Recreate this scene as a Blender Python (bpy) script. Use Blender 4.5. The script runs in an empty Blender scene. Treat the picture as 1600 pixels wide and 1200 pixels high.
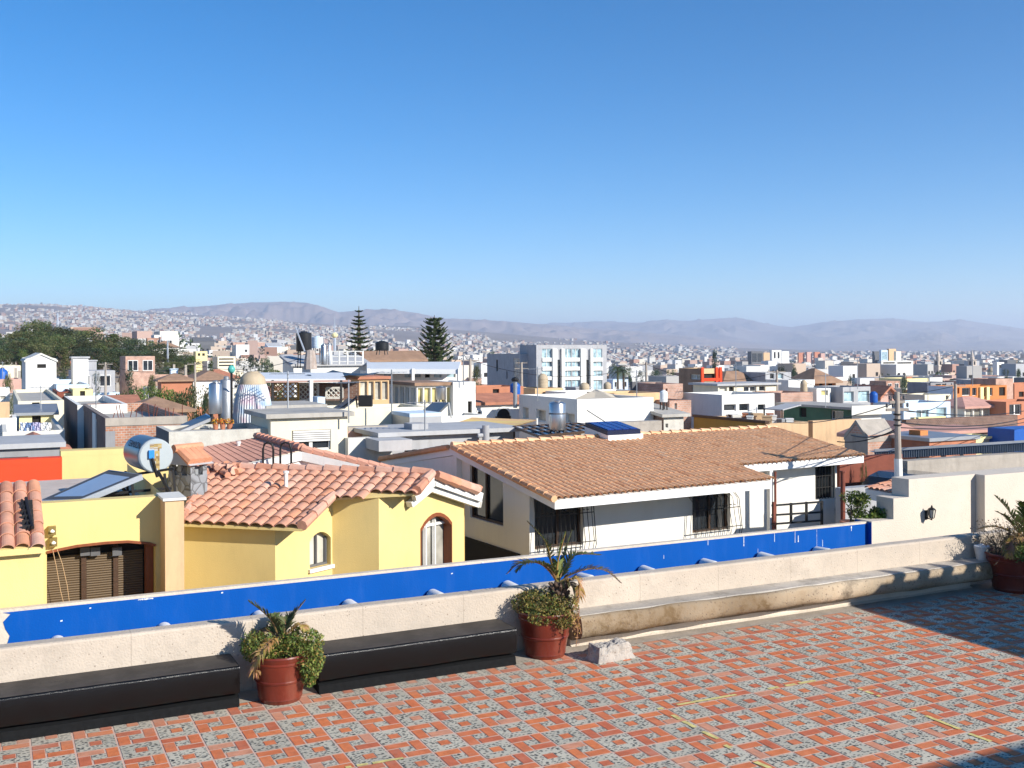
HAZE_D = .000125
SUN_EL, SUN_DIR = 26.0, (.5, -.866)
SKY_S, SKY_AIR, SKY_DUST, SKY_OZ = .086, 1.0, .0, 3.0
SUN_E, EXPO = 3.75, .95
SKY_SAT = 1.38
import bpy, math, random
from mathutils import Vector, Matrix, noise as mnoise
from mathutils.geometry import tessellate_polygon
R = random.Random(7)
SC = bpy.context.scene
COL = SC.collection
PI = math.pi

# ------------------------------------------------------------------ camera geometry (surveyed from the tile grid)
F, HY, HC = 1640.0, 545.0, 4.0
TH = math.radians(26.2); CT, ST = math.cos(TH), math.sin(TH)
ROLL = 0.0040
def ray(px, py):
    x, y = px-800.0, HY-py
    cr, sr = math.cos(ROLL), math.sin(ROLL)
    a, b = (x*cr+y*sr)/F, (-x*sr+y*cr)/F
    return Vector((a*CT+ST, -a*ST+CT, b))
O = Vector((0, 0, HC))
def at(px, py, d): return O+ray(px, py)*d
def hit(px, py, p, n):
    r = ray(px, py); n = Vector(n)
    return O+r*((Vector(p)-O).dot(n)/r.dot(n))
def on_z(px, py, z): return hit(px, py, (0, 0, z), (0, 0, 1))
def on_v(px, py, v): return hit(px, py, (0, v, 0), (0, 1, 0))
def camdir(x, y):
    l = math.hypot(x, y); x, y = x/l, y/l
    return Vector((x*CT+y*ST, -x*ST+y*CT, 0))
def dep(p): return p[0]*ST+p[1]*CT
def pxof(p):
    d = dep(p); return 800+F*(p[0]*CT-p[1]*ST)/d

def lerp(a, b, t): return a+(b-a)*t
def interp(pts, x):
    if x <= pts[0][0]: return pts[0][1]
    for (x0, y0), (x1, y1) in zip(pts, pts[1:]):
        if x <= x1: return y0+(y1-y0)*(x-x0)/(x1-x0)
    return pts[-1][1]
GP = [(0, -2.6), (20, -2.6), (40, -3.6), (70, -5.2), (120, -7.6), (200, -10.5), (300, -13), (500, -16), (900, -19), (1800, -21), (30000, -24)]
def sstep(a, b, x): t = min(1, max(0, (x-a)/(b-a))); return t*t*(3-2*t)
def ground(p):
    d = math.hypot(p[0], p[1]); z = interp(GP, d)
    if d > 80:
        f = p[0]*ST+p[1]*CT; px = 800+F*(p[0]*CT-p[1]*ST)/f if f > 1 else 3000
        w = max((1-sstep(260, 430, px))*sstep(85, 165, d)*sstep(-900, -300, px)*.93, (1-sstep(520, 900, px))*sstep(240, 800, d)*sstep(-900, -300, px))
        z = lerp(z, -1.0, w); z += 3.0*(1-sstep(260, 430, px))*sstep(110, 165, d)*(1-sstep(230, 420, d))*sstep(-900, -300, px)
    return z

# ------------------------------------------------------------------ materials
MATS = {}
def nt(m):
    m.use_nodes = True; t = m.node_tree; return t, t.nodes, t.links
def lin(c):
    return tuple(((x/12.92) if x <= .04045 else ((x+.055)/1.055)**2.4) for x in c)
def mat(name, col, rough=.8, var=.12, scale=3.0, bump=.15, bscale=None, metal=0.0, spec=.3, dirt=0.0, dirtcol=(.10, .085, .07), coat=0.0, stretch=None):
    """plain surface with two scales of tonal variation, optional streaky dirt, and bump"""
    if name in MATS: return MATS[name]
    m = bpy.data.materials.new(name); t, N, L = nt(m)
    b = N['Principled BSDF']; b.inputs['Roughness'].default_value = rough; b.inputs['Metallic'].default_value = metal
    b.inputs['Specular IOR Level'].default_value = spec; b.inputs['Coat Weight'].default_value = coat
    tc = N.new('ShaderNodeTexCoord'); src = tc.outputs['Object']
    if stretch:
        mp = N.new('ShaderNodeMapping'); mp.inputs['Scale'].default_value = stretch; L.new(src, mp.inputs[0]); src = mp.outputs[0]
    n1 = N.new('ShaderNodeTexNoise'); n1.inputs['Scale'].default_value = scale; n1.inputs['Detail'].default_value = 6; n1.inputs['Roughness'].default_value = .65
    L.new(src, n1.inputs['Vector'])
    mr = N.new('ShaderNodeMapRange'); mr.inputs[1].default_value = .3; mr.inputs[2].default_value = .7
    mr.inputs[3].default_value = 1-var; mr.inputs[4].default_value = 1+var*.6; L.new(n1.outputs[0], mr.inputs[0])
    mx = N.new('ShaderNodeMix'); mx.data_type = 'RGBA'; mx.blend_type = 'MULTIPLY'; mx.inputs[0].default_value = 1
    mx.inputs[6].default_value = (*col, 1); L.new(mr.outputs[0], mx.inputs[7]); out = mx.outputs[2]
    if dirt > 0:
        mp = N.new('ShaderNodeMapping'); mp.inputs['Scale'].default_value = (1.6, 1.6, .35); L.new(tc.outputs['Object'], mp.inputs[0])
        n2 = N.new('ShaderNodeTexNoise'); n2.inputs['Scale'].default_value = 1.7; n2.inputs['Detail'].default_value = 8; n2.inputs['Roughness'].default_value = .7
        L.new(mp.outputs[0], n2.inputs['Vector'])
        r2 = N.new('ShaderNodeMapRange'); r2.inputs[1].default_value = .5; r2.inputs[2].default_value = .75; r2.inputs[3].default_value = 0; r2.inputs[4].default_value = dirt
        L.new(n2.outputs[0], r2.inputs[0])
        m2 = N.new('ShaderNodeMix'); m2.data_type = 'RGBA'; L.new(r2.outputs[0], m2.inputs[0]); L.new(out, m2.inputs[6]); m2.inputs[7].default_value = (*dirtcol, 1)
        out = m2.outputs[2]
    L.new(out, b.inputs['Base Color'])
    if bump > 0:
        n3 = N.new('ShaderNodeTexNoise'); n3.inputs['Scale'].default_value = bscale or scale*8; n3.inputs['Detail'].default_value = 5
        L.new(src, n3.inputs['Vector'])
        bp = N.new('ShaderNodeBump'); bp.inputs['Strength'].default_value = bump; bp.inputs['Distance'].default_value = .02
        L.new(n3.outputs[0], bp.inputs['Height']); L.new(bp.outputs[0], b.inputs['Normal'])
    MATS[name] = m; return m

def pitted(name, col, pit=(.16, .11, .08), vs=26.0, thr=.10, var=.18, stain=.25, staincol=(.16, .12, .085), joint=None, st0=.5):
    """volcanic stone: pale, pitted with small dark holes, stained in patches"""
    m = bpy.data.materials.new(name); t, N, L = nt(m); b = N['Principled BSDF']; b.inputs['Roughness'].default_value = .9; b.inputs['Specular IOR Level'].default_value = .15
    tc = N.new('ShaderNodeTexCoord')
    n1 = N.new('ShaderNodeTexNoise'); n1.inputs['Scale'].default_value = 2.2; n1.inputs['Detail'].default_value = 9; n1.inputs['Roughness'].default_value = .75; L.new(tc.outputs['Object'], n1.inputs['Vector'])
    mr = N.new('ShaderNodeMapRange'); mr.inputs[1].default_value = .3; mr.inputs[2].default_value = .7; mr.inputs[3].default_value = 1-var; mr.inputs[4].default_value = 1+var*.5; L.new(n1.outputs[0], mr.inputs[0])
    mx = N.new('ShaderNodeMix'); mx.data_type = 'RGBA'; mx.blend_type = 'MULTIPLY'; mx.inputs[0].default_value = 1; mx.inputs[6].default_value = (*col, 1); L.new(mr.outputs[0], mx.inputs[7])
    n2 = N.new('ShaderNodeTexNoise'); n2.inputs['Scale'].default_value = 1.1; n2.inputs['Detail'].default_value = 10; n2.inputs['Roughness'].default_value = .72; L.new(tc.outputs['Object'], n2.inputs['Vector'])
    r2 = N.new('ShaderNodeMapRange'); r2.inputs[1].default_value = st0; r2.inputs[2].default_value = st0+.2; r2.inputs[3].default_value = 0; r2.inputs[4].default_value = stain; L.new(n2.outputs[0], r2.inputs[0])
    m2 = N.new('ShaderNodeMix'); m2.data_type = 'RGBA'; L.new(r2.outputs[0], m2.inputs[0]); L.new(mx.outputs[2], m2.inputs[6]); m2.inputs[7].default_value = (*staincol, 1)
    v = N.new('ShaderNodeTexVoronoi'); v.inputs['Scale'].default_value = vs; L.new(tc.outputs['Object'], v.inputs['Vector'])
    # only some cells carry a pit
    sep = N.new('ShaderNodeSeparateColor'); L.new(v.outputs['Color'], sep.inputs[0])
    th = N.new('ShaderNodeMapRange'); th.inputs[1].default_value = .72; th.inputs[2].default_value = 1; th.inputs[3].default_value = 0; th.inputs[4].default_value = thr*4; L.new(sep.outputs[0], th.inputs[0])
    lt = N.new('ShaderNodeMath'); lt.operation = 'LESS_THAN'; L.new(v.outputs['Distance'], lt.inputs[0]); L.new(th.outputs[0], lt.inputs[1])
    fm = N.new('ShaderNodeMath'); fm.operation = 'MULTIPLY'; fm.inputs[1].default_value = .6; L.new(lt.outputs[0], fm.inputs[0])
    m3 = N.new('ShaderNodeMix'); m3.data_type = 'RGBA'; L.new(fm.outputs[0], m3.inputs[0]); L.new(m2.outputs[2], m3.inputs[6]); m3.inputs[7].default_value = (*pit, 1)
    out = m3.outputs[2]
    if joint:
        sx = N.new('ShaderNodeSeparateXYZ'); L.new(tc.outputs['Object'], sx.inputs[0])
        md = N.new('ShaderNodeMath'); md.operation = 'PINGPONG'; md.inputs[1].default_value = joint/2; L.new(sx.outputs[0], md.inputs[0])
        l2 = N.new('ShaderNodeMath'); l2.operation = 'LESS_THAN'; l2.inputs[1].default_value = .006; L.new(md.outputs[0], l2.inputs[0])
        f2 = N.new('ShaderNodeMath'); f2.operation = 'MULTIPLY'; f2.inputs[1].default_value = .3; L.new(l2.outputs[0], f2.inputs[0])
        m4 = N.new('ShaderNodeMix'); m4.data_type = 'RGBA'; L.new(f2.outputs[0], m4.inputs[0]); L.new(out, m4.inputs[6]); m4.inputs[7].default_value = (.2, .15, .11, 1); out = m4.outputs[2]
    L.new(out, b.inputs['Base Color'])
    n3 = N.new('ShaderNodeTexNoise'); n3.inputs['Scale'].default_value = 40; n3.inputs['Detail'].default_value = 6; L.new(tc.outputs['Object'], n3.inputs['Vector'])
    sb = N.new('ShaderNodeMath'); sb.operation = 'SUBTRACT'; L.new(n3.outputs[0], sb.inputs[0]); L.new(lt.outputs[0], sb.inputs[1])
    bp = N.new('ShaderNodeBump'); bp.inputs['Strength'].default_value = .5; bp.inputs['Distance'].default_value = .015; L.new(sb.outputs[0], bp.inputs['Height']); L.new(bp.outputs[0], b.inputs['Normal'])
    MATS[name] = m; return m

def pebbles():
    m = bpy.data.materials.new('pebble_cement'); t, N, L = nt(m); b = N['Principled BSDF']; b.inputs['Roughness'].default_value = .8
    tc = N.new('ShaderNodeTexCoord'); mp = N.new('ShaderNodeMapping'); mp.inputs['Scale'].default_value = (.62, 1.15, 1); L.new(tc.outputs['Object'], mp.inputs[0])
    v = N.new('ShaderNodeTexVoronoi'); v.inputs['Scale'].default_value = 36; v.inputs['Randomness'].default_value = .8; L.new(mp.outputs[0], v.inputs['Vector'])
    sep = N.new('ShaderNodeSeparateColor'); L.new(v.outputs['Color'], sep.inputs[0])
    th = N.new('ShaderNodeMapRange'); th.inputs[3].default_value = .30; th.inputs[4].default_value = .47; L.new(sep.outputs[1], th.inputs[0])
    lt = N.new('ShaderNodeMath'); lt.operation = 'LESS_THAN'; L.new(v.outputs['Distance'], lt.inputs[0]); L.new(th.outputs[0], lt.inputs[1])
    cr = N.new('ShaderNodeValToRGB'); cr.color_ramp.elements[0].color = (.034, .036, .034, 1); cr.color_ramp.elements[1].color = (.27, .27, .235, 1); L.new(sep.outputs[0], cr.inputs[0])
    cr.color_ramp.elements[0].position = .55
    n = N.new('ShaderNodeTexNoise'); n.inputs['Scale'].default_value = 1.4; n.inputs['Detail'].default_value = 8; L.new(tc.outputs['Object'], n.inputs['Vector'])
    mr = N.new('ShaderNodeMapRange'); mr.inputs[1].default_value = .3; mr.inputs[2].default_value = .7; mr.inputs[3].default_value = .8; mr.inputs[4].default_value = 1.12; L.new(n.outputs[0], mr.inputs[0])
    mc = N.new('ShaderNodeMix'); mc.data_type = 'RGBA'; mc.blend_type = 'MULTIPLY'; mc.inputs[0].default_value = 1; mc.inputs[6].default_value = (.53, .475, .36, 1); L.new(mr.outputs[0], mc.inputs[7])
    m3 = N.new('ShaderNodeMix'); m3.data_type = 'RGBA'; L.new(lt.outputs[0], m3.inputs[0]); L.new(mc.outputs[2], m3.inputs[6]); L.new(cr.outputs[0], m3.inputs[7])
    L.new(m3.outputs[2], b.inputs['Base Color'])
    return m

def add_dust(m, y0=11.35, y1=12.15, col=(.46, .38, .30)):
    """pale dust gathered along the foot of the benches, and worn greyish paths over the floor"""
    t, N, L = m.node_tree, m.node_tree.nodes, m.node_tree.links; b = N['Principled BSDF']; src = b.inputs['Base Color'].links[0].from_socket
    tc = N.new('ShaderNodeTexCoord'); sx = N.new('ShaderNodeSeparateXYZ'); L.new(tc.outputs['Object'], sx.inputs[0])
    n = N.new('ShaderNodeTexNoise'); n.inputs['Scale'].default_value = 1.1; n.inputs['Detail'].default_value = 9; n.inputs['Roughness'].default_value = .7; L.new(tc.outputs['Object'], n.inputs['Vector'])
    a = N.new('ShaderNodeMapRange'); a.inputs[1].default_value = y0; a.inputs[2].default_value = y1; L.new(sx.outputs[1], a.inputs[0])
    c = N.new('ShaderNodeMapRange'); c.inputs[1].default_value = .35; c.inputs[2].default_value = .6; L.new(n.outputs[0], c.inputs[0])
    mu = N.new('ShaderNodeMath'); mu.operation = 'MULTIPLY'; L.new(a.outputs[0], mu.inputs[0]); L.new(c.outputs[0], mu.inputs[1])
    d = N.new('ShaderNodeMapRange'); d.inputs[1].default_value = .56; d.inputs[2].default_value = .74; d.inputs[4].default_value = .38; L.new(n.outputs[0], d.inputs[0])
    mm = N.new('ShaderNodeMath'); mm.operation = 'MAXIMUM'; L.new(mu.outputs[0], mm.inputs[0]); L.new(d.outputs[0], mm.inputs[1])
    sc = N.new('ShaderNodeMath'); sc.operation = 'MULTIPLY'; sc.inputs[1].default_value = .75; L.new(mm.outputs[0], sc.inputs[0])
    mx = N.new('ShaderNodeMix'); mx.data_type = 'RGBA'; L.new(sc.outputs[0], mx.inputs[0]); L.new(src, mx.inputs[6]); mx.inputs[7].default_value = (*col, 1); L.new(mx.outputs[2], b.inputs['Base Color'])
def brickmat(name, c1, c2, mortar, scale=4.5, rot90=False):
    m = bpy.data.materials.new(name); t, N, L = nt(m); b = N['Principled BSDF']; b.inputs['Roughness'].default_value = .9
    tc = N.new('ShaderNodeTexCoord'); sx = N.new('ShaderNodeSeparateXYZ'); L.new(tc.outputs['Object'], sx.inputs[0])
    ad = N.new('ShaderNodeMath'); L.new(sx.outputs[0], ad.inputs[0]); L.new(sx.outputs[1], ad.inputs[1])
    cb = N.new('ShaderNodeCombineXYZ'); L.new(ad.outputs[0], cb.inputs[0]); L.new(sx.outputs[2], cb.inputs[1])
    br = N.new('ShaderNodeTexBrick'); br.inputs['Scale'].default_value = scale; br.inputs['Color1'].default_value = (*c1, 1); br.inputs['Color2'].default_value = (*c2, 1); br.inputs['Mortar'].default_value = (*mortar, 1)
    br.inputs['Mortar Size'].default_value = .03; L.new(cb.outputs[0], br.inputs['Vector'])
    n = N.new('ShaderNodeTexNoise'); n.inputs['Scale'].default_value = 1.5; n.inputs['Detail'].default_value = 8; L.new(tc.outputs['Object'], n.inputs['Vector'])
    mr = N.new('ShaderNodeMapRange'); mr.inputs[1].default_value = .3; mr.inputs[2].default_value = .7; mr.inputs[3].default_value = .7; mr.inputs[4].default_value = 1.2; L.new(n.outputs[0], mr.inputs[0])
    mx = N.new('ShaderNodeMix'); mx.data_type = 'RGBA'; mx.blend_type = 'MULTIPLY'; mx.inputs[0].default_value = 1; L.new(br.outputs[0], mx.inputs[6]); L.new(mr.outputs[0], mx.inputs[7])
    L.new(mx.outputs[2], b.inputs['Base Color'])
    bp = N.new('ShaderNodeBump'); bp.inputs['Strength'].default_value = .4; bp.inputs['Distance'].default_value = .02; L.new(br.outputs['Fac'], bp.inputs['Height']); bp.invert = True; L.new(bp.outputs[0], b.inputs['Normal'])
    MATS[name] = m; return m

def leafmat(name, col, rough=.55):
    m = bpy.data.materials.new(name); t, N, L = nt(m); b = N['Principled BSDF']; b.inputs['Base Color'].default_value = (*col, 1); b.inputs['Roughness'].default_value = rough
    b.inputs['Specular IOR Level'].default_value = .3
    oi = N.new('ShaderNodeObjectInfo'); hs = N.new('ShaderNodeHueSaturation'); hs.inputs['Color'].default_value = (*col, 1)
    mr = N.new('ShaderNodeMapRange'); mr.inputs[3].default_value = .62; mr.inputs[4].default_value = 1.75; L.new(oi.outputs['Random'], mr.inputs[0]); L.new(mr.outputs[0], hs.inputs['Value'])
    tc = N.new('ShaderNodeTexCoord'); n = N.new('ShaderNodeTexNoise'); n.inputs['Scale'].default_value = 6; L.new(tc.outputs['Object'], n.inputs['Vector'])
    m2 = N.new('ShaderNodeMapRange'); m2.inputs[1].default_value = .3; m2.inputs[2].default_value = .7; m2.inputs[3].default_value = .46; m2.inputs[4].default_value = .53; L.new(n.outputs[0], m2.inputs[0]); L.new(m2.outputs[0], hs.inputs['Hue'])
    L.new(hs.outputs[0], b.inputs['Base Color'])
    tr = N.new('ShaderNodeBsdfTranslucent'); L.new(hs.outputs[0], tr.inputs[0]); ms = N.new('ShaderNodeMixShader'); ms.inputs[0].default_value = .25
    L.new(b.outputs[0], ms.inputs[1]); L.new(tr.outputs[0], ms.inputs[2]); L.new(ms.outputs[0], N['Material Output'].inputs[0])
    MATS[name] = m; return m

def glassmat(name, col, rough=.05, spec=.8):
    m = bpy.data.materials.new(name); t, N, L = nt(m); b = N['Principled BSDF']; b.inputs['Roughness'].default_value = rough; b.inputs['Specular IOR Level'].default_value = spec
    tc = N.new('ShaderNodeTexCoord'); n = N.new('ShaderNodeTexNoise'); n.inputs['Scale'].default_value = 1.3; n.inputs['Detail'].default_value = 3; L.new(tc.outputs['Object'], n.inputs['Vector'])
    mr = N.new('ShaderNodeMapRange'); mr.inputs[1].default_value = .35; mr.inputs[2].default_value = .65; mr.inputs[3].default_value = .55; mr.inputs[4].default_value = 1.5; L.new(n.outputs[0], mr.inputs[0])
    mx = N.new('ShaderNodeMix'); mx.data_type = 'RGBA'; mx.blend_type = 'MULTIPLY'; mx.inputs[0].default_value = 1; mx.inputs[6].default_value = (*col, 1); L.new(mr.outputs[0], mx.inputs[7]); L.new(mx.outputs[2], b.inputs['Base Color'])
    MATS[name] = m; return m

M = {}
M['white'] = mat('white_plaster', (.80, .78, .72), var=.06, scale=1.2, dirt=.26, dirtcol=(.42, .38, .32))
M['offwhite'] = mat('offwhite_plaster', (.72, .69, .61), var=.08, scale=1.2, dirt=.4, dirtcol=(.36, .32, .26))
M['oldwhite'] = mat('flaking_whitewash', (.58, .55, .48), var=.2, scale=2.0, dirt=.5, dirtcol=(.34, .27, .21), bump=.4)
M['cream'] = mat('cream_plaster', (.80, .72, .54), var=.06, scale=1.2, dirt=.3, dirtcol=(.45, .38, .28))
M['paleyellow'] = mat('pale_yellow_plaster', (.84, .72, .36), var=.05, scale=.9, dirt=.08, dirtcol=(.5, .4, .2))
M['yellow'] = mat('yellow_plaster', (.76, .58, .24), var=.07, scale=.8, dirt=.22, dirtcol=(.46, .34, .15), bump=.2, bscale=60)
M['peach'] = mat('peach_plaster', (.70, .46, .25), var=.06, scale=1.0, dirt=.3)
M['tan'] = mat('tan_plaster', (.62, .42, .24), var=.08, scale=1.0, dirt=.4)
M['mustard'] = mat('mustard_plaster', (.46, .27, .06), var=.1, scale=1.0, dirt=.2)
M['orange'] = mat('orange_plaster', (.60, .22, .07), var=.1, scale=1.0, dirt=.35)
M['terracotta'] = mat('terracotta_plaster', (.50, .20, .11), var=.1, scale=1.0, dirt=.25)
M['pink'] = mat('pink_plaster', (.58, .36, .29), var=.1, scale=1.0, dirt=.2)
M['red'] = mat('bright_red_paint', (.78, .07, .02), var=.07, scale=1.0, dirt=.06)
M['green'] = mat('dark_green_paint', (.075, .17, .115), var=.2, scale=1.4, dirt=.3)
M['bluewash'] = mat('light_blue_plaster', (.58, .70, .80), var=.06, scale=1.0, dirt=.1, dirtcol=(.4, .42, .44))
M['grey'] = mat('grey_render', (.30, .30, .305), var=.12, scale=1.2, dirt=.25)
M['lgrey'] = mat('light_grey_render', (.42, .42, .425), var=.1, scale=1.2, dirt=.4)
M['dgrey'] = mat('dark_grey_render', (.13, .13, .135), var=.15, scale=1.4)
M['slab'] = mat('rooftop_screed', (.46, .43, .38), var=.18, scale=1.0, dirt=.35)
M['slabwhite'] = mat('pale_roof_slab', (.45, .45, .45), var=.12, scale=1.0, dirt=.2)
M['brownroof'] = mat('brown_roof_tiles_far', (.34, .21, .135), var=.25, scale=2.0, dirt=.2, stretch=(1, 1, 1))
M['redroof'] = mat('red_roof_tiles_far', (.48, .20, .12), var=.25, scale=2.2, dirt=.25)
M['pinkroof'] = mat('faded_pink_roofing', (.60, .33, .26), var=.2, scale=1.2, dirt=.25)
M['brick'] = brickmat('raw_brick', (.52, .25, .15), (.40, .17, .10), (.46, .40, .34), 3.2)
M['pinkbrick'] = brickmat('pale_brick', (.56, .32, .23), (.48, .25, .17), (.50, .42, .35), 3.0)
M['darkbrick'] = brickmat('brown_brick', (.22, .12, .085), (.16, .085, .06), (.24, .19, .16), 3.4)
M['darkwood'] = mat('dark_brown_wood', (.075, .040, .022), var=.3, scale=3, rough=.5, stretch=(1, 1, 8))
M['redwood'] = mat('red_brown_wood', (.25, .075, .03), var=.2, scale=4, rough=.45, stretch=(6, 6, 1))
M['lattice'] = mat('golden_wood', (.58, .30, .07), var=.15, scale=3, rough=.6)
M['steel'] = mat('brushed_steel', (.50, .50, .50), rough=.28, metal=.9, var=.06, scale=4, bump=.02, stretch=(20, 20, 1))
M['galv'] = mat('galvanised_sheet', (.36, .375, .39), rough=.45, metal=.6, var=.12, scale=2, bump=.05)
M['alu'] = mat('aluminium', (.70, .71, .72), rough=.35, metal=.7, var=.05, bump=.02)
M['black'] = mat('black_metal', (.018, .017, .017), rough=.5, var=.2, bump=.05)
M['blackplastic'] = mat('black_plastic', (.02, .021, .023), rough=.4, var=.1, bump=.03)
M['bluetank'] = mat('blue_plastic', (.02, .11, .42), rough=.4, var=.08, bump=.03)
M['beigetank'] = mat('beige_tank', (.50, .40, .27), rough=.7, var=.12, scale=1.5, dirt=.25)
M['whiteplastic'] = mat('white_plastic', (.78, .78, .76), rough=.45, var=.06, bump=.03)
M['concrete'] = mat('weathered_concrete', (.42, .37, .31), var=.2, scale=1.5, dirt=.35, bump=.3)
M['pole'] = mat('pole_concrete', (.40, .34, .28), var=.15, scale=2, dirt=.3)
M['asphalt'] = mat('asphalt', (.06, .058, .055), var=.25, scale=.6, bump=.3)
M['rust'] = mat('rust_painted_steel', (.22, .065, .04), var=.2, scale=3)
M['dryearth'] = mat('dry_earth', (.36, .28, .20), var=.25, scale=.02, bump=.2, dirt=0)
M['trunk'] = mat('bark', (.12, .09, .065), var=.3, scale=6, bump=.5)
M['g1'] = leafmat('leaf_mid_green', (.075, .108, .034))
M['g2'] = leafmat('leaf_dark_green', (.042, .066, .027))
M['g3'] = leafmat('leaf_olive', (.115, .118, .045))
M['g4'] = leafmat('leaf_bright_green', (.105, .16, .028))
M['g5'] = leafmat('leaf_yellowing', (.30, .21, .055))
M['g6'] = leafmat('leaf_dry', (.36, .22, .10))
M['g7'] = leafmat('frond_green', (.10, .135, .04))
M['g8'] = leafmat('leaf_dusty_blue_green', (.060, .085, .052))
M['glass'] = glassmat('dark_window_glass', (.025, .03, .035))
M['glassblue'] = glassmat('pale_blue_glass', (.30, .42, .46), .12)
M['glasspale'] = glassmat('curtained_glass', (.42, .40, .34), .2, .5)
M['glassyellow'] = glassmat('yellowed_glass_panels', (.50, .42, .18), .3, .5)
M['frame'] = mat('white_window_frame', (.75, .73, .68), var=.05, bump=0)
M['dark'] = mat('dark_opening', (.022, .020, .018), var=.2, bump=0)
M['solar'] = mat('collector_glass', (.09, .10, .11), rough=.3, var=.06, spec=.35, bump=0)
M['solarblue'] = mat('blue_solar_cells', (.016, .04, .23), rough=.12, var=.15, scale=5, spec=.7, bump=0)
M['pvc'] = mat('white_pipe', (.78, .76, .70), rough=.5, var=.06, bump=.03, dirt=.1)

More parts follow.
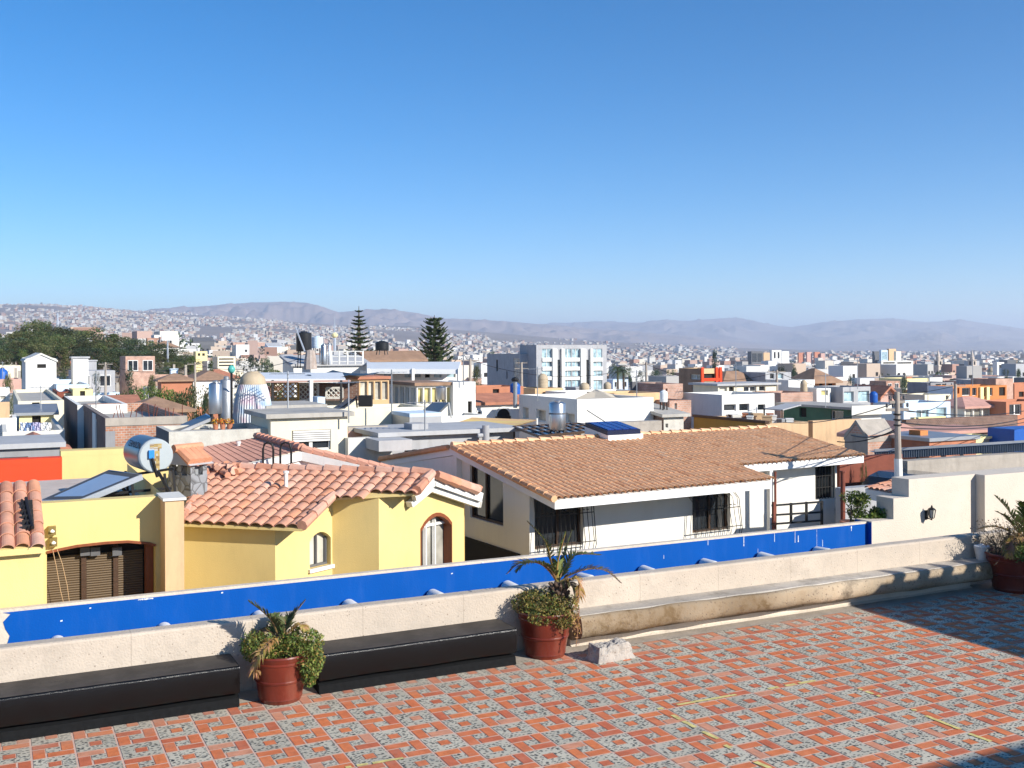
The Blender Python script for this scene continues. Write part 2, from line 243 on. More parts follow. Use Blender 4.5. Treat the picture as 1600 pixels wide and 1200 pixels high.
# ------------------------------------------------------------------ mesh builder
class MB:
    def __init__(s): s.v = []; s.f = []; s.m = []
    def add(s, vs, fs, mi=0):
        o = len(s.v); s.v += [tuple(p) for p in vs]; s.f += [tuple(i+o for i in f) for f in fs]; s.m += [mi]*len(fs)
    def quad(s, a, b, c, d, mi=0): s.add([a, b, c, d], [(0, 1, 2, 3)], mi)
    def box(s, x0, y0, z0, x1, y1, z1, mi=0, bev=0.0):
        s.obox(Vector(((x0+x1)/2, (y0+y1)/2, (z0+z1)/2)), Vector((1, 0, 0)), Vector((0, 1, 0)), Vector((0, 0, 1)), abs(x1-x0), abs(y1-y0), abs(z1-z0), mi)
    def obox(s, c, ex, ey, ez, lx, ly, lz, mi=0):
        c = Vector(c); ex, ey, ez = Vector(ex)*lx/2, Vector(ey)*ly/2, Vector(ez)*lz/2
        P = [c+ex*i+ey*j+ez*k for i in (-1, 1) for j in (-1, 1) for k in (-1, 1)]
        s.add(P, [(0, 1, 3, 2), (4, 6, 7, 5), (0, 4, 5, 1), (2, 3, 7, 6), (0, 2, 6, 4), (1, 5, 7, 3)], mi)
    def bar(s, a, b, w, h=None, mi=0):
        a, b = Vector(a), Vector(b); d = b-a; l = d.length
        if l < 1e-6: return
        ex = d/l; up = Vector((0, 0, 1)) if abs(ex.z) < .95 else Vector((1, 0, 0))
        ey = up.cross(ex).normalized(); ez = ex.cross(ey)
        s.obox((a+b)/2, ex, ey, ez, l, w, h or w, mi)
    def tube(s, pts, r, n=8, mi=0, cap=True):
        pts = [Vector(p) for p in pts]; rs = r if isinstance(r, (list, tuple)) else [r]*len(pts)
        o = len(s.v); k = len(pts)
        for i, p in enumerate(pts):
            t = (pts[min(i+1, k-1)]-pts[max(i-1, 0)]).normalized(); up = Vector((0, 0, 1)) if abs(t.z) < .9 else Vector((1, 0, 0))
            ex = up.cross(t).normalized(); ey = t.cross(ex)
            for j in range(n):
                an = 2*PI*j/n; s.v.append(tuple(p+ex*math.cos(an)*rs[i]+ey*math.sin(an)*rs[i]))
        for i in range(k-1):
            for j in range(n):
                a, b = o+i*n+j, o+i*n+(j+1) % n; s.f.append((a, b, b+n, a+n)); s.m.append(mi)
        if cap:
            s.f.append(tuple(o+j for j in range(n))[::-1]); s.m.append(mi); s.f.append(tuple(o+(k-1)*n+j for j in range(n))); s.m.append(mi)
    def lathe(s, c, prof, n=24, mi=0, a0=0):
        c = Vector(c); o = len(s.v); k = len(prof)
        for r, z in prof:
            for j in range(n):
                an = a0+2*PI*j/n; s.v.append((c.x+r*math.cos(an), c.y+r*math.sin(an), c.z+z))
        for i in range(k-1):
            for j in range(n):
                a, b = o+i*n+j, o+i*n+(j+1) % n; s.f.append((a, b, b+n, a+n)); s.m.append(mi)
        if prof[0][0] > 1e-4: s.f.append(tuple(o+j for j in range(n))[::-1]); s.m.append(mi)
        if prof[-1][0] > 1e-4: s.f.append(tuple(o+(k-1)*n+j for j in range(n))); s.m.append(mi)
    def extrude_u(s, prof, u0, u1, nseg=1, mi=0, wob=0.0):
        """closed (v,z) profile run along u"""
        n = len(prof); o = len(s.v)
        for i in range(nseg+1):
            u = lerp(u0, u1, i/nseg)
            for (v, z) in prof:
                w = wob*(mnoise.noise(Vector((u*1.7, v*3, z*3)))) if wob else 0
                s.v.append((u, v+w, z+w*.5))
        for i in range(nseg):
            for j in range(n):
                a, b = o+i*n+j, o+i*n+(j+1) % n; s.f.append((a, a+n, b+n, b)); s.m.append(mi)
        s.f.append(tuple(o+j for j in range(n))); s.m.append(mi); s.f.append(tuple(o+nseg*n+j for j in range(n))[::-1]); s.m.append(mi)
    def face_holes(s, p0, ex, ez, outer, holes, nrm, depth, mi=0, rmi=None):
        """flat wall with openings (2-D loops in ex/ez) and reveals going in by depth against nrm"""
        p0, ex, ez, nrm = Vector(p0), Vector(ex), Vector(ez), Vector(nrm)
        loops = [outer]+holes
        isr = lambda lp: len(lp) == 4 and len({round(p[0], 5) for p in lp}) == 2 and len({round(p[1], 5) for p in lp}) == 2
        if all(isr(lp) for lp in loops):
            X = sorted({round(p[0], 5) for lp in loops for p in lp}); Z = sorted({round(p[1], 5) for lp in loops for p in lp})
            hb = [(min(p[0] for p in lp), max(p[0] for p in lp), min(p[1] for p in lp), max(p[1] for p in lp)) for lp in holes]
            for xa, xb in zip(X, X[1:]):
                for za, zb in zip(Z, Z[1:]):
                    cx, cz = (xa+xb)/2, (za+zb)/2
                    if any(a < cx < b and c < cz < d for a, b, c, d in hb): continue
                    s.quad(p0+ex*xa+ez*za, p0+ex*xb+ez*za, p0+ex*xb+ez*zb, p0+ex*xa+ez*zb, mi)
            flat = []
        else: flat = [p for lp in loops for p in lp]
        tris = tessellate_polygon([[Vector((x, z, 0)) for x, z in lp] for lp in loops]) if flat else []
        if flat: s.add([p0+ex*x+ez*z for x, z in flat], [tuple(t) for t in tris], mi)
        for lp in holes:
            k = len(lp)
            for i in range(k):
                a, b = lp[i], lp[(i+1) % k]
                A = p0+ex*a[0]+ez*a[1]; B = p0+ex*b[0]+ez*b[1]
                s.quad(A, B, B-nrm*depth, A-nrm*depth, mi if rmi is None else rmi)
    def prism(s, poly, zb, zt, mi=0, top=True):
        """vertical prism; zt may be a function of (x,y)"""
        n = len(poly); f = zt if callable(zt) else (lambda x, y: zt)
        vs = [(x, y, zb) for x, y in poly]+[(x, y, f(x, y)) for x, y in poly]
        s.add(vs, [(i, (i+1) % n, n+(i+1) % n, n+i) for i in range(n)], mi)
        if top:
            tr = tessellate_polygon([[Vector((x, y, 0)) for x, y in poly]]); s.add(vs[n:], [tuple(t) for t in tr], mi)
    def build(s, name, mats, parent=None, smooth=False, loc=None, rz=0):
        me = bpy.data.meshes.new(name); me.from_pydata(s.v, [], s.f)
        for m in (mats if isinstance(mats, (list, tuple)) else [mats]): me.materials.append(m)
        if any(s.m): me.polygons.foreach_set('material_index', s.m)
        if smooth: me.polygons.foreach_set('use_smooth', [True]*len(me.polygons))
        me.update()
        return link(name, me, parent, loc, rz)
def link(name, me, parent=None, loc=None, rz=0):
    o = bpy.data.objects.new(name, me); COL.objects.link(o)
    if parent is not None: o.parent = parent
    if loc is not None: o.location = loc
    if rz: o.rotation_euler = (0, 0, rz)
    return o
def tag(o, label=None, cat=None, group=None, kind=None):
    if label: o['label'] = label
    if cat: o['category'] = cat
    if group: o['group'] = group
    if kind: o['kind'] = kind
    return o
def thing(name, label, cat, loc=(0, 0, 0), rz=0, group=None):
    o = bpy.data.objects.new(name, None); COL.objects.link(o); o.location = loc; o.rotation_euler = (0, 0, rz); o.empty_display_size = .2
    return tag(o, label, cat, group)
def smooth_angle(o, ang=40):
    me = o.data; me.polygons.foreach_set('use_smooth', [True]*len(me.polygons))
    try: me.set_sharp_from_angle(angle=math.radians(ang))
    except Exception: pass
    return o
def inpoly(x, y, poly):
    r = False; n = len(poly)
    for i in range(n):
        (x0, y0), (x1, y1) = poly[i], poly[(i+1) % n]
        if (y0 > y) != (y1 > y) and x < (x1-x0)*(y-y0)/(y1-y0)+x0: r = not r
    return r

# ------------------------------------------------------------------ barrel tile field on a sloping plane
def tile_field(mb, p0, ex, ey, nz, poly, pitch, row, amp, nm=3, seg=6, lip=1.0, mixp=.3):
    p0, ex, ey, nz = Vector(p0), Vector(ex), Vector(ey), Vector(nz)
    xs = [p[0] for p in poly]; ys = [p[1] for p in poly]
    i0, i1 = math.floor(min(xs)/pitch), math.ceil(max(xs)/pitch); j0, j1 = math.floor(min(ys)/row), math.ceil(max(ys)/row)
    for i in range(i0, i1):
        cj = R.uniform(-.015, .015)
        for j in range(j0, j1):
            xc, yc = (i+.5)*pitch, (j+.5)*row
            if not inpoly(xc, yc, poly): continue
            mi = R.choice(range(nm)) if R.random() < mixp else 0
            lift = (amp*.30+R.uniform(0, amp*.1))*lip; jx = R.uniform(-.004, .004); jl = R.uniform(-.012, .012)
            lo, hi = [], []
            for k in range(seg+1):
                t = k/seg; x = i*pitch+t*pitch+jx; h = amp*(math.sin(PI*t)**.6 if 0 < t < 1 else 0)
                lo.append(p0+ex*x+ey*(j*row-.03+jl+cj)+nz*(h+lift)); hi.append(p0+ex*(x+(.5-t)*pitch*.06)+ey*((j+1)*row+.02)+nz*(h*.93))
            mb.add(lo+hi, [(k, k+1, seg+2+k, seg+1+k) for k in range(seg)], mi)
            lw = [q-nz*(amp*.22*lip) for q in lo]
            mb.add(lo+lw, [(k+1, k, seg+1+k, seg+2+k) for k in range(seg)], mi)

# ------------------------------------------------------------------ foliage
def cards(mb, c, rad, n, size, mats=(0,), shell=.55, flat=1.0, rnd=R):
    c = Vector(c)
    for _ in range(n):
        while True:
            p = Vector((rnd.uniform(-1, 1), rnd.uniform(-1, 1), rnd.uniform(-1, 1)))
            if shell < p.length < 1 or (p.length < 1 and rnd.random() < .25): break
        q = c+Vector((p.x*rad[0], p.y*rad[1], p.z*rad[2]))
        s = size*rnd.uniform(.6, 1.3); a = Vector((rnd.gauss(0, 1), rnd.gauss(0, 1), rnd.gauss(0, 1)*flat)).normalized()
        b = a.cross(Vector((rnd.gauss(0, 1), rnd.gauss(0, 1), rnd.gauss(0, 1)))).normalized()
        mb.add([q-a*s, q+b*s*.45, q+a*s, q-b*s*.45], [(0, 1, 2, 3)], rnd.choice(mats))
def branchy(mb, base, h, r, n, spread, mi=0, rnd=R):
    top = Vector(base)+Vector((0, 0, h)); mb.tube([base, Vector(base)+Vector((rnd.uniform(-.1, .1), rnd.uniform(-.1, .1), h*.5)), top], [r, r*.75, r*.45], 7, mi)
    for k in range(n):
        an = 2*PI*k/n+rnd.uniform(-.4, .4); z = h*rnd.uniform(.45, .95); p = Vector(base)+Vector((0, 0, z))
        e = p+Vector((math.cos(an)*spread, math.sin(an)*spread, h*rnd.uniform(.2, .45)))
        mb.tube([p, (p+e)/2+Vector((0, 0, .05*h)), e], [r*.45, r*.3, r*.12], 5, mi)
# ================================================================== TERRACE
B = .397
V_PL, V_ST, V_W = 12.02, 12.30, 12.42          # black plinth, stone bench base, parapet face
WT = .832                                       # parapet top
_c = on_z(1094, 1087.6, 0)                      # one surveyed pebble block centre
U0, V0 = _c.x-B/2, _c.y-B/2
m_br = [mat('floor_brick_%s' % n, c, var=.22, scale=9, rough=.75, bump=.15, dirt=.26, dirtcol=(.50, .33, .25)) for n, c in (('orange', (.66, .185, .07)), ('red', (.57, .15, .068)), ('faded', (.65, .28, .16)), ('deep', (.70, .205, .072)))]
m_peb = pebbles()
m_grout = mat('floor_grout', (.70, .47, .36), var=.12, scale=2, dirt=.25, dirtcol=(.42, .37, .31), bump=.2)
for m_ in m_br+[m_peb]: add_dust(m_)
mb = MB()
mb.quad((-9, -4, 0), (30, -4, 0), (30, V_W+.1, 0), (-9, V_W+.1, 0), 0)
g = .011; t3 = B/3
def tile(x0, y0, x1, y1, mi):
    z = .004+R.uniform(-.0008, .0012)
    mb.quad((x0+g, y0+g, z+R.uniform(-.0006, .0006)), (x1-g, y0+g, z), (x1-g, y1-g, z+R.uniform(-.0006, .0006)), (x0+g, y1-g, z), mi)
def brick_mi(): return R.choices([2, 3, 4, 5], [5, 4, 1.1, 3])[0]
VLIM = 12.18
for i in range(-40, 48):
    for j in range(-22, 9):
        x, y = U0+i*B, V0+j*B
        if y > VLIM: continue
        if y+B > VLIM: # the last, cut row
            pass
        if (i+j) % 2 == 0:
            for (a, b, c, d) in ((0, 0, 3, 1), (0, 2, 3, 3), (0, 1, 1, 2), (2, 1, 3, 2)):
                z = .004
                mb.quad((x+a*t3+(g if a == 0 else 0), y+b*t3+(g if b == 0 else 0), z), (x+c*t3-(g if c == 3 else 0), y+b*t3+(g if b == 0 else 0), z), (x+c*t3-(g if c == 3 else 0), y+d*t3-(g if d == 3 else 0), z), (x+a*t3+(g if a == 0 else 0), y+d*t3-(g if d == 3 else 0), z), 1)
            tile(x+t3, y+t3, x+2*t3, y+2*t3, brick_mi())
        else:
            tile(x, y+2*t3, x+2*t3, y+B, brick_mi()); tile(x+2*t3, y+t3, x+B, y+B, brick_mi())
            tile(x+t3, y, x+B, y+t3, brick_mi()); tile(x, y, x+t3, y+2*t3, brick_mi())
            mb.quad((x+t3, y+t3, .004), (x+2*t3, y+t3, .004), (x+2*t3, y+2*t3, .004), (x+t3, y+2*t3, .004), 1)
tag(mb.build('terrace_floor', [m_grout, m_peb]+m_br), kind='structure')
m_line = mat('worn_yellow_line', (.72, .60, .22), var=.35, scale=14, bump=.1)
def painted_line(pts, w):
    mb = MB()
    for (a, b) in pts:
        P, Q = on_z(*a, .0095), on_z(*b, .0095); d = (Q-P); d.z = 0; nrm = Vector((-d.y, d.x, 0)).normalized()*w/2
        k = max(2, int(d.length/.05)); L_ = [P+d*(i/k)+nrm*R.uniform(.7, 1.1) for i in range(k+1)]; Rr = [P+d*(i/k)-nrm*R.uniform(.7, 1.1) for i in range(k+1)]
        for i in range(k):
            if R.random() < .88: mb.quad(Rr[i], Rr[i+1], L_[i+1], L_[i])
    tag(mb.build('painted_line', m_line), kind='structure')
painted_line([((1028, 1108), (1036, 1106)), ((1058, 1101), (1150, 1085)), ((1200, 1076), (1274, 1063))], .055)
painted_line([((1050, 1117), (1086, 1136)), ((1092, 1140), (1122, 1154)), ((1132, 1164), (1142, 1168)), ((1180, 1190), (1204, 1200))], .06)
painted_line([((1342, 1076), (1376, 1088)), ((1424, 1109), (1432, 1109)), ((1446, 1118), (1500, 1139)), ((1514, 1146), (1548, 1158))], .055)
painted_line([((540, 1199), (575, 1193)), ((582, 1192), (630, 1184))], .05)

# ------------------------------------------------------------------ parapet, benches
m_stone = pitted('parapet_stone', (.56, .475, .38), joint=1.35, stain=.3, var=.22, vs=34, thr=.075, staincol=(.40, .32, .24))
m_bench = pitted('bench_stone', (.58, .46, .32), stain=.95, var=.8, joint=1.15, staincol=(.15, .095, .045), thr=.12, vs=30, st0=.42)
m_ledge = pitted('grey_ledge_stone', (.56, .50, .42), stain=.85, var=.55, joint=1.15, thr=.05, staincol=(.26, .24, .21))
m_plaster = mat('rough_cream_render', (.66, .57, .46), var=.15, scale=1.5, dirt=.35, dirtcol=(.33, .28, .23), bump=.5, bscale=30)
def rounded_top_wall(name, u0, u1, v0, v1, z0, z1, m, r=.03, nseg=60, parent=None):
    mb = MB(); prof = [(v0, z0), (v1, z0), (v1, z1-r), (v1-r, z1), (v0+r, z1), (v0+r*.3, z1-r*.3), (v0, z1-r)]
    mb.extrude_u(prof, u0, u1, nseg, 0, .006); return mb.build(name, m, parent)
o = rounded_top_wall('parapet_wall', -3.5, 24.0, V_W, V_W+.22, -2.9, WT, m_stone)
tag(o, 'low cream pitted stone parapet along the tiled terrace edge', 'parapet')

m_blk = mat('black_gloss_bench_paint', (.004, .0042, .0047), rough=.24, var=.3, scale=18, bump=.28, bscale=90, spec=.35)
m_blk2 = mat('dusty_black_bench_top', (.055, .048, .042), rough=.7, var=.35, scale=3, bump=.4, bscale=60, dirt=.5, dirtcol=(.13, .11, .09))
m_blkp = mat('dusty_black_plinth', (.010, .0105, .011), rough=.8, spec=.1, var=.3, scale=20, bump=.3)
def arc(cv, cz, r, a0, a1, n): return [(cv+r*math.cos(math.radians(lerp(a0, a1, i/n))), cz+r*math.sin(math.radians(lerp(a0, a1, i/n)))) for i in range(n+1)]
def black_bench(u0, u1, label):
    t = thing('stone_bench', label, 'bench', ((u0+u1)/2, V_W, 0)); f = .25; du = (u0+u1)/2
    ns = int((u1-u0)/.06)
    mb = MB(); s = V_W
    prof = [(0, .515), (0, .16), (V_PL-.04-s, .16), (V_PL-.17-s, .135), (V_PL-.25-s, .16)]+arc(V_PL-.17-s, .43, .085, 190, 100, 6)
    prof = [(0-.002, .16), (0-.002, .465)]+[(V_PL-.115-s, .465)]+arc(V_PL-.115-s, .436, .030, 95, 180, 5)+[(V_PL-.145-s, .20), (V_PL-.12-s, .16)]
    mb.extrude_u(prof, u0-du, u1-du, ns, 0, .008); o = mb.build('seat', m_blk, t); smooth_angle(o, 50)
    mb = MB(); mb.box(u0-du+.01, V_PL-.12-s, .4645, u1-du-.015, -.004, .4695); mb.build('seat_top', m_blk2, t)
    mb = MB(); mb.extrude_u([(-.002, 0), (-.002, .157), (V_PL-.02-s, .157), (V_PL-.03-s, .13), (V_PL-.10-s, .10), (V_PL-.12-s, 0)], u0-du, u1-du, ns//2, 0, .006); mb.build('plinth', m_blkp, t)
    return t
uL = on_v(375, 1040, V_PL-.15).x; uM0 = on_v(500, 1030, V_PL-.15).x; uM1 = on_v(808, 975, V_PL-.15).x
black_bench(-3.4, uL, 'black painted stone bench at the far left, cut off by the picture edge')
black_bench(uM0, uM1, 'black painted stone bench between the two potted palms')
# pale weathered stone bench
uS0 = on_v(908, 960, V_ST-.3).x; uS1 = on_v(1556, 900, V_ST-.3).x
t = thing('stone_bench', 'long unpainted weathered stone bench with bulging rounded front, right of the rock', 'bench', (uS0, V_W, 0))
mb = MB(); L_ = uS1-uS0; e = V_ST-V_W
prof = [(-.002, .10), (-.002, .44), (e-.24, .455)]+arc(e-.25, .387, .068, 80, 170, 5)+[(e-.328, .33), (e-.325, .28), (e-.305, .23), (e-.265, .19), (e-.2, .172), (e-.03, .165), (e-.03, .1)]
mb.extrude_u(prof, 0, L_, 160, 0, .034)
# ragged seat-front line
o = mb.build('seat', m_bench, t); smooth_angle(o, 40)
mb = MB(); mb.extrude_u([(-.002, .44), (-.002, .462), (e-.1, .465), (e-.225, .466), (e-.24, .448)], .02, L_-.02, 60, 0, .006); mb.build('seat_top', m_ledge, t)
mb = MB(); mb.extrude_u([(-.003, .0), (-.003, .11), (e-.0, .11), (e, .03), (e-.06, 0)], .0, L_-.25, 60, 0, .012); mb.build('plinth', m_plaster, t)
mb = MB(); mb.quad((-9, V_PL-.02, .0075), (30, V_PL-.02, .0075), (30, V_W, .0075), (-9, V_W, .0075)); tag(mb.build('floor_margin', mat('floor_margin_cement', (.43, .37, .30), var=.2, scale=3, dirt=.3, bump=.3)), kind='structure')

# ------------------------------------------------------------------ blue wall + pipe stubs
VB = 14.5
ZB = on_v(700, 882, VB).z
uB0, uB1 = on_v(8, 985, VB).x, on_v(1356, 816, VB).x
m_blue = mat('blue_wall_paint', (.002, .082, .37), rough=.6, spec=.08, var=.05, scale=1.3, bump=.12, bscale=40, dirt=.16, dirtcol=(.10, .20, .50))
t = thing('boundary_wall', 'long blue painted boundary wall beyond the parapet', 'wall', (uB0, VB, -2.7))
mb = MB(); mb.box(-4, .006, 0, uB1-uB0, .11, ZB+2.7); mb.build('wall_body', m_plaster, t)
mb = MB(); top = ZB+2.7-.035
zs = [i*.09 for i in range(int(top/.09)+1)]+[top]
lf = [R.uniform(-.04, .07) for _ in zs]
for i in range(len(zs)-1): mb.quad((lf[i], 0, zs[i]), (uB1-uB0-.002, 0, zs[i]), (uB1-uB0-.002, 0, zs[i+1]+(0 if i < len(zs)-2 else 0)), (lf[i+1], 0, zs[i+1]))
mb.build('blue_paint', m_blue, t)
mb = MB()
def splash(px, y0, y1, w):
    a, b = on_v(px, y0, VB), on_v(px, y1, VB); z = a.z
    while z > b.z:
        l = R.uniform(.03, .16); ww = w*R.uniform(.5, 1.2)
        if R.random() < .72: mb.quad((a.x-uB0-ww, -.004, z-l+2.7), (a.x-uB0+ww, -.004, z-l+2.7), (a.x-uB0+ww*.7, -.004, z+2.7), (a.x-uB0-ww*.7, -.004, z+2.7))
        z -= l*1.05
for px, y0, y1, w in ((1106, 841, 870, .006), (1162, 837, 855, .012), (1184, 842, 872, .003), (1210, 833, 846, .005), (1247, 829, 848, .009), (1242, 829, 838, .005), (1276, 827, 855, .003), (1285, 825, 852, .006),  (1037, 860, 872, .004), (1330, 822, 826, .01),): splash(px, y0, y1, w)
for px in [217+3*k for k in range(8)]+[96, 141, 347, 706, 754]:
    a = on_v(px, 937-(px-217)*.10 if 210 < px < 245 else {96: 970, 141: 950, 347: 926, 706: 896, 754: 879}[px], VB); mb.obox(Vector((a.x-uB0, -.004, a.z+2.7)), (1, 0, .2), (0, 1, 0), (-.2, 0, 1), R.uniform(.012, .03), .004, R.uniform(.008, .02))
mb.build('paint_splash', mat('white_paint_drip', (.75, .78, .8), var=.1), t)
m_stub = M['pvc']
lab = {90: 'white pipe stub on the blue wall, the one nearest the wall\'s ragged left end', 258: 'white pipe stub on the blue wall in front of the brown shutter door', 407: 'white pipe stub on the blue wall behind the small potted palm',
       548: 'white pipe stub on the blue wall right of the small potted palm', 680: 'white pipe stub on the blue wall below the arched brown window', 797: 'white pipe stub on the blue wall just left of the tall potted palm',
       912: 'white pipe stub on the blue wall behind the tall palm right frond', 1010: 'white pipe stub on the blue wall, first one right of the tall palm', 1105: 'white pipe stub on the blue wall below the right barred window',
       1195: 'white pipe stub on the blue wall below the black gate railing', 1282: 'white pipe stub on the blue wall nearest the grey stepped wall'}
for px, py in ((90, 1001), (258, 980), (407, 962), (548, 944), (680, 927), (797, 914), (912, 901), (1010, 889), (1105, 878), (1195, 868), (1282, 859)):
    c = on_v(px, py, VB-.15); mb = MB(); L_ = .36; r = .103+R.uniform(-.006, .006)
    prof = [(.0, 0), (r*.72, 0), (r*.93, .02), (r, .06), (r, L_), (0, L_)]
    o2 = len(mb.v); n = 20
    for (rr, yy) in prof:
        for j in range(n):
            an = 2*PI*j/n; mb.v.append((rr*math.cos(an), -.30+yy-.0, rr*math.sin(an)*1.0))
    for i in range(len(prof)-1):
        for j in range(n):
            a, b = i*n+j, i*n+(j+1) % n; mb.f.append((a, b, b+n, a+n)); mb.m.append(0)
    o = mb.build('pipe_stub', m_stub, None, True, (c.x, VB-.11, c.z-.055)); o.rotation_euler = (R.uniform(-.06, .02), 0, R.uniform(-.05, .05)); smooth_angle(o, 45)
    tag(o, lab[px], 'pipe', 'white pipe stubs along the blue wall')

# ------------------------------------------------------------------ grey stepped wall on the right
VG = 14.40
m_gw = pitted('stepped_wall_stone', (.70, .61, .50), stain=.35, thr=.045, var=.12, staincol=(.38, .32, .26))
t = thing('stepped_wall', 'tall pale stone wall stepping up to the right of the blue wall', 'wall', (0, VG, -2.7))
pts = [(1362, 815), (1396, 813), (1396, 779), (1420, 777), (1420, 749), (1600, 735)]
P = [on_v(px, py, VG) for px, py in pts]
st = [(P[0].x, P[0].z), (P[2].x, P[0].z), (P[2].x, P[2].z), (P[4].x, P[2].z), (P[4].x, P[4].z), (23, P[4].z), (23, -2.7)]
mb = MB(); th_ = .42
loop = [(P[0].x, -2.7)]+st
mb.add([(x, 0, z+2.7) for x, z in loop]+[(x, th_, z+2.7) for x, z in loop], [], 0); n = len(loop)
for i in range(n):
    mb.f.append((i, (i+1) % n, n+(i+1) % n, n+i)); mb.m.append(0)
tr = tessellate_polygon([[Vector((x, z, 0)) for x, z in loop]])
for T in tr:
    mb.f.append(tuple(T)); mb.m.append(0); mb.f.append(tuple(n+i for i in T)[::-1]); mb.m.append(0)
mb.build('wall_body', m_gw, t)
uP = on_v(1524, 790, VG).x
mb = MB(); mb.box(uP, -.22, 0, 23.5, -.003, P[4].z+2.7+.0); mb.build('buttress', m_gw, t)
mb = MB(); mb.box(P[0].x-.006, -.0, 0, P[0].x-.002, .42, P[0].z+2.68); mb.build('blue_paint', m_blue, t)

# wall lantern
L0 = on_v(1447, 803, VG)
t = thing('wall_lantern', 'small dark metal lantern fixed on the pale stepped wall', 'lantern', (L0.x, VG, L0.z))
mb = MB(); mb.box(-.05, -.03, -.14, .05, -.001, .10); mb.bar((0, -.02, -.09), (0, -.17, -.13), .02); mb.bar((0, -.17, -.14), (0, -.17, -.08), .02); mb.lathe((0, -.17, .14), [(.10, 0), (.07, .035), (.025, .06), (.02, .1), (.0, .12)], 6)
mb.lathe((0, -.17, -.09), [(.05, 0), (.06, .02)], 6)
for k in range(6):
    a = PI/3*k; mb.bar((.058*math.cos(a), -.17+.058*math.sin(a), -.07), (.092*math.cos(a), -.17+.092*math.sin(a), .14), .012)
mb.build('bracket', M['black'], t)
mb = MB(); mb.lathe((0, -.17, -.07), [(.052, 0), (.085, .21)], 6); mb.build('glass_body', M['glasspale'], t); t.scale = (.72, .8, .72)

# rock on the floor
r0 = on_z(935, 1039, 0); r1 = on_z(993, 1028, 0)
mb = MB(); nx, ny, nz_ = 26, 14, 11; lx, ly, lz = (r1-r0).length, .30, .205
ex = (r1-r0).normalized(); ey = Vector((-ex.y, ex.x, 0))
def rp(i, j, k):
    p = Vector((i/nx, j/ny, k/nz_)); q = Vector(((p.x-.5)*lx, (p.y-.5)*ly, p.z*lz))
    tp = 1-.16*p.z; q.x *= tp; q.y *= 1-.22*p.z
    w = mnoise.noise(q*7)*.034+mnoise.noise(q*19)*.020+mnoise.noise(q*45)*.009; c = Vector((q.x/lx, q.y/ly, q.z/lz-.4))
    q += c.normalized()*w; q.z = max(q.z, 0) if k > 0 else 0
    return ex*q.x+ey*q.y+Vector((0, 0, q.z))
idx = {}
def rv(i, j, k):
    if (i, j, k) not in idx: idx[(i, j, k)] = len(mb.v); mb.v.append(tuple(rp(i, j, k)))
    return idx[(i, j, k)]
for a, b, f in ((nx, ny, lambda i, j: [(i, j, nz_), (i+1, j, nz_), (i+1, j+1, nz_), (i, j+1, nz_)]), (nx, nz_, lambda i, j: [(i, 0, j), (i+1, 0, j), (i+1, 0, j+1), (i, 0, j+1)]), (nx, nz_, lambda i, j: [(i, ny, j), (i, ny, j+1), (i+1, ny, j+1), (i+1, ny, j)]), (ny, nz_, lambda i, j: [(0, i, j), (0, i, j+1), (0, i+1, j+1), (0, i+1, j)]), (ny, nz_, lambda i, j: [(nx, i, j), (nx, i+1, j), (nx, i+1, j+1), (nx, i, j+1)])):
    for i in range(a):
        for j in range(b): mb.f.append(tuple(rv(*q) for q in f(i, j))); mb.m.append(0)
c0 = (r0+r1)/2+ey*ly*.5
o = mb.build('stone_block', pitted('rock_stone', (.50, .45, .39), vs=22, thr=.08, var=.6, stain=.8, staincol=(.22, .17, .13)), None, False, (c0.x, c0.y, 0))
tag(o, 'loose rough pale stone block on the tiles beside the tall potted palm', 'rock')

# ------------------------------------------------------------------ potted palms
m_pot = mat('glazed_terracotta', (.155, .025, .013), rough=.30, var=.25, scale=4, bump=.1, dirt=.25, dirtcol=(.38, .20, .13), spec=.4)
m_soil = mat('soil', (.06, .045, .03), var=.3, scale=20)
def pot_obj(parent, r_rim, h):
    k = r_rim; mb = MB()
    prof = [(k*.66, 0), (k*.68, h*.03), (k*.70, h*.07), (k*.725, h*.09), (k*.715, h*.12), (k*.80, h*.42), (k*.835, h*.44), (k*.845, h*.47), (k*.825, h*.49), (k*.90, h*.80), (k*.93, h*.82), (k*.93, h*.845), (k*.91, h*.86), (k*.96, h*.93), (k*1.0, h*.97), (k*.985, h*1.0), (k*.93, h*1.0), (k*.88, h*.9), (k*.2, h*.9)]
    mb.lathe((0, 0, 0), prof, 48); o = mb.build('pot', m_pot, parent, True); smooth_angle(o, 30)
    mb = MB(); mb.lathe((0, 0, h*.905), [(k*.88, 0), (k*.5, .02), (0, .03)], 20); mb.build('soil', m_soil, parent)
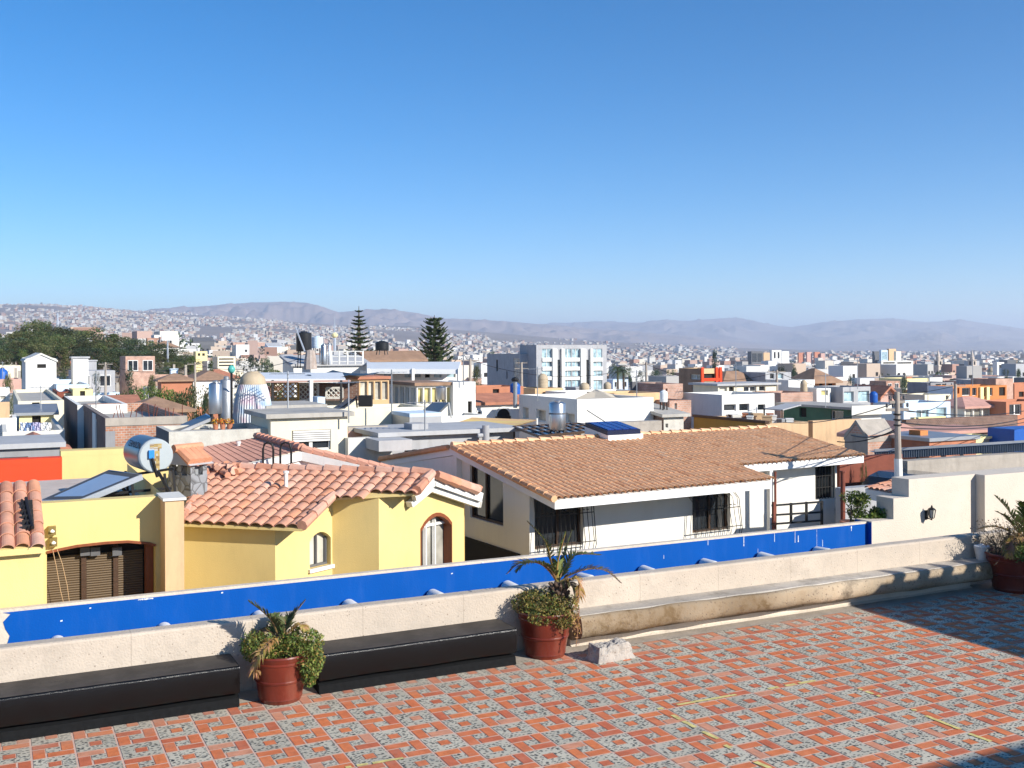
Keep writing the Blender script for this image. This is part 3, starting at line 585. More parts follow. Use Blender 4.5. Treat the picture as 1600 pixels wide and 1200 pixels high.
def frond(parent, p0, pts, wid, mats, dens=60, droop=.3, curlz=0, name='frond', mi=(0, 1)):
    """pinnate leaf: rachis through pts (relative), leaflets both sides"""
    mb = MB(); ctrl = [Vector(p0)]+[Vector(p) for p in pts]; k = len(ctrl)
    def ev(t):
        # Catmull-Rom
        x = t*(k-1); i = min(int(x), k-2); f = x-i
        a, b, c, d = ctrl[max(i-1, 0)], ctrl[i], ctrl[i+1], ctrl[min(i+2, k-1)]
        return .5*((2*b)+(c-a)*f+(2*a-5*b+4*c-d)*f*f+(3*b-a-3*c+d)*f**3)
    N_ = 20; cur = [ev(i/N_) for i in range(N_+1)]; mb.tube(cur, [lerp(.014, .003, i/N_) for i in range(N_+1)], 5, 2)
    for i in range(dens):
        t = lerp(.16, 1, i/(dens-1)); p = ev(t); tg = (ev(min(t+.02, 1))-ev(max(t-.02, 0))).normalized()
        sd = tg.cross(Vector((0, 0, 1)));
        if sd.length < .15: sd = tg.cross(Vector((.3, 1, 0)))
        sd.normalize(); up = sd.cross(tg)
        ln = wid*1.3*(math.sin(PI*min(1, .18+t*.78))**.8)*R.uniform(.75, 1.2)
        for sg in (-1, 1):
            if R.random() < .06: continue
            dr = (sd*sg*R.uniform(.6, .85)+tg*R.uniform(.55, .9)+up*R.uniform(.1, .45)).normalized()
            m_ = p+dr*ln*.55; e_ = p+dr*ln+Vector((0, 0, -droop*ln*R.uniform(.3, 1)))
            wv = dr.cross(up).normalized()*.011
            c = R.choice(mi); mb.add([p-wv*.6, p+wv*.6, m_+wv, m_-wv, e_], [(0, 1, 2, 3), (3, 2, 4)], c)
    return mb.build(name, mats, parent)
def succulents(parent, blobs, n, size, mats, name='ground_cover'):
    mb = MB()
    for (c, rad, w) in blobs: cards(mb, c, rad, int(n*w), size, tuple(range(len(mats))), .6)
    return mb.build(name, mats, parent)
def stumps(mb, p, r, h, n):
    for i in range(n):
        a = i*2.4; z = h*(i/n); q = Vector(p)+Vector((math.cos(a)*r*.7, math.sin(a)*r*.7, z)); e = q+Vector((math.cos(a)*r*.75, math.sin(a)*r*.75, h*.25))
        mb.tube([q, e], [.03, .018], 5)

# pot 1: small palm
b1 = on_z(447, 1103, 0); b1 = Vector((b1.x, b1.y+.26, 0)); d1 = dep(b1); sc = d1/F
t = thing('potted_palm', 'small palm over a cushion of fleshy green plants in a terracotta pot, left of the two black bench gap', 'potted plant', (b1.x, b1.y, 0), 0)
t['label'] = 'smaller potted palm with brown drooping leaf, in red pot between two black benches'
pot_obj(t, .345, .555)
E_ = Vector((CT, -ST, 0)); G_ = Vector((ST, CT, 0))      # image right / away
def rel(px, py, base, off=0):
    d = dep(base)+off; p = at(px, py, d); return p-Vector((base.x, base.y, 0))
hub = rel(435, 1000, b1)
FG = [M['g7'], M['g3'], M['g6']]; FD = [M['g6'], M['g5'], M['g6']]
def fr(base, pts, hubp, wid, mats, dens=46, droop=.3, mi=(0, 1), offs=None):
    n = len(pts); q = [rel(x, y, base, (offs or [0]*n)[i]) for i, (x, y) in enumerate(pts)]
    return frond(t, hubp, q, wid, mats, dens, droop, mi=mi)
fr(b1, [(428, 975), (412, 957), (389, 940)], hub, .13, FG, 50, .1, offs=[-.05, -.1, -.15])
fr(b1, [(447, 980), (458, 962), (477, 938)], hub, .10, FG, 50, .0, offs=[.05, .1, .12])
fr(b1, [(435, 985), (432, 972), (427, 960)], hub, .12, FG, 36, .1, offs=[.1, .2, .3])
fr(b1, [(444, 988), (446, 976), (444, 966)], hub, .12, FG, 36, .1, offs=[-.05, .05, .1])
fr(b1, [(455, 985), (468, 976), (478, 984)], hub, .10, FD, 40, .5, offs=[0, -.05, -.1])
fr(b1, [(420, 985), (410, 990), (404, 1000)], hub, .13, FD, 40, .6, offs=[.1, .1, .1])
fr(b1, [(424, 1000), (408, 1020), (398, 1045), (405, 1050)], hub, .10, FD, 46, .8, offs=[-.2, -.36, -.42, -.42])
mb = MB(); mb.tube([hub-Vector((0, 0, .2)), hub-Vector((0, 0, .05)), hub+Vector((0, 0, .06))], [.06, .08, .05], 8); stumps(mb, hub-Vector((0, 0, .12)), .07, .14, 10); mb.build('trunk', M['trunk'], t)
zt = .47
succulents(t, [((-.20, -.02, zt+.16), (.24, .26, .15), 1), ((.0, .0, zt+.12), (.30, .30, .14), 1), (tuple(E_*.24+Vector((0, 0, zt+.18))), (.27, .28, .17), 1.3), (tuple(E_*.36-G_*.12+Vector((0, 0, zt+.02))), (.17, .19, .22), .8), (tuple(E_*.36-G_*.16+Vector((0, 0, zt-.16))), (.09, .10, .13), .3), (tuple(-E_*.3+G_*.05+Vector((0, 0, zt+.12))), (.17, .2, .2), .6)], 1500, .020, [M['g1'], M['g4'], leafmat('cover_green', (.22, .26, .06)), M['g4'], M['g5']])

# pot 2: taller palm with trunk
b2 = on_z(866, 1031, 0); b2 = Vector((b2.x, b2.y+.25, 0))
t = thing('potted_palm', 'taller potted palm with shaggy trunk and arching fronds, left of the loose stone block', 'potted plant', (b2.x, b2.y, 0))
pot_obj(t, .375, .60)
hub = rel(872, 912, b2)
mb = MB(); p_ = rel(874, 940, b2); p_.z = .55
mb.tube([p_, p_+Vector((0, 0, .15)), hub-Vector((0, 0, .08)), hub+Vector((0, 0, .03))], [.08, .105, .09, .05], 10); stumps(mb, p_+Vector((0, 0, .08)), .095, hub.z-p_.z-.1, 34); mb.build('trunk', mat('palm_fibre', (.13, .085, .06), var=.4, scale=12, bump=.6), t)
FP = [M['g3'], M['g7'], M['g6']]; FPP = [mat('purplish_leaflet', (.14, .10, .085), var=.3, scale=6, rough=.6), M['g3'], M['g6']]
fr(b2, [(862, 880), (852, 846), (824, 815)], hub, .07, [M['g3'], M['g7'], M['g5']], 30, .0, offs=[-.1, -.2, -.3])
fr(b2, [(871, 885), (876, 860), (884, 832)], hub, .09, [M['g4'], M['g7'], M['g5']], 80, .05, offs=[0, 0, 0])
fr(b2, [(876, 885), (884, 858), (894, 828)], hub, .05, [M['g2'], M['g7'], M['g3']], 40, .0, offs=[.05, .1, .1])
fr(b2, [(880, 893), (898, 868), (938, 867)], hub, .13, FP, 60, .15, offs=[.1, .2, .35], mi=(0, 0, 1))
fr(b2, [(856, 890), (838, 879), (812, 880), (793, 896)], hub, .13, FPP, 60, .35, offs=[-.05, -.12, -.2, -.2], mi=(0, 0, 1))
fr(b2, [(862, 892), (846, 880), (822, 880), (807, 893)], hub, .12, FP, 50, .4, offs=[-.12, -.25, -.35, -.4])
fr(b2, [(888, 900), (915, 890), (945, 891), (970, 911)], hub, .13, FPP, 60, .25, offs=[-.05, -.1, -.1, -.1], mi=(0, 0, 1))
fr(b2, [(884, 910), (895, 916), (900, 935)], hub, .12, FPP, 40, .6, offs=[-.05, -.1, -.12], mi=(0, 1))
fr(b2, [(890, 905), (903, 906), (905, 930), (900, 948)], hub, .11, FD, 40, .6, offs=[-.1, -.15, -.15, -.12])
zt = .56
m_ol = leafmat('ground_cover_olive', (.33, .27, .075))
succulents(t, [(tuple(-E_*.18+Vector((0, 0, zt+.11))), (.26, .28, .17), 1), ((0, 0, zt+.12), (.34, .34, .19), 1), (tuple(E_*.18+Vector((0, 0, zt+.08))), (.27, .28, .18), 1), (tuple(E_*.22-G_*.25+Vector((0, 0, zt-.02))), (.17, .16, .14), .6), (tuple(-G_*.3+Vector((0, 0, zt+.02))), (.26, .12, .12), .6)], 1700, .018, [M['g1'], M['g3'], m_ol, M['g4'], M['g5'], m_ol])
mb = MB()
for (x0, y0, x1, y1) in ((890, 955, 903, 985), (899, 958, 908, 990), (876, 965, 878, 990), (905, 950, 900, 1010)):
    a, b = rel(x0, y0, b2, -.36), rel(x1, y1, b2, -.36); cards(mb, (a+b)/2, (.04, .04, abs(a.z-b.z)/2+.03), 30, .022, (0, 1), 0); mb.tube([a, (a+b)/2+Vector((.01, 0, 0)), b], .006, 4, 0)
mb.build('dry_stem', [M['g6'], M['g5']], t)

# pot 3 at the right edge, mostly in shade
b3 = on_z(1594, 926, 0); b3 = Vector((b3.x+.06, b3.y+.18, 0))
t = thing('potted_palm', 'potted palm with dense dry undergrowth at the right picture edge', 'potted plant', (b3.x, b3.y, 0))
pot_obj(t, .44, .62)
hub = rel(1600, 845, b3)
fr(b3, [(1588, 815), (1572, 793), (1555, 775)], hub, .16, FG, 46, .1, offs=[-.1, -.1, -.1])
fr(b3, [(1582, 820), (1570, 807), (1556, 799)], hub, .10, FG, 40, .2, offs=[-.1, -.15, -.2])
fr(b3, [(1580, 832), (1555, 823), (1530, 826)], hub, .12, FD, 50, .3, offs=[0, .0, .05])
fr(b3, [(1610, 815), (1618, 792), (1622, 770)], hub, .16, FG, 50, .1, offs=[0, 0, 0])
fr(b3, [(1600, 815), (1602, 795), (1598, 785)], hub, .18, [M['g4'], M['g4'], M['g5']], 50, .3, offs=[-.1, -.1, -.2])
fr(b3, [(1630, 825), (1650, 815), (1672, 822)], hub, .16, FG, 50, .3, offs=[0, 0, 0])
fr(b3, [(1588, 840), (1578, 850), (1576, 870)], hub, .14, FD, 50, .8, offs=[-.2, -.35, -.4])
mb = MB(); mb.tube([(0, 0, .5), (0, 0, .8), hub], [.1, .11, .05], 9); stumps(mb, (0, 0, .6), .1, .3, 14); mb.build('trunk', M['trunk'], t)
mb = MB()
for k in range(420):
    a = R.uniform(0, 2*PI); rr = R.uniform(.05, .62); z0 = R.uniform(.5, .75); p = Vector((math.cos(a)*rr*.5, math.sin(a)*rr*.5, z0)); e = Vector((math.cos(a)*rr, math.sin(a)*rr, z0+R.uniform(-.1, .42)))
    mb.tube([p, (p+e)/2+Vector((0, 0, .06)), e], [.004, .003, .002], 3, 0)
    cards(mb, e, (.05, .05, .05), 5, .017, (0, 1, 2), 0)
mb.build('dry_bush', [mat('dry_twig', (.16, .11, .075), var=.3), mat('dry_twig_leaf', (.12, .085, .04), var=.3), M['g3']], t)
succulents(t, [(tuple(E_*-.05-G_*.32+Vector((0, 0, .66))), (.2, .16, .14), 1), ((.1, -.2, .7), (.3, .2, .15), 1)], 900, .02, [M['g4'], M['g1'], M['g1']])
# white bucket on the bench end
k_ = on_v(1534, 878, V_W-.19)
t = thing('bucket', 'small white plastic bucket standing on the right end of the stone bench', 'bucket', (k_.x, V_W-.19, .466))
mb = MB(); mb.lathe((0, 0, 0), [(.085, 0), (.118, .19), (.124, .19), (.124, .215), (.112, .215), (.08, .02)], 24); smooth_angle(mb.build('bucket_body', mat('scuffed_white_plastic', (.62, .60, .55), rough=.5, var=.15, scale=10, dirt=.3), t), 30)
mb = MB(); mb.lathe((0, 0, .216), [(.123, 0), (.123, .012), (.03, .016), (.03, .04), (0, .04)], 24); mb.build('lid', M['whiteplastic'], t)

# ------------------------------------------------------------------ roof over the right end of the terrace (its shadow falls on the floor)
t = thing('terrace_pergola', 'slab roof on posts over the right end of the terrace, outside the frame', 'pergola', (15.0, 3.7, 0))
mb = MB(); mb.box(0, -.1, 2.9, 7, 3.42, 3.1); mb.build('roof_slab', M['slab'], t)
for k in range(12):
    mb = MB(); mb.box(.02+k*.53, 2.6, 2.74, .12+k*.53, 4.36, 2.895); mb.build('rafter', M['darkwood'], t)
for x, y in ((.9, .1), (6.5, .1), (6.5, 3.0)):
    mb = MB(); mb.box(x, y, 0, x+.2, y+.2, 2.9); mb.build('post', M['white'], t)
mb = MB(); mb.box(-.32, -.1, 2.75, .1, .06, 2.895); mb.build('beam_end', M['darkwood'], t)
mb = MB(); mb.box(7.05, -2, 0, 7.25, 6, 2.9); mb.build('wall', M['white'], t)  # unseen side wall, added to block sky and deepen the terrace shade
t = thing('terrace_building', 'plain white upper storey behind the terrace, outside the frame', 'building', (13.0, -6.05, 0))
mb = MB(); mb.box(0.5, -4, 0, 10, 4.0, 4.7); mb.build('wall', M['white'], t)
mb = MB(); mb.box(0, -4.2, 4.71, 10.2, 4.4, 5.0); mb.build('roof', M['slab'], t)
# ================================================================== WHITE HOUSE (barrel tile gable roof)
class Fr:
    """local frame: origin, rotation about z; local (x right along the front, y away, z up)"""
    def __init__(s, o, phi): s.o = Vector(o); s.phi = phi; s.ex = Vector((math.cos(phi), math.sin(phi), 0)); s.ey = Vector((-math.sin(phi), math.cos(phi), 0))
    def l(s, p): q = Vector(p)-s.o; return Vector((q.dot(s.ex), q.dot(s.ey), q.z))
    def w(s, x, y, z=0): return s.o+s.ex*x+s.ey*y+Vector((0, 0, z))
    def onx(s, px, py, x): return s.l(hit(px, py, s.w(x, 0), s.ex))
    def ony(s, px, py, y): return s.l(hit(px, py, s.w(0, y), s.ey))
    def onz(s, px, py, z): return s.l(hit(px, py, s.w(0, 0, z), (0, 0, 1)))
    def onp(s, px, py, p, n):
        P = s.w(*p); Nn = s.ex*n[0]+s.ey*n[1]+Vector((0, 0, n[2])); return s.l(hit(px, py, P, Nn))
def gbase(p): return ground(p)-.4

tm = [mat('wh_tile_%s' % n, c, var=.2, scale=5, rough=.85, bump=.2) for n, c in (('a', (.78, .44, .235)), ('b', (.73, .385, .195)), ('c', (.80, .50, .29)), ('d', (.68, .34, .17)))]
m_deck = mat('tile_underlay', (.20, .09, .055), var=.2)
E0 = at(867, 796, 20.0)                        # bottom corner of the fascia
W_ = Fr((E0.x, E0.y, 0), math.radians(4.3))
ze = E0.z+.17                                  # roof deck at the eave
r_ = W_.onx(707, 690, 0); ridge_y, zr = r_.y, r_.z-.14
tau = (zr-ze)/ridge_y; nrm = Vector((0, -tau, 1)).normalized()
x1 = W_.onz(1228, 767, E0.z).x
q = W_.onp(1152, 728, (0, 0, ze), nrm); ye2 = q.y
x2 = W_.onp(1362, 716, (0, 0, ze), nrm).x
back_y = ridge_y+4.0
print('WH', 'ridge', ridge_y, zr, 'tau', math.degrees(math.atan(tau)), 'x1', x1, 'ye2', ye2, 'x2', x2)
zg = -2.9
t = thing('tiled_house', 'white walled house with a wide brown barrel tile gable roof beyond the blue wall', 'house', (E0.x, E0.y, 0), W_.phi)
cs = math.sqrt(1+tau*tau)
mb = MB()
ey_s = Vector((0, 1, tau)).normalized()
poly = [(-.05, -.10), (x1+.03, -.10), (x1+.03, ye2*cs-.1), (x2, ye2*cs-.1), (x2, ridge_y*cs-.02), (-.05, ridge_y*cs-.02)]
tile_field(mb, (0, 0, ze+.02), Vector((1, 0, 0)), ey_s, nrm, poly, .150, .30, .070, 4, 6, .35, .14)
# back slope
ey_b = Vector((0, -1, tau)).normalized(); nb = Vector((0, tau, 1)).normalized()
tile_field(mb, (0, 2*ridge_y, ze+.02), Vector((1, 0, 0)), ey_b, nb, [(-.05, (2*ridge_y-back_y)*cs-.1), (x2, (2*ridge_y-back_y)*cs-.1), (x2, ridge_y*cs-.02), (-.05, ridge_y*cs-.02)], .29, .40, .05, 4, 4)
# ridge caps and gable edge caps
for i in range(int((x2+.1)/.33)):
    x = i*.33; mb.tube([(x-.02, ridge_y, zr+.045+R.uniform(0, .012)), (x+.36, ridge_y, zr+.03)], [.095, .078], 8, R.choice([0, 2, 2]))
for i in range(int(ridge_y*cs/.3)):
    p = Vector((-.03, 0, ze+.03))+ey_s*(i*.3); mb.tube([p-ey_s*.03+Vector((0, 0, .012)), p+ey_s*.3], [.072, .060], 7, R.choice([0, 1, 3]))
for i in range(int((back_y-ridge_y)*cs/.3)):
    p = Vector((-.03, back_y, zr-(back_y-ridge_y)*tau+.03))+ey_b*(i*.3); mb.tube([p-ey_b*.03, p+ey_b*.3], [.07, .06], 7, 3)
roof = mb.build('roof_tiles', tm, t)
mb = MB()
dk = lambda x, y: ze+min(y, 2*ridge_y-y)*tau
def slab(pl, mi=0):
    tp = [(x, y, dk(x, y)) for x, y in pl]; bt = [(x, y, dk(x, y)-.17) for x, y in pl]; n = len(pl)
    mb.add(tp+bt, [tuple(range(n)), tuple(range(n, 2*n))[::-1]]+[(i, n+i, n+(i+1) % n, (i+1) % n) for i in range(n)], mi)
slab([(0, 0), (x1, 0), (x1, ye2), (0, ye2)]); slab([(0, ye2), (x2, ye2), (x2, ridge_y), (0, ridge_y)]); slab([(0, ridge_y), (x2, ridge_y), (x2, back_y), (0, back_y)])
mb.build('fascia', mat('white_fascia', (.80, .79, .76), var=.05, scale=2, dirt=.1, dirtcol=(.5, .47, .42)), t)
# walls: front wall, gable wall, recessed right front wall
m_wh = mat('white_house_wall', (.83, .79, .70), var=.05, scale=.9, dirt=.16, dirtcol=(.5, .45, .36), bump=.2, bscale=40)
gx = .16; fy = .5
for _k in range(60):
    if pxof(W_.w(gx, fy)) > 827: fy += .03
print('fy', fy)
mb = MB()
wx1 = x1-.35
h1 = [W_.ony(*p, fy) for p in ((829, 770), (911, 770), (911, 851), (829, 851))]
h2 = [W_.ony(*p, fy) for p in ((1082, 776), (1141, 776), (1141, 827), (1082, 827))]
def rect2(a, x_off=0): xs = [p.x for p in a]; zs = [p.z for p in a]; return [(min(xs), min(zs)), (max(xs), min(zs)), (max(xs), max(zs)), (min(xs), max(zs))]
R1 = rect2(h1); R2 = rect2(h2); R4 = rect2([W_.ony(*p, fy) for p in ((1189, 774), (1199, 774), (1199, 797), (1189, 797))])
ztop1 = dk(0, fy)-.17
R1 = [(max(gx+.12, x), min(z, ztop1-.03)) for x, z in R1]; R2 = [(x, min(z, ztop1-.03)) for x, z in R2]
print('win', R1, R2)
mb.face_holes((0, fy, 0), (1, 0, 0), (0, 0, 1), [(gx, zg), (wx1, zg), (wx1, ztop1), (gx, ztop1)], [R1, R2]+([R4] if R4[1][0] < wx1-.04 else []), (0, -1, 0), .16)
# gable wall in x = gx
gh = [W_.onx(*p, gx) for p in ((734, 722), (786, 748), (786, 823), (734, 807))]
GH = [(gh[0].y, gh[0].z), (gh[1].y, gh[1].z), (gh[2].y, gh[2].z), (gh[3].y, gh[3].z)]
GH = [(gh[1].y, (gh[2].z+gh[3].z)/2), (gh[0].y, (gh[2].z+gh[3].z)/2), (gh[0].y, min(gh[0].z, dk(0, gh[0].y)-.25)), (gh[1].y, dk(0, gh[1].y)-.25)]
print('gable win', GH)
wy1 = back_y-.5
mb.face_holes((gx, 0, 0), (0, 1, 0), (0, 0, 1), [(fy, zg), (wy1, zg), (wy1, dk(0, wy1)-.17), (ridge_y, zr-.17), (fy, ztop1)], [GH], (-1, 0, 0), .12)
fy2 = ye2+.55; wx2 = x2-.35
mb.quad((wx1, fy, zg), (wx1, fy2, zg), (wx1, fy2, dk(0, fy2)-.17), (wx1, fy, ztop1))
h3 = [W_.ony(*p, fy2) for p in ((1274, 727), (1305, 727), (1305, 778), (1274, 778))]; R3 = rect2(h3); z3 = dk(0, fy2)-.18; R3 = [(x, min(z, z3-.02)) for x, z in R3]
mb.face_holes((0, fy2, 0), (1, 0, 0), (0, 0, 1), [(wx1, zg), (wx2, zg), (wx2, z3), (wx1, z3)], [R3], (0, -1, 0), .2)
mb.quad((wx2, fy2, zg), (wx2, wy1, zg), (wx2, wy1, dk(0, wy1)-.2), (wx2, fy2, z3)); mb.quad((wx2, wy1, zg), (gx, wy1, zg), (gx, wy1, dk(0, wy1)-.2), (wx2, wy1, dk(0, wy1)-.2))
mb.build('wall', m_wh, t)
# white boxed gable overhang over the back half
mb = MB()
a = W_.onx(622, 742, 0); zlow = a.z
mb.add([(.02, ridge_y-.15, zr-.16), (.02, back_y, dk(0, back_y)-.16), (.02, back_y, dk(0, back_y)-.62), (.02, ridge_y-.15, dk(0, back_y)-.95), (gx-.004, ridge_y-.15, zr-.16), (gx-.004, back_y, dk(0, back_y)-.16), (gx-.004, back_y, dk(0, back_y)-.62), (gx-.004, ridge_y-.15, dk(0, back_y)-.95)], [(0, 1, 2, 3), (7, 6, 5, 4), (0, 3, 7, 4), (3, 2, 6, 7), (1, 5, 6, 2)])
mb.build('gable_panel', M['white'], t)
m_cage = mat('dark_window_bars', (.03, .028, .026), rough=.5, var=.2, bump=0)
def barred(R_, y, nb, cage=.30, dx=0, label=None):
    x0, x1_, z0, z1 = R_[0][0], R_[1][0], R_[0][1], R_[2][1]
    mb = MB(); mb.box(x0, y+.14, z0, x1_, y+.155, z1); w = mb.build('window', M['glass'], t)
    mb = MB()
    for xx in (x0, (x0+x1_)/2, x1_-.05): mb.box(xx, y+.10, z0, xx+.05, y+.135, z1)
    mb.box(x0+.05, y+.102, z0, x1_-.05, y+.132, z0+.05); mb.build('frame', M['darkwood'], w)
    mb = MB(); pr = cage; o = .12
    for k in range(nb+1):
        x = lerp(x0-o*.6, x1_+o*.6, k/nb)
        mb.tube([(x, y-.01, z1+.02), (x, y-pr*.55, z1-.08), (x, y-pr*.75, (z0+z1)/2), (x, y-pr, z0+.12), (x, y-pr*.8, z0-.08), (x, y-.01, z0-.12)], .009, 4)
    for f in (0, 1): 
        x = (x0-o, x1_+o)[f]; mb.tube([(x, y-.01, z1+.02), (x, y-pr*.6, z1-.1), (x, y-pr, z0+.05), (x, y-pr*.8, z0-.12), (x, y-.01, z0-.14)], .011, 4)
    for zz, yy in ((z0-.1, .78), ((z0+z1)/2+.12, .74), (z0+.12, 1.0)): mb.bar((x0-o, y-pr*yy, zz), (x1_+o, y-pr*yy, zz), .016)
    for k in range(nb): # scrolls
        x = lerp(x0, x1_, (k+.5)/nb); mb.lathe((x, y-pr*.78, (z0+z1)/2+.18), [(.03, 0), (.03, .012)], 6)
    mb.build('window_grille', m_cage, w)
barred(R1, fy, 12); barred(R2, fy, 10, .26)
if R4[1][0] < wx1-.04:
    mb = MB(); mb.box(R4[0][0], fy+.12, R4[0][1], R4[1][0], fy+.15, R4[2][1]); w = mb.build('window', M['glass'], t)
    mb = MB(); [mb.box(x_, fy+.06, R4[0][1], x_+.04, fy+.11, R4[2][1]) for x_ in (R4[0][0], R4[1][0]-.04)]; mb.box(R4[0][0]+.04, fy+.062, R4[0][1], R4[1][0]-.04, fy+.108, R4[0][1]+.04); mb.build('frame', M['redwood'], w)
zpl = W_.onx(765, 850, gx).z; mb = MB(); mb.box(gx-.05, fy+.35, zg, gx-.004, wy1, zpl); mb.build('plinth', M['dark'], t)
mb = MB(); x0, xx1, z0, z1 = R3[0][0], R3[1][0], R3[0][1], R3[2][1]; mb.box(x0, fy2+.16, z0, xx1, fy2+.175, z1); w = mb.build('window', M['glass'], t)
mb = MB()
for k in range(8): mb.bar((lerp(x0, xx1, k/7), fy2+.05, z0), (lerp(x0, xx1, k/7), fy2+.05, z1), .014)
for k in range(4): mb.bar((x0, fy2+.05, lerp(z0, z1, k/3)), (xx1, fy2+.05, lerp(z0, z1, k/3)), .014)
mb.build('window_grille', m_cage, w)
mb = MB(); mb.add([(gx+.10, GH[0][0], GH[0][1]), (gx+.10, GH[1][0], GH[1][1]), (gx+.10, GH[2][0], GH[2][1]), (gx+.10, GH[3][0], GH[3][1])], [(0, 1, 2, 3)]); w = mb.build('window', M['glass'], t)
mb = MB()
ym = lerp(GH[0][0], GH[1][0], .55)
for y_, zt_ in ((GH[0][0], GH[3][1]), (ym, lerp(GH[3][1], GH[2][1], .55)), (GH[1][0]-.04, GH[2][1])): mb.box(gx+.05, y_, GH[0][1], gx+.09, y_+.05, zt_)
mb.box(gx+.052, GH[0][0], GH[0][1], gx+.088, GH[1][0], GH[0][1]+.05); mb.build('frame', M['darkwood'], w)
# dark planting bed wall at the foot of the gable
# porch: post, brown door strip, black gate
pw = W_.ony(1203, 770, fy2-.5)
mb = MB(); mb.box(pw.x-.05, fy2-.55, zg, pw.x+.05, fy2-.45, dk(0, fy2-.5)-.18); mb.build('porch_post', M['white'], t)
pw = W_.ony(1209, 770, fy2-.55); mb = MB(); mb.tube([(pw.x, fy2-.6, zg), (pw.x, fy2-.6, dk(0, fy2-.6)-.19)], .028, 8); mb.build('downpipe', M['rust'], t)
dw = W_.ony(1194, 800, fy-.004)
# solar skylight on the roof
def roofp(px, py): return W_.onp(px, py, (0, 0, ze), nrm)
a, b, c, d = roofp(940, 689), roofp(1008, 691), roofp(1008, 690), roofp(958, 676)
x0, xx1 = a.x, b.x; y0 = (a.y+b.y)/2-.1; y1 = y0+1.0
t2 = thing('skylight', 'blue glazed solar skylight box on a white curb on the brown tile roof', 'skylight', W_.w(x0, y0, dk(0, y0)), W_.phi)
mb = MB()
def rb(x0_, y0_, x1_, y1_, h0, h1, mi=0):
    P = [Vector((x, y, 0))+ey_s*0+Vector((0, 0, y*tau+h)) for h in (h0, h1) for x, y in ((x0_, y0_), (x1_, y0_), (x1_, y1_), (x0_, y1_))]
    mb.add(P, [(3, 2, 1, 0), (4, 5, 6, 7), (0, 1, 5, 4), (1, 2, 6, 5), (2, 3, 7, 6), (3, 0, 4, 7)], mi)
Lx = xx1-x0
rb(0, 0, Lx, y1-y0, -.02, .19); mb.build('curb', M['white'], t2)
mb = MB(); rb(.0, .03, Lx-.06, y1-y0-.02, .195, .30); mb.build('frame', mat('navy_frame', (.012, .018, .05), rough=.35, var=.1), t2)
mb = MB()
for i in range(4): rb(.04+i*(Lx-.14)/4+.015, .09, .04+(i+1)*(Lx-.14)/4-.015, y1-y0-.08, .301, .315)
mb.build('glazing', M['solarblue'], t2)

# black gate / railing by the porch, dark red post
VR = on_v(1250, 800, 15.6)
def rl(px, py): return on_v(px, py, 16.2)
t = thing('metal_railing', 'black square barred gate railing in front of the white house porch', 'railing', rl(1208, 828))
o3 = rl(1208, 828)
mb = MB()
for y0_, y1_ in (((790), (784)), ((805), (800)), ((819), (813))): mb.bar(rl(1206, y0_)-o3, rl(1285, y1_)-o3, .035)
for px in (1236, 1260, 1284): mb.bar(rl(px, 788-(px-1206)*.075)-o3, rl(px, 822 if px > 1270 else 818-(px-1206)*.06)-o3, .04)
mb.build('bars', M['black'], t)
mb = MB(); a = rl(1209, 786)-o3; mb.box(a.x-.028, a.y-.028, -1.6, a.x+.028, a.y+.028, a.z+.02); mb.build('post', M['rust'], t)

# ================================================================== YELLOW HOUSE
fx = camdir(-4.0, 1)*-1          # along the front, to the right and slightly towards the camera
fn = Vector((-fx.y, fx.x, 0))     # away, up the near slope
TZ = .27
Y0 = at(430, 823, 17.0); zeY = Y0.z
pn = Vector((-fn.x*TZ, -fn.y*TZ, 1)).normalized()
def onroof(px, py): return hit(px, py, Y0, pn)
def pl(p): q = p-Y0; return (q.dot(fx), q.dot(fn)/1)     # plan coords along front / away
pts = {k: onroof(*v) for k, v in dict(E1=(285, 816), E2=(472, 826), V1=(519, 779), E3=(652, 770), P=(676, 741), R0=(327, 733), C1=(430, 823), C2=(519, 776), C3=(592, 773)).items()}
for k, v in pts.items(): print('Y', k, [round(x, 2) for x in v], [round(x, 2) for x in pl(v)])
YO = Vector((Y0.x, Y0.y, 0)); yphi = math.atan2(fx.y, fx.x)
t = thing('yellow_house', 'yellow house with stepped walls and pinkish barrel tile roofs behind the blue wall', 'house', YO, yphi)
tmy = [mat('yh_tile_%s' % n, c, var=.22, scale=4, rough=.85, bump=.2, dirt=.2, dirtcol=(.50, .36, .29)) for n, c in (('a', (.64, .325, .215)), ('b', (.57, .265, .165)), ('c', (.68, .39, .28)), ('d', (.66, .30, .17)))]
rr = pl(pts['P'])[1]; rr = (rr+pl(pts['R0'])[1])/2
ridge = rr; zR = zeY+TZ*ridge
cs = math.sqrt(1+TZ*TZ)
A = {k: pl(v) for k, v in pts.items()}
eave1 = (A['E1'][1]+A['E2'][1])/2
# walls
ov = .15
c1 = A['C1']; wy = eave1+ov+.02
def wx(px, py, y): # local x where the pixel ray meets the vertical plane local y
    return (hit(px, py, YO+fn*y, fn)-YO).dot(fx)
w1x = wx(430, 850, wy); w0x = wx(286, 850, wy)
w2y = A['C2'][1]+.15; w2x = wx(519, 830, w2y); w3x = wx(592, 830, w2y)
sdir = Vector((w2x-w1x, w2y-wy, 0)).normalized()
print('sdir', sdir, 'w', w0x, w1x, w2x, w3x, wy, w2y)
# wall 4 runs from (w3x,w2y) along its own direction to px 725
d4 = Vector((.42, 1, 0)).normalized()
r4 = ray(725, 800); 
def l2(v): return Vector((v.dot(fx), v.dot(fn), v.z))
o4 = l2(O-YO); rr4 = l2(r4)
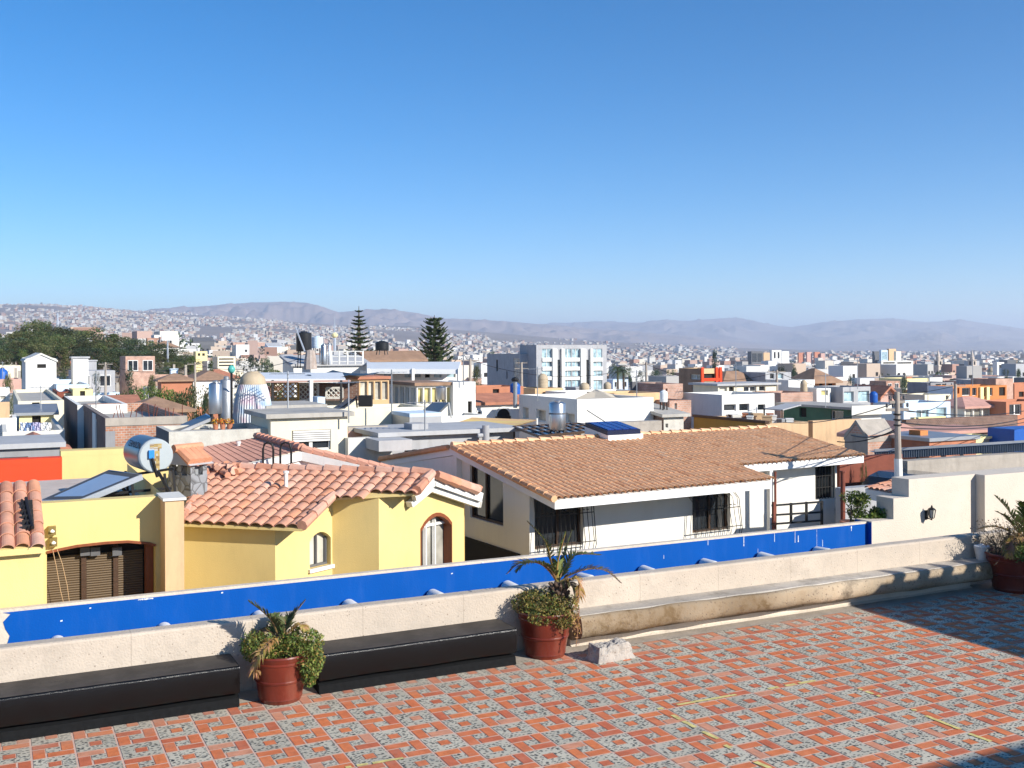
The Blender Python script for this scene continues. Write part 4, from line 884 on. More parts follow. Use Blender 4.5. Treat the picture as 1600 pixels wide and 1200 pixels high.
# solve (w3x,w2y)+k*d4 on the ray's vertical plane
k4 = ((o4.x-w3x)*rr4.y-(o4.y-w2y)*rr4.x)/(d4.x*rr4.y-d4.y*rr4.x)
C4 = Vector((w3x, w2y, 0))+d4*k4
print('wall4 len', k4, 'depth', dep(YO+fx*C4.x+fn*C4.y))
E3n = A['E3']
polyN = [(A['E1'][0], eave1-.02), (A['E2'][0], eave1-.02), (A['V1'][0], A['C2'][1]-.05), A['C3'], tuple(E3n), (A['P'][0]+.02, ridge), (A['R0'][0], ridge)]
# the yellow house's local coords ARE (along fx, along fn)
mb = MB(); eyY = Vector((0, 1, TZ)).normalized(); nY = Vector((0, -TZ, 1)).normalized()
tile_field(mb, (0, 0, zeY), Vector((1, 0, 0)), eyY, nY, [(x, y*cs) for x, y in polyN], .215, .30, .062, 4, 7)
# verge tiles along the stepped edge
def verge(p, q, r=.085):
    P = Vector((p[0], p[1], zeY+p[1]*TZ+.03)); Q = Vector((q[0], q[1], zeY+q[1]*TZ+.03)); n = max(1, int((Q-P).length/.32)); d = (Q-P)/n
    for i in range(n): mb.tube([P+d*i-d*.08+Vector((0, 0, .02)), P+d*(i+1)], [r*1.08, r*.88], 8, R.choice([0, 1, 2]))
verge((A['E2'][0], eave1), (A['V1'][0], A['C2'][1])); verge((A['R0'][0], ridge), (A['P'][0], ridge)); verge(tuple(E3n), (A['P'][0], ridge)); verge((A['E1'][0], eave1), (A['R0'][0], ridge), .07)
# short back slope
bk = 1.7
tile_field(mb, (0, 2*ridge, zeY), Vector((1, 0, 0)), Vector((0, -1, TZ)).normalized(), Vector((0, TZ, 1)).normalized(), [(A['R0'][0], (ridge-bk)*cs), (A['P'][0]+.4, (ridge-bk)*cs), (A['P'][0], ridge*cs), (A['R0'][0], ridge*cs)], .215, .30, .062, 4, 5)
mb.build('roof_tiles', tmy, t)
dkY = lambda x, y: zeY+min(y, 2*ridge-y)*TZ
mb = MB(); n = len(polyN)
def slabY(pl_):
    n = len(pl_); tp = [(x, y, dkY(x, y)-.01) for x, y in pl_]; bt = [(x, y, dkY(x, y)-.05) for x, y in pl_]
    mb.add(tp+bt, [tuple(tt) for tt in tessellate_polygon([[Vector((x, y, 0)) for x, y in pl_]])]+[tuple(n+i for i in tt) for tt in tessellate_polygon([[Vector((x, y, 0)) for x, y in pl_]])]+[(i, n+i, n+(i+1) % n, (i+1) % n) for i in range(n)])
slabY(polyN); mb.build('roof_deck', M['yellow'], t)
m_y = M['yellow']; zgY = -2.8
mb = MB()
zt1 = dkY(0, wy)-.05; zt2 = dkY(0, w2y)-.05
mb.quad((w0x, wy, zgY), (w1x, wy, zgY), (w1x, wy, zt1), (w0x, wy, zt1))
# wall 2 with small arched window
L2 = math.hypot(w2x-w1x, w2y-wy); nrm2 = Vector((sdir.y, -sdir.x, 0))
def on_w(px, py, p0, dirv): # local (s,z) on vertical plane through p0 along dirv
    nn = Vector((dirv.y, -dirv.x, 0)); o_, r_2 = l2(O-YO), l2(ray(px, py)); p0 = Vector(p0); k = (p0-o_).dot(nn)/r_2.dot(nn); p = o_+r_2*k
    return ((p-p0).dot(dirv), p.z+HC-HC)
def archloop(s0, s1, z0, z1, rise, n=8):
    lp = [(s0, z0), (s1, z0), (s1, z1-rise)]
    for i in range(1, n): 
        t_ = i/n; lp.append((lerp(s1, s0, t_), z1-rise+rise*math.sin(PI*t_)**.8))
    lp.append((s0, z1-rise)); return lp
p2_ = Vector((w1x, wy, 0))
sa, za = on_w(484, 889, p2_, sdir); sb_, zb_ = on_w(517, 882, p2_, sdir); _, zc = on_w(501, 831, p2_, sdir)
zw0 = (za+zb_)/2; AW2 = archloop(sa, sb_, zw0, zc, .13)
print('aw2', AW2[0], AW2[1], zc, L2)
mb.face_holes(p2_, sdir, (0, 0, 1), [(0, zgY), (L2, zgY), (L2, zt2), (0, zt1)], [AW2], nrm2, .16)
mb.quad((w2x, w2y, zgY), (w3x, w2y, zgY), (w3x, w2y, zt2), (w2x, w2y, zt2))
# wall 4 with big arched window, gabled top
p4_ = Vector((w3x, w2y, 0)); n4 = Vector((d4.y, -d4.x, 0))
s0, z0 = on_w(657, 884, p4_, d4); s1, z1 = on_w(706, 880, p4_, d4); sm, zm = on_w(686, 800, p4_, d4); _, zj = on_w(657, 826, p4_, d4)
sp, zp = on_w(675, 758, p4_, d4); sE, zE = on_w(724, 783, p4_, d4)
AW4 = archloop(s0, s1, zgY+.5, zm, zm-zj-.0)
print('aw4', s0, s1, zm, zj, 'peak', sp, zp, zE, k4)
mb.face_holes(p4_, d4, (0, 0, 1), [(0, zgY), (k4, zgY), (k4, zE), (sp, zp), (.0, zt2)], [AW4], n4, .22)
e4 = (C4.x-2.2, C4.y+2.6)
mb.quad((C4.x, C4.y, zgY), (e4[0], e4[1], zgY), (e4[0], e4[1], zE+.3), (C4.x, C4.y, zE)); mb.quad((w0x, wy, zgY), (w0x, wy+4.5, zgY), (w0x, wy+4.5, zt1+.6), (w0x, wy, zt1))
mb.build('wall', m_y, t)
def loc_quad(mb, p0, dv, loop, nv, off, mi=0):
    V = [Vector(p0)+Vector(dv)*s_+Vector((0, 0, z_))-Vector(nv)*off for s_, z_ in loop]
    mb.add(V, [tuple(tt) for tt in tessellate_polygon([V])], mi)
mb = MB(); loc_quad(mb, p2_, sdir, AW2, nrm2, .14); w = mb.build('window', M['glasspale'], t)
mb = MB()
for f in (.02, .5, .95):
    s_ = lerp(sa, sb_, f); P = p2_+sdir*s_-nrm2*.11; mb.bar(P+Vector((0, 0, zw0)), P+Vector((0, 0, zc-(.12 if f != .5 else 0.01))), .035)
P = p2_-nrm2*.11; mb.bar(P+sdir*sa+Vector((0, 0, zw0+.02)), P+sdir*sb_+Vector((0, 0, zw0+.02)), .04); mb.build('frame', M['dgrey'], w)
mb = MB(); P = p2_+nrm2*.02; mb.bar(P+sdir*(sa-.04)+Vector((0, 0, zw0-.03)), P+sdir*(sb_+.04)+Vector((0, 0, zw0-.03)), .07, .06); mb.build('sill', M['white'], w)
mb = MB(); loc_quad(mb, p4_, d4, AW4, n4, .20); w = mb.build('window', M['glasspale'], t)
mb = MB()
k_ = len(AW4)
for i in range(k_):
    a, b = AW4[i], AW4[(i+1) % k_]
    for off, wd in ((.10, .20),):
        A3 = p4_+d4*a[0]+Vector((0, 0, a[1])); B3 = p4_+d4*b[0]+Vector((0, 0, b[1])); cen = Vector(p4_)+d4*(s0+s1)/2+Vector((0, 0, (zm+zgY)/2))
        iA, iB = A3.lerp(cen, .035), B3.lerp(cen, .035)
        mb.add([A3+n4*.012, B3+n4*.012, iB+n4*.012, iA+n4*.012, A3-n4*.19, B3-n4*.19, iB-n4*.19, iA-n4*.19], [(0, 1, 2, 3), (3, 2, 6, 7), (4, 5, 1, 0)])
mb.build('frame', M['redwood'], w)
mb = MB()
for f in (.33, .62): P = p4_+d4*lerp(s0, s1, f)-n4*.15; mb.bar(P+Vector((0, 0, zgY+.5)), P+Vector((0, 0, zm-.1)), .06)
P = p4_-n4*.15; mb.bar(P+d4*s0+Vector((0, 0, zj)), P+d4*s1+Vector((0, 0, zj)), .05)
mb.build('mullion', M['white'], w)
# white boxed gable trim on wall 4
mb = MB()
pt_ = p4_+n4*.20
_a, _b, _c = on_w(677, 751, pt_, d4), on_w(646, 776, pt_, d4), on_w(751, 777, pt_, d4)
Pk, Lf, Rt = [pt_+d4*q_[0]+Vector((0, 0, q_[1])) for q_ in (_a, _b, _c)]
for a, b in ((Lf, Pk), (Pk, Rt)):
    for off, h, w_ in ((0, .17, .10), (-.1, .10, .14)):
        A3, B3 = a+n4*off+Vector((0, 0, -(.0 if off == 0 else .15))), b+n4*off+Vector((0, 0, -(.0 if off == 0 else .15))); mb.bar(A3, B3, w_, h)
sof = [Pk+Vector((0, 0, .07)), Rt+Vector((0, 0, .07)), Rt-n4*2.2+Vector((0, 0, .07)), Pk-n4*2.2+Vector((0, 0, .07))]
mb.quad(*[v-Vector((0, 0, .05)) for v in sof]); mb.quad(*sof[::-1])
mb.build('gable_trim', M['white'], t)
# right-hand roof slope seen edge-on (tiles above the long rake)
mb = MB()
dR = (Rt-Pk); 
for row_ in range(9):
    for i in range(int(dR.length/.3)):
        p = Pk+dR*(i*.3/dR.length)-n4*(row_*.22-.08)+Vector((0, 0, .11)); d_ = dR.normalized(); mb.tube([p-d_*.0+Vector((0, 0, .0)), p+d_*.32-Vector((0, 0, .012))], [.085, .10], 7, R.choice([0, 1, 2, 3]))
mb.build('roof_tiles', tmy, t)
# vent pipe on the near slope
v = l2(onroof(447, 766)-YO); mb = MB(); mb.tube([(v.x, v.y, v.z-.1), (v.x, v.y, v.z+.32)], .035, 10); mb.lathe((v.x, v.y, v.z+.30), [(.05, 0), (.05, .04), (0, .05)], 10); mb.build('vent_pipe', M['pvc'], t)

# rear part of the house: higher smooth-tiled roof with white raked gable
Ar, Br = at(472, 704, 21.0), at(400, 684, 24.5); Rr = at(752, 768, 20.6); Ll = at(262, 708, 20.3); Lf2 = at(300, 744, 19.9)
t = thing('yellow_house', 'rear yellow house wing with flat orange tile roof and white raked gable', 'house', (Ar.x, Ar.y, 0))
oo = Vector((Ar.x, Ar.y, 0)); Ar, Br, Rr, Ll, Lf2 = [p-oo for p in (Ar, Br, Rr, Ll, Lf2)]
tmr = [mat('rear_tile_%s' % n, c, var=.15, scale=3, rough=.8, bump=.2) for n, c in (('a', (.66, .33, .225)), ('b', (.62, .30, .20)))]
mb = MB()
e1 = (Lf2-Ar); ax = (Br-Ar); nl = e1.cross(ax).normalized(); nl = nl if nl.z > 0 else -nl
nr_, nc_ = 15, 14
for i in range(nc_):
    for j in range(nr_):
        s0_, s1_ = i/nc_, (i+1)/nc_; t0_, t1_ = j/nr_, (j+1)/nr_
        bq = lambda s, t: Ar.lerp(Br, s).lerp(Lf2.lerp(Ll, s), t)
        Q = [bq(s0_, t0_), bq(s1_, t0_), bq(s1_, t1_), bq(s0_, t1_)]
        up = nl*.012
        mb.add([Q[0], Q[1], Q[2]+up, Q[3]+up, Q[2]-up*.2, Q[3]-up*.2], [(0, 1, 2, 3), (3, 2, 4, 5)], (i*7+j*3) % 2 if R.random() < .4 else 0)
# the far (right) slope
eR = Rr-Ar
for i in range(6):
    for j in range(14):
        Q = [Ar+ax*(i/6)+eR*(j/14), Ar+ax*((i+1)/6)+eR*(j/14), Ar+ax*((i+1)/6)+eR*((j+1)/14), Ar+ax*(i/6)+eR*((j+1)/14)]; up = Vector((0, 0, .05))
        mb.add([Q[0], Q[1], Q[2]+up, Q[3]+up, Q[2], Q[3]], [(0, 1, 2, 3), (3, 2, 4, 5)], R.choice([0, 0, 1]))
for i in range(16):
    p = Ar+eR*(i/16); q_ = Ar+eR*((i+1)/16); mb.tube([p+Vector((0, 0, .05)), q_+Vector((0, 0, .02))], [.075, .09], 7, 0)
for i in range(11):
    p = Ar+ax*(i/11); q_ = Ar+ax*((i+1)/11); mb.tube([p+Vector((0, 0, .06)), q_+Vector((0, 0, .05))], [.09, .075], 7, 1)
mb.build('roof_tiles', tmr, t)
mb = MB(); dn = Vector((0, 0, 1))
nf = Vector(eR.cross(dn)).normalized(); nf = nf if nf.dot(-oo) > 0 else -nf
for a, b in ((Ar, Rr), (Ar, Ar+e1*.45)):
    mb.bar(a-dn*.10+nf*.05, b-dn*.10+nf*.05, .08, .17); mb.bar(a-dn*.26-nf*.03, b-dn*.26-nf*.03, .08, .12)
mb.build('gable_trim', M['white'], t)
mb = MB(); bs = Ar-nf*.18; q1, q2 = bs+eR*.9, bs+e1*.95
mb.add([q1-dn*.25, bs-dn*.2, q2-dn*.25, Vector((q2.x, q2.y, zgY)), Vector((q1.x, q1.y, zgY))], [(0, 1, 2, 3, 4)]); mb.build('wall', m_y, t)
vp = at(373, 717, 22.5)-oo; mb = MB(); mb.tube([vp-dn*.4, vp+dn*.35], .035, 8); mb.lathe((vp.x, vp.y, vp.z+.33), [(.05, 0), (.05, .04), (0, .05)], 10); mb.build('vent_pipe', M['pvc'], t)
# black hoop ladder rails
t = thing('ladder_hoops', 'pair of black tubular ladder hoops standing behind the tiled ridge', 'ladder', at(430, 730, 20.2))
o3 = at(430, 730, 20.2); mb = MB()
for x0_, x1_ in ((411, 427), (438, 455)):
    mb.tube([at(x0_, 735, 20.2)-o3, at(x0_, 702, 20.2)-o3, at(x0_+2, 694, 20.2)-o3, at((x0_+x1_)/2, 691, 20.2)-o3, at(x1_-2, 694, 20.2)-o3, at(x1_, 702, 20.2)-o3, at(x1_, 735, 20.2)-o3], .022, 6)
mb.build('hoops', M['black'], t)

# ------------------------------------------------------------------ left wing with the brown shutter door
VL = 16.3
def lw(px, py): return on_v(px, py, VL)
zt = lw(160, 781).z; x0 = lw(-120, 900).x; x1w = lw(258, 850).x
o3 = Vector((x1w, VL, 0)); t = thing('yellow_house', 'yellow house wing at left with a brown arched shutter doorway', 'house', o3)
pa = [lw(*p)-o3 for p in ((73, 960), (243, 960), (243, 852), (234, 849), (200, 846), (165, 848), (120, 853), (95, 858), (73, 863))]
loop = [(p.x, p.z) for p in pa]; loop[0] = (loop[0][0], -2.2); loop[1] = (loop[1][0], -2.2)
mb = MB(); mb.face_holes((0, 0, 0), (1, 0, 0), (0, 0, 1), [(x0-x1w, -2.8), (0, -2.8), (0, zt), (x0-x1w, zt)], [loop], (0, -1, 0), .42)
mb.quad((x0-x1w, 0, zt), (0, 0, zt), (0, .25, zt), (x0-x1w, .25, zt)); mb.quad((x0-x1w, .25, zt), (0, .25, zt), (0, .25, zt-.5), (x0-x1w, .25, zt-.5)); mb.quad((0, 0, -2.8), (0, 5, -2.8), (0, 5, zt), (0, 0, zt))
mb.build('wall', M['yellow'], t)
mb = MB(); mb.quad((x0-x1w, .25, zt-.35), (0, .25, zt-.35), (0, 6, zt-.35), (x0-x1w, 6, zt-.35)); mb.build('roof', mat('pale_screed_roof', (.60, .50, .42), var=.12, dirt=.2), t)
xs = [p.x for p in pa]; xa, xb = min(xs), max(xs); zz = max(p.z for p in pa)
mb = MB(); mb.box(xa, .40, -2.2, xb, .44, zz); d_ = mb.build('door', M['dark'], t)
m_sh = bpy.data.materials.new('brown_louvre'); tt_, N, Lk = nt(m_sh); bs_ = N['Principled BSDF']; bs_.inputs['Roughness'].default_value = .6
tc = N.new('ShaderNodeTexCoord'); wv = N.new('ShaderNodeTexWave'); wv.bands_direction = 'Z'; wv.inputs['Scale'].default_value = 9; wv.inputs['Distortion'].default_value = .4; Lk.new(tc.outputs['Object'], wv.inputs[0])
cr = N.new('ShaderNodeValToRGB'); cr.color_ramp.elements[0].color = (.075, .045, .02, 1); cr.color_ramp.elements[1].color = (.17, .115, .06, 1); Lk.new(wv.outputs[0], cr.inputs[0]); Lk.new(cr.outputs[0], bs_.inputs['Base Color'])
bp = N.new('ShaderNodeBump'); bp.inputs['Strength'].default_value = .6; bp.inputs['Distance'].default_value = .02; Lk.new(wv.outputs[0], bp.inputs['Height']); Lk.new(bp.outputs[0], bs_.inputs['Normal'])
for a, b in ((73, 129), (135, 179), (184, 223)):
    A3, B3 = on_v(a, 880, VL+.36)-o3, on_v(b, 880, VL+.36)-o3; mb = MB(); mb.box(A3.x, .34, -2.2, B3.x, .37, zz-.20); mb.build('shutter_panel', m_sh, d_)
for a in (131, 181):
    A3 = on_v(a, 880, VL+.3)-o3; mb = MB(); mb.box(A3.x-.035, .30, -2.2, A3.x+.035, .335, zz-.1); mb.build('mullion', M['darkwood'], d_)
A3, B3 = on_v(243, 880, VL+.3)-o3, on_v(257, 880, VL)-o3
mb = MB(); mb.box(xb-.12, .2, -2.2, xb-.005, .33, zz-.12); mb.build('jamb', M['redwood'], d_)
for px in (132, 148, 182):
    A3 = on_v(px, 861, VL+.28)-o3; mb = MB(); mb.box(A3.x-.06, .22, A3.z-.06, A3.x+.07, .29, A3.z+.06); mb.build('hinge_box', M['dgrey'], d_)
mb = MB(); loop2 = [(x, z) for x, z in loop]
for i in range(2, len(loop2)-1):
    mb.bar((loop2[i][0], -.012, loop2[i][1]), (loop2[i+1][0], -.012, loop2[i+1][1]), .03, .035)
mb.build('arch_trim', M['redwood'], t)
# twin lamps at the left of the arch
for (px, py, wd) in ((81, 828, 'upper'), (83, 846, 'lower')):
    P = lw(px, py); l_ = thing('wall_lamp', '%s of the two small brass wall lamps above the brown shutter door' % wd, 'wall lamp', (P.x, VL, P.z), 0)
    mb = MB(); mb.box(-.05, -.10, -.06, .05, -.001, .06); mb.build('housing', mat('dull_brass', (.30, .22, .08), rough=.4, metal=.6), l_)
    mb = MB(); mb.lathe((0, -.13, -.025), [(.0, 0), (.03, .012), (.033, .03), (.0, .055)], 10); mb.build('bulb', M['whiteplastic'], l_, True)
# pillar
p0, p1 = on_v(258, 850, VL-.5), on_v(290, 850, VL-.5)
t = thing('pillar', 'peach coloured square pillar between the shutter door and the yellow house', 'pillar', (p0.x, VL-.5, -2.8))
zp_ = on_v(270, 778, VL-.5).z+2.8
mb = MB(); mb.box(0, 0, 0, p1.x-p0.x-.02, .65, zp_-.04); mb.build('shaft', M['peach'], t)
mb = MB(); mb.box(-.03, -.03, zp_-.038, p1.x-p0.x+.01, .68, zp_); mb.build('cap', M['offwhite'], t)
# cables hanging over the door
for k, (pts_) in enumerate((((82, 858), (88, 885), (95, 925), (100, 945)), ((89, 858), (97, 880), (105, 915), (109, 945)))):
    mb = MB(); q = [on_v(x, y, VL-.03) for x, y in pts_]; mb.tube(q, .004, 4); o = mb.build('cable', M['tan']); tag(o, ('left' if k == 0 else 'right')+' one of two thin pale cables hanging over the brown shutter door', 'cable')

# far-left porch roof of barrel tiles
Pe0, Pe1 = on_v(-60, 853, VL-1.7), on_v(71, 853, VL-1.7)
t = thing('porch_roof', 'small pinkish barrel tile porch roof at the left picture edge', 'roof', Pe1)
q = at(46, 757, dep(Pe1)+1.9); q = Vector((Pe1.x-.15, Pe1.y+1.65, at(46, 757, dep(Pe1)+1.5).z)); tl = (q.z-Pe1.z)/1.65; cs_ = math.sqrt(1+tl*tl)
mb = MB(); wL = Pe1.x-Pe0.x
tile_field(mb, (0, 0, 0), Vector((1, 0, 0)), Vector((0, 1, tl)).normalized(), Vector((0, -tl, 1)).normalized(), [(-wL, 0), (0, 0), (0, 1.65*cs_), (-wL, 1.65*cs_)], .175, .30, .06, 4, 7)
mb.build('roof_tiles', tmy, t)
mb = MB(); mb.add([(-wL, 0, -.01), (0, 0, -.01), (0, 1.65, 1.65*tl-.01), (-wL, 1.65, 1.65*tl-.01), (-wL, 0, -.09), (0, 0, -.09), (0, 1.65, 1.65*tl-.09), (-wL, 1.65, 1.65*tl-.09)], [(0, 1, 2, 3), (7, 6, 5, 4), (0, 4, 5, 1), (1, 5, 6, 2), (2, 6, 7, 3), (3, 7, 4, 0)]); mb.build('roof_deck', M['yellow'], t)
mb = MB(); mb.prism([(-wL, .12), (-.02, .12), (-.02, 1.66), (-wL, 1.66)], -2.8-Pe1.z, lambda x, y: y*tl-.1); mb.build('wall', M['yellow'], t)
mb = MB(); mb.tube([(-.14, .25, .25*tl+.12), (-.20, 1.0, 1.0*tl+.14)], .022, 6); mb.tube([(-.19, .25, .25*tl+.1), (-.25, 1.0, 1.0*tl+.12)], .014, 6)
for k in range(6): y = .3+k*.13; mb.box(-.26, y, y*tl+.07, -.12, y+.04, y*tl+.13)
mb.build('cable_bracket', M['black'], t)

# ------------------------------------------------------------------ solar water heater
dh = 17.3; c0, c1_ = at(205, 714, dh+.35), at(243, 712, dh-.1)
t = thing('solar_water_heater', 'steel drum solar water heater with flat collector on the yellow wing roof', 'water heater', at(230, 770, dh))
o3 = at(230, 770, dh); axd = (c1_-c0).normalized(); r_t = 27.0*dh/F
axd = (axd+ -G_*.55).normalized(); axd.z = 0; axd.normalize()
c1_ = at(243, 712, dh-.1); c0 = c1_-axd*1.0
m_drum = mat('heater_drum', (.27, .265, .26), rough=.30, metal=.8, var=.1, scale=3, bump=.02)
mb = MB(); n = 40; q = [(c0, .0), (c0, r_t*.8), (c0+axd*.05, r_t), (c1_-axd*.05, r_t), (c1_-axd*.02, r_t*.99)]
sx_ = axd.cross(Vector((0, 0, 1))).normalized()
def ring(mb, c, r, n=40):
    o_ = len(mb.v)
    for j in range(n): a = 2*PI*j/n; mb.v.append(tuple(c-o3+sx_*math.cos(a)*r+Vector((0, 0, math.sin(a)*r))))
    return o_
ids = [ring(mb, c, max(r, .001)) for c, r in q]
for a, b in zip(ids, ids[1:]):
    for j in range(n): mb.f.append((a+j, a+(j+1) % n, b+(j+1) % n, b+j)); mb.m.append(0)
o = mb.build('drum', m_drum, t, True); smooth_angle(o, 40)
mb = MB(); a = ring(mb, c1_-axd*.02, r_t*.985); b = ring(mb, c1_+axd*.03, r_t*.97); c = ring(mb, c1_+axd*.05, r_t*.9); n=40
for A_, B_ in ((a, b), (b, c)):
    for j in range(n): mb.f.append((A_+j, A_+(j+1) % n, B_+(j+1) % n, B_+j)); mb.m.append(0)
mb.f.append(tuple(c+j for j in range(n))); mb.m.append(0)
end = mb.build('end_cap', mat('pale_end_cap', (.40, .44, .445), rough=.5, var=.05, bump=.02), t)
mb = MB(); u_ = -sx_ if sx_.dot(E_) < 0 else sx_
def ec(x, z, k=.053): return c1_-o3+axd*k+u_*x*r_t+Vector((0, 0, z*r_t))
NS = 9
def foil(x0, x1, z0, z1):
    for i in range(NS):
        for j in range(3):
            a0, a1 = lerp(x0, x1, j/3), lerp(x0, x1, (j+1)/3); b0, b1 = lerp(z0, z1, i/NS), lerp(z0, z1, (i+1)/NS)
            mb.add([ec(a0, b0), ec(a1, b0), ec(a1, b1), ec(a0, b1)], [(0, 1, 2, 3)], R.choice([0, 1, 0, 2]))
foil(-.36, .30, .42, .70); foil(-.12, .18, -.86, .42)
mb.build('torn_foil', [mat('gold_foil', (.50, .36, .14), rough=.35, metal=.5), mat('foil_grey', (.45, .42, .36)), mat('foil_brown', (.25, .16, .07))], end)
mb = MB(); mb.obox(ec(-.3, .12, .075), u_, axd, Vector((0, 0, 1)), .085, .05, .13); mb.build('valve', mat('blue_valve', (.03, .25, .62), rough=.4), end)
mb = MB(); mb.tube([ec(-.29, 0, .07), ec(-.2, -.35, .09), ec(-.1, -.75, .07), ec(.05, -1.2, .05)], .028, 6); mb.build('hose', M['black'], end)
cu = bpy.data.curves.new('lettering', 'FONT'); cu.body = 'TERMOCIN'; cu.size = .15; cu.extrude = .001; cu.align_x = 'CENTER'
tmp_ = bpy.data.objects.new('tmp', cu); COL.objects.link(tmp_); bpy.context.view_layer.update(); me_ = bpy.data.meshes.new_from_object(tmp_.evaluated_get(bpy.context.evaluated_depsgraph_get())); bpy.data.objects.remove(tmp_); me_.materials.clear(); me_.materials.append(mat('drum_lettering', (.05, .05, .06))); lt_ = link('lettering', me_)
fn_ = (-u_*.82+Vector((0, 0, .42))); toc = (O-c1_); side = sx_ if sx_.dot(toc) > 0 else -sx_
# letters lie on the drum flank that faces the camera
fl_ = (side*math.cos(.45)+Vector((0, 0, math.sin(.45)))).normalized(); upv = (Vector((0, 0, 1))-fl_*fl_.z).normalized(); rt = upv.cross(fl_)
lt_.parent = t; mw = Matrix((rt, upv, fl_)).transposed().to_4x4(); mw.translation = (c0+c1_)/2-o3+fl_*(r_t+.004)+axd*.1; lt_.matrix_local = mw
# collector
K = [at(*p) for p in ((62, 782, 16.3), (124, 781, 15.9), (222, 741, 17.0), (170, 734, 17.6))]
K = [k-o3 for k in K]; nk = (K[1]-K[0]).cross(K[3]-K[0]).normalized(); nk = nk if nk.z > 0 else -nk
mb = MB(); mb.add(K+[k-nk*.09 for k in K], [(3, 2, 1, 0), (4, 5, 6, 7), (0, 1, 5, 4), (1, 2, 6, 5), (2, 3, 7, 6), (3, 0, 4, 7)]); mb.build('collector_frame', M['alu'], t)
cc = sum(K, Vector())/4; mb = MB(); mb.add([k.lerp(cc, .045)+nk*.004 for k in K], [(0, 1, 2, 3)]); mb.build('collector_glass', mat('heater_glass', (.085, .09, .098), rough=.55, var=.05, spec=.06, bump=0), t)
mb = MB(); zb_ = zt-.35-o3.z+.02
for P in (at(196, 736, 17.6), at(270, 735, 17.2), at(205, 745, 16.9), at(257, 740, 16.8)):
    q = P-o3; mb.bar(q, (q.x+.05, q.y, zb_), .04)
for a, b in (((160, 772, 16.8), (268, 763, 17.2)), ((205, 742, 17.2), (272, 732, 17.2)), ((168, 770, 17.2), (205, 745, 17.2)), ((246, 735, 16.8), (266, 770, 16.8)), ((185, 755, 17), (200, 772, 17)), ((120, 778, 17), (200, 773, 17))): mb.bar(at(*a)-o3, at(*b)-o3, .04)
mb.build('stand', M['black'], t)

# ------------------------------------------------------------------ chimney
dc = dep(onroof(298, 774))-.28; cA, cB, cC = at(263, 775, dc+.3), at(298, 775, dc), at(324, 775, dc+.3)
phi = math.radians(-16); cf = Fr((cB.x, cB.y, 0), phi)
t = thing('chimney', 'square grey stone chimney with an open top and small tiled cap', 'chimney', (cB.x, cB.y, 0), 0)
lx = (cB-cA).length; ly = (cC-cB).length; zb0 = at(298, 782, dc).z; z1 = at(298, 744, dc).z; z2 = at(298, 727, dc).z; z3 = at(310, 712, dc).z
d1_ = (cA-cB); d1_.z = 0; d1_.normalize(); d2_ = (cC-cB); d2_.z = 0; d2_.normalize()
fb = lambda x, y, z: d1_*x+d2_*y+Vector((0, 0, z))
def qbox(mb, x0, y0, z0, x1, y1, z1, mi=0): mb.add([fb(x, y, z) for z in (z0, z1) for x, y in ((x0, y0), (x1, y0), (x1, y1), (x0, y1))], [(3, 2, 1, 0), (4, 5, 6, 7), (0, 1, 5, 4), (1, 2, 6, 5), (2, 3, 7, 6), (3, 0, 4, 7)], mi)
mst = bpy.data.materials.new('grey_rubble_stone'); tt_, N, Lk = nt(mst); bs_ = N['Principled BSDF']; bs_.inputs['Roughness'].default_value = .9
tc = N.new('ShaderNodeTexCoord'); vo = N.new('ShaderNodeTexVoronoi'); vo.feature = 'DISTANCE_TO_EDGE'; vo.inputs['Scale'].default_value = 6; Lk.new(tc.outputs['Object'], vo.inputs[0])
cr = N.new('ShaderNodeValToRGB'); cr.color_ramp.elements[0].color = (.10, .10, .10, 1); cr.color_ramp.elements[1].color = (.27, .28, .29, 1); cr.color_ramp.elements[1].position = .09; Lk.new(vo.outputs[0], cr.inputs[0]); Lk.new(cr.outputs[0], bs_.inputs['Base Color'])
bp = N.new('ShaderNodeBump'); bp.inputs['Distance'].default_value = .03; Lk.new(vo.outputs[0], bp.inputs['Height']); Lk.new(bp.outputs[0], bs_.inputs['Normal'])
mb = MB(); qbox(mb, 0, 0, zb0-.35, lx, ly, z1)
for x, y in ((0, 0), (lx-.1, 0), (0, ly-.1), (lx-.1, ly-.1), (lx/2-.05, 0)): qbox(mb, x, y, z1, x+.09, y+.09, z2)
qbox(mb, lx*.2, ly*.2, z1, lx*.8, ly*.8, z2-.05)
mb.build('stack', mst, t)
mb = MB(); a0, a1, a2, a3 = fb(-.08, -.08, z2), fb(-.08, ly+.08, z2), fb(lx+.08, ly+.08, z2), fb(lx+.08, -.08, z2); b0, b1 = fb(lx/2, -.08, z3+.06), fb(lx/2, ly+.08, z3+.06)
mb.add([a0, a1, a2, a3, b0, b1], [(0, 1, 5, 4), (3, 4, 5, 2), (0, 4, 3), (1, 2, 5), (0, 3, 2, 1)]); mb.build('cap', M['lgrey'], t)
mb = MB()
def bl(x, y): 
    f = abs(x-lx/2)/(lx/2+.08); return fb(x, y, lerp(z3+.09, z2+.03, f))
for k in range(4):
    y = lerp(-.05, ly+.02, (k+.3)/3.6); mb.tube([bl(lx/2, y), bl(lx+.05, y)], [.075, .088], 8); mb.tube([bl(lx/2, y), bl(-.05, y)], [.075, .088], 8)
mb.tube([fb(lx/2, -.12, z3+.12), fb(lx/2, ly+.12, z3+.12)], .07, 8)
mb.build('cap_tiles', [tmy[3]], t)
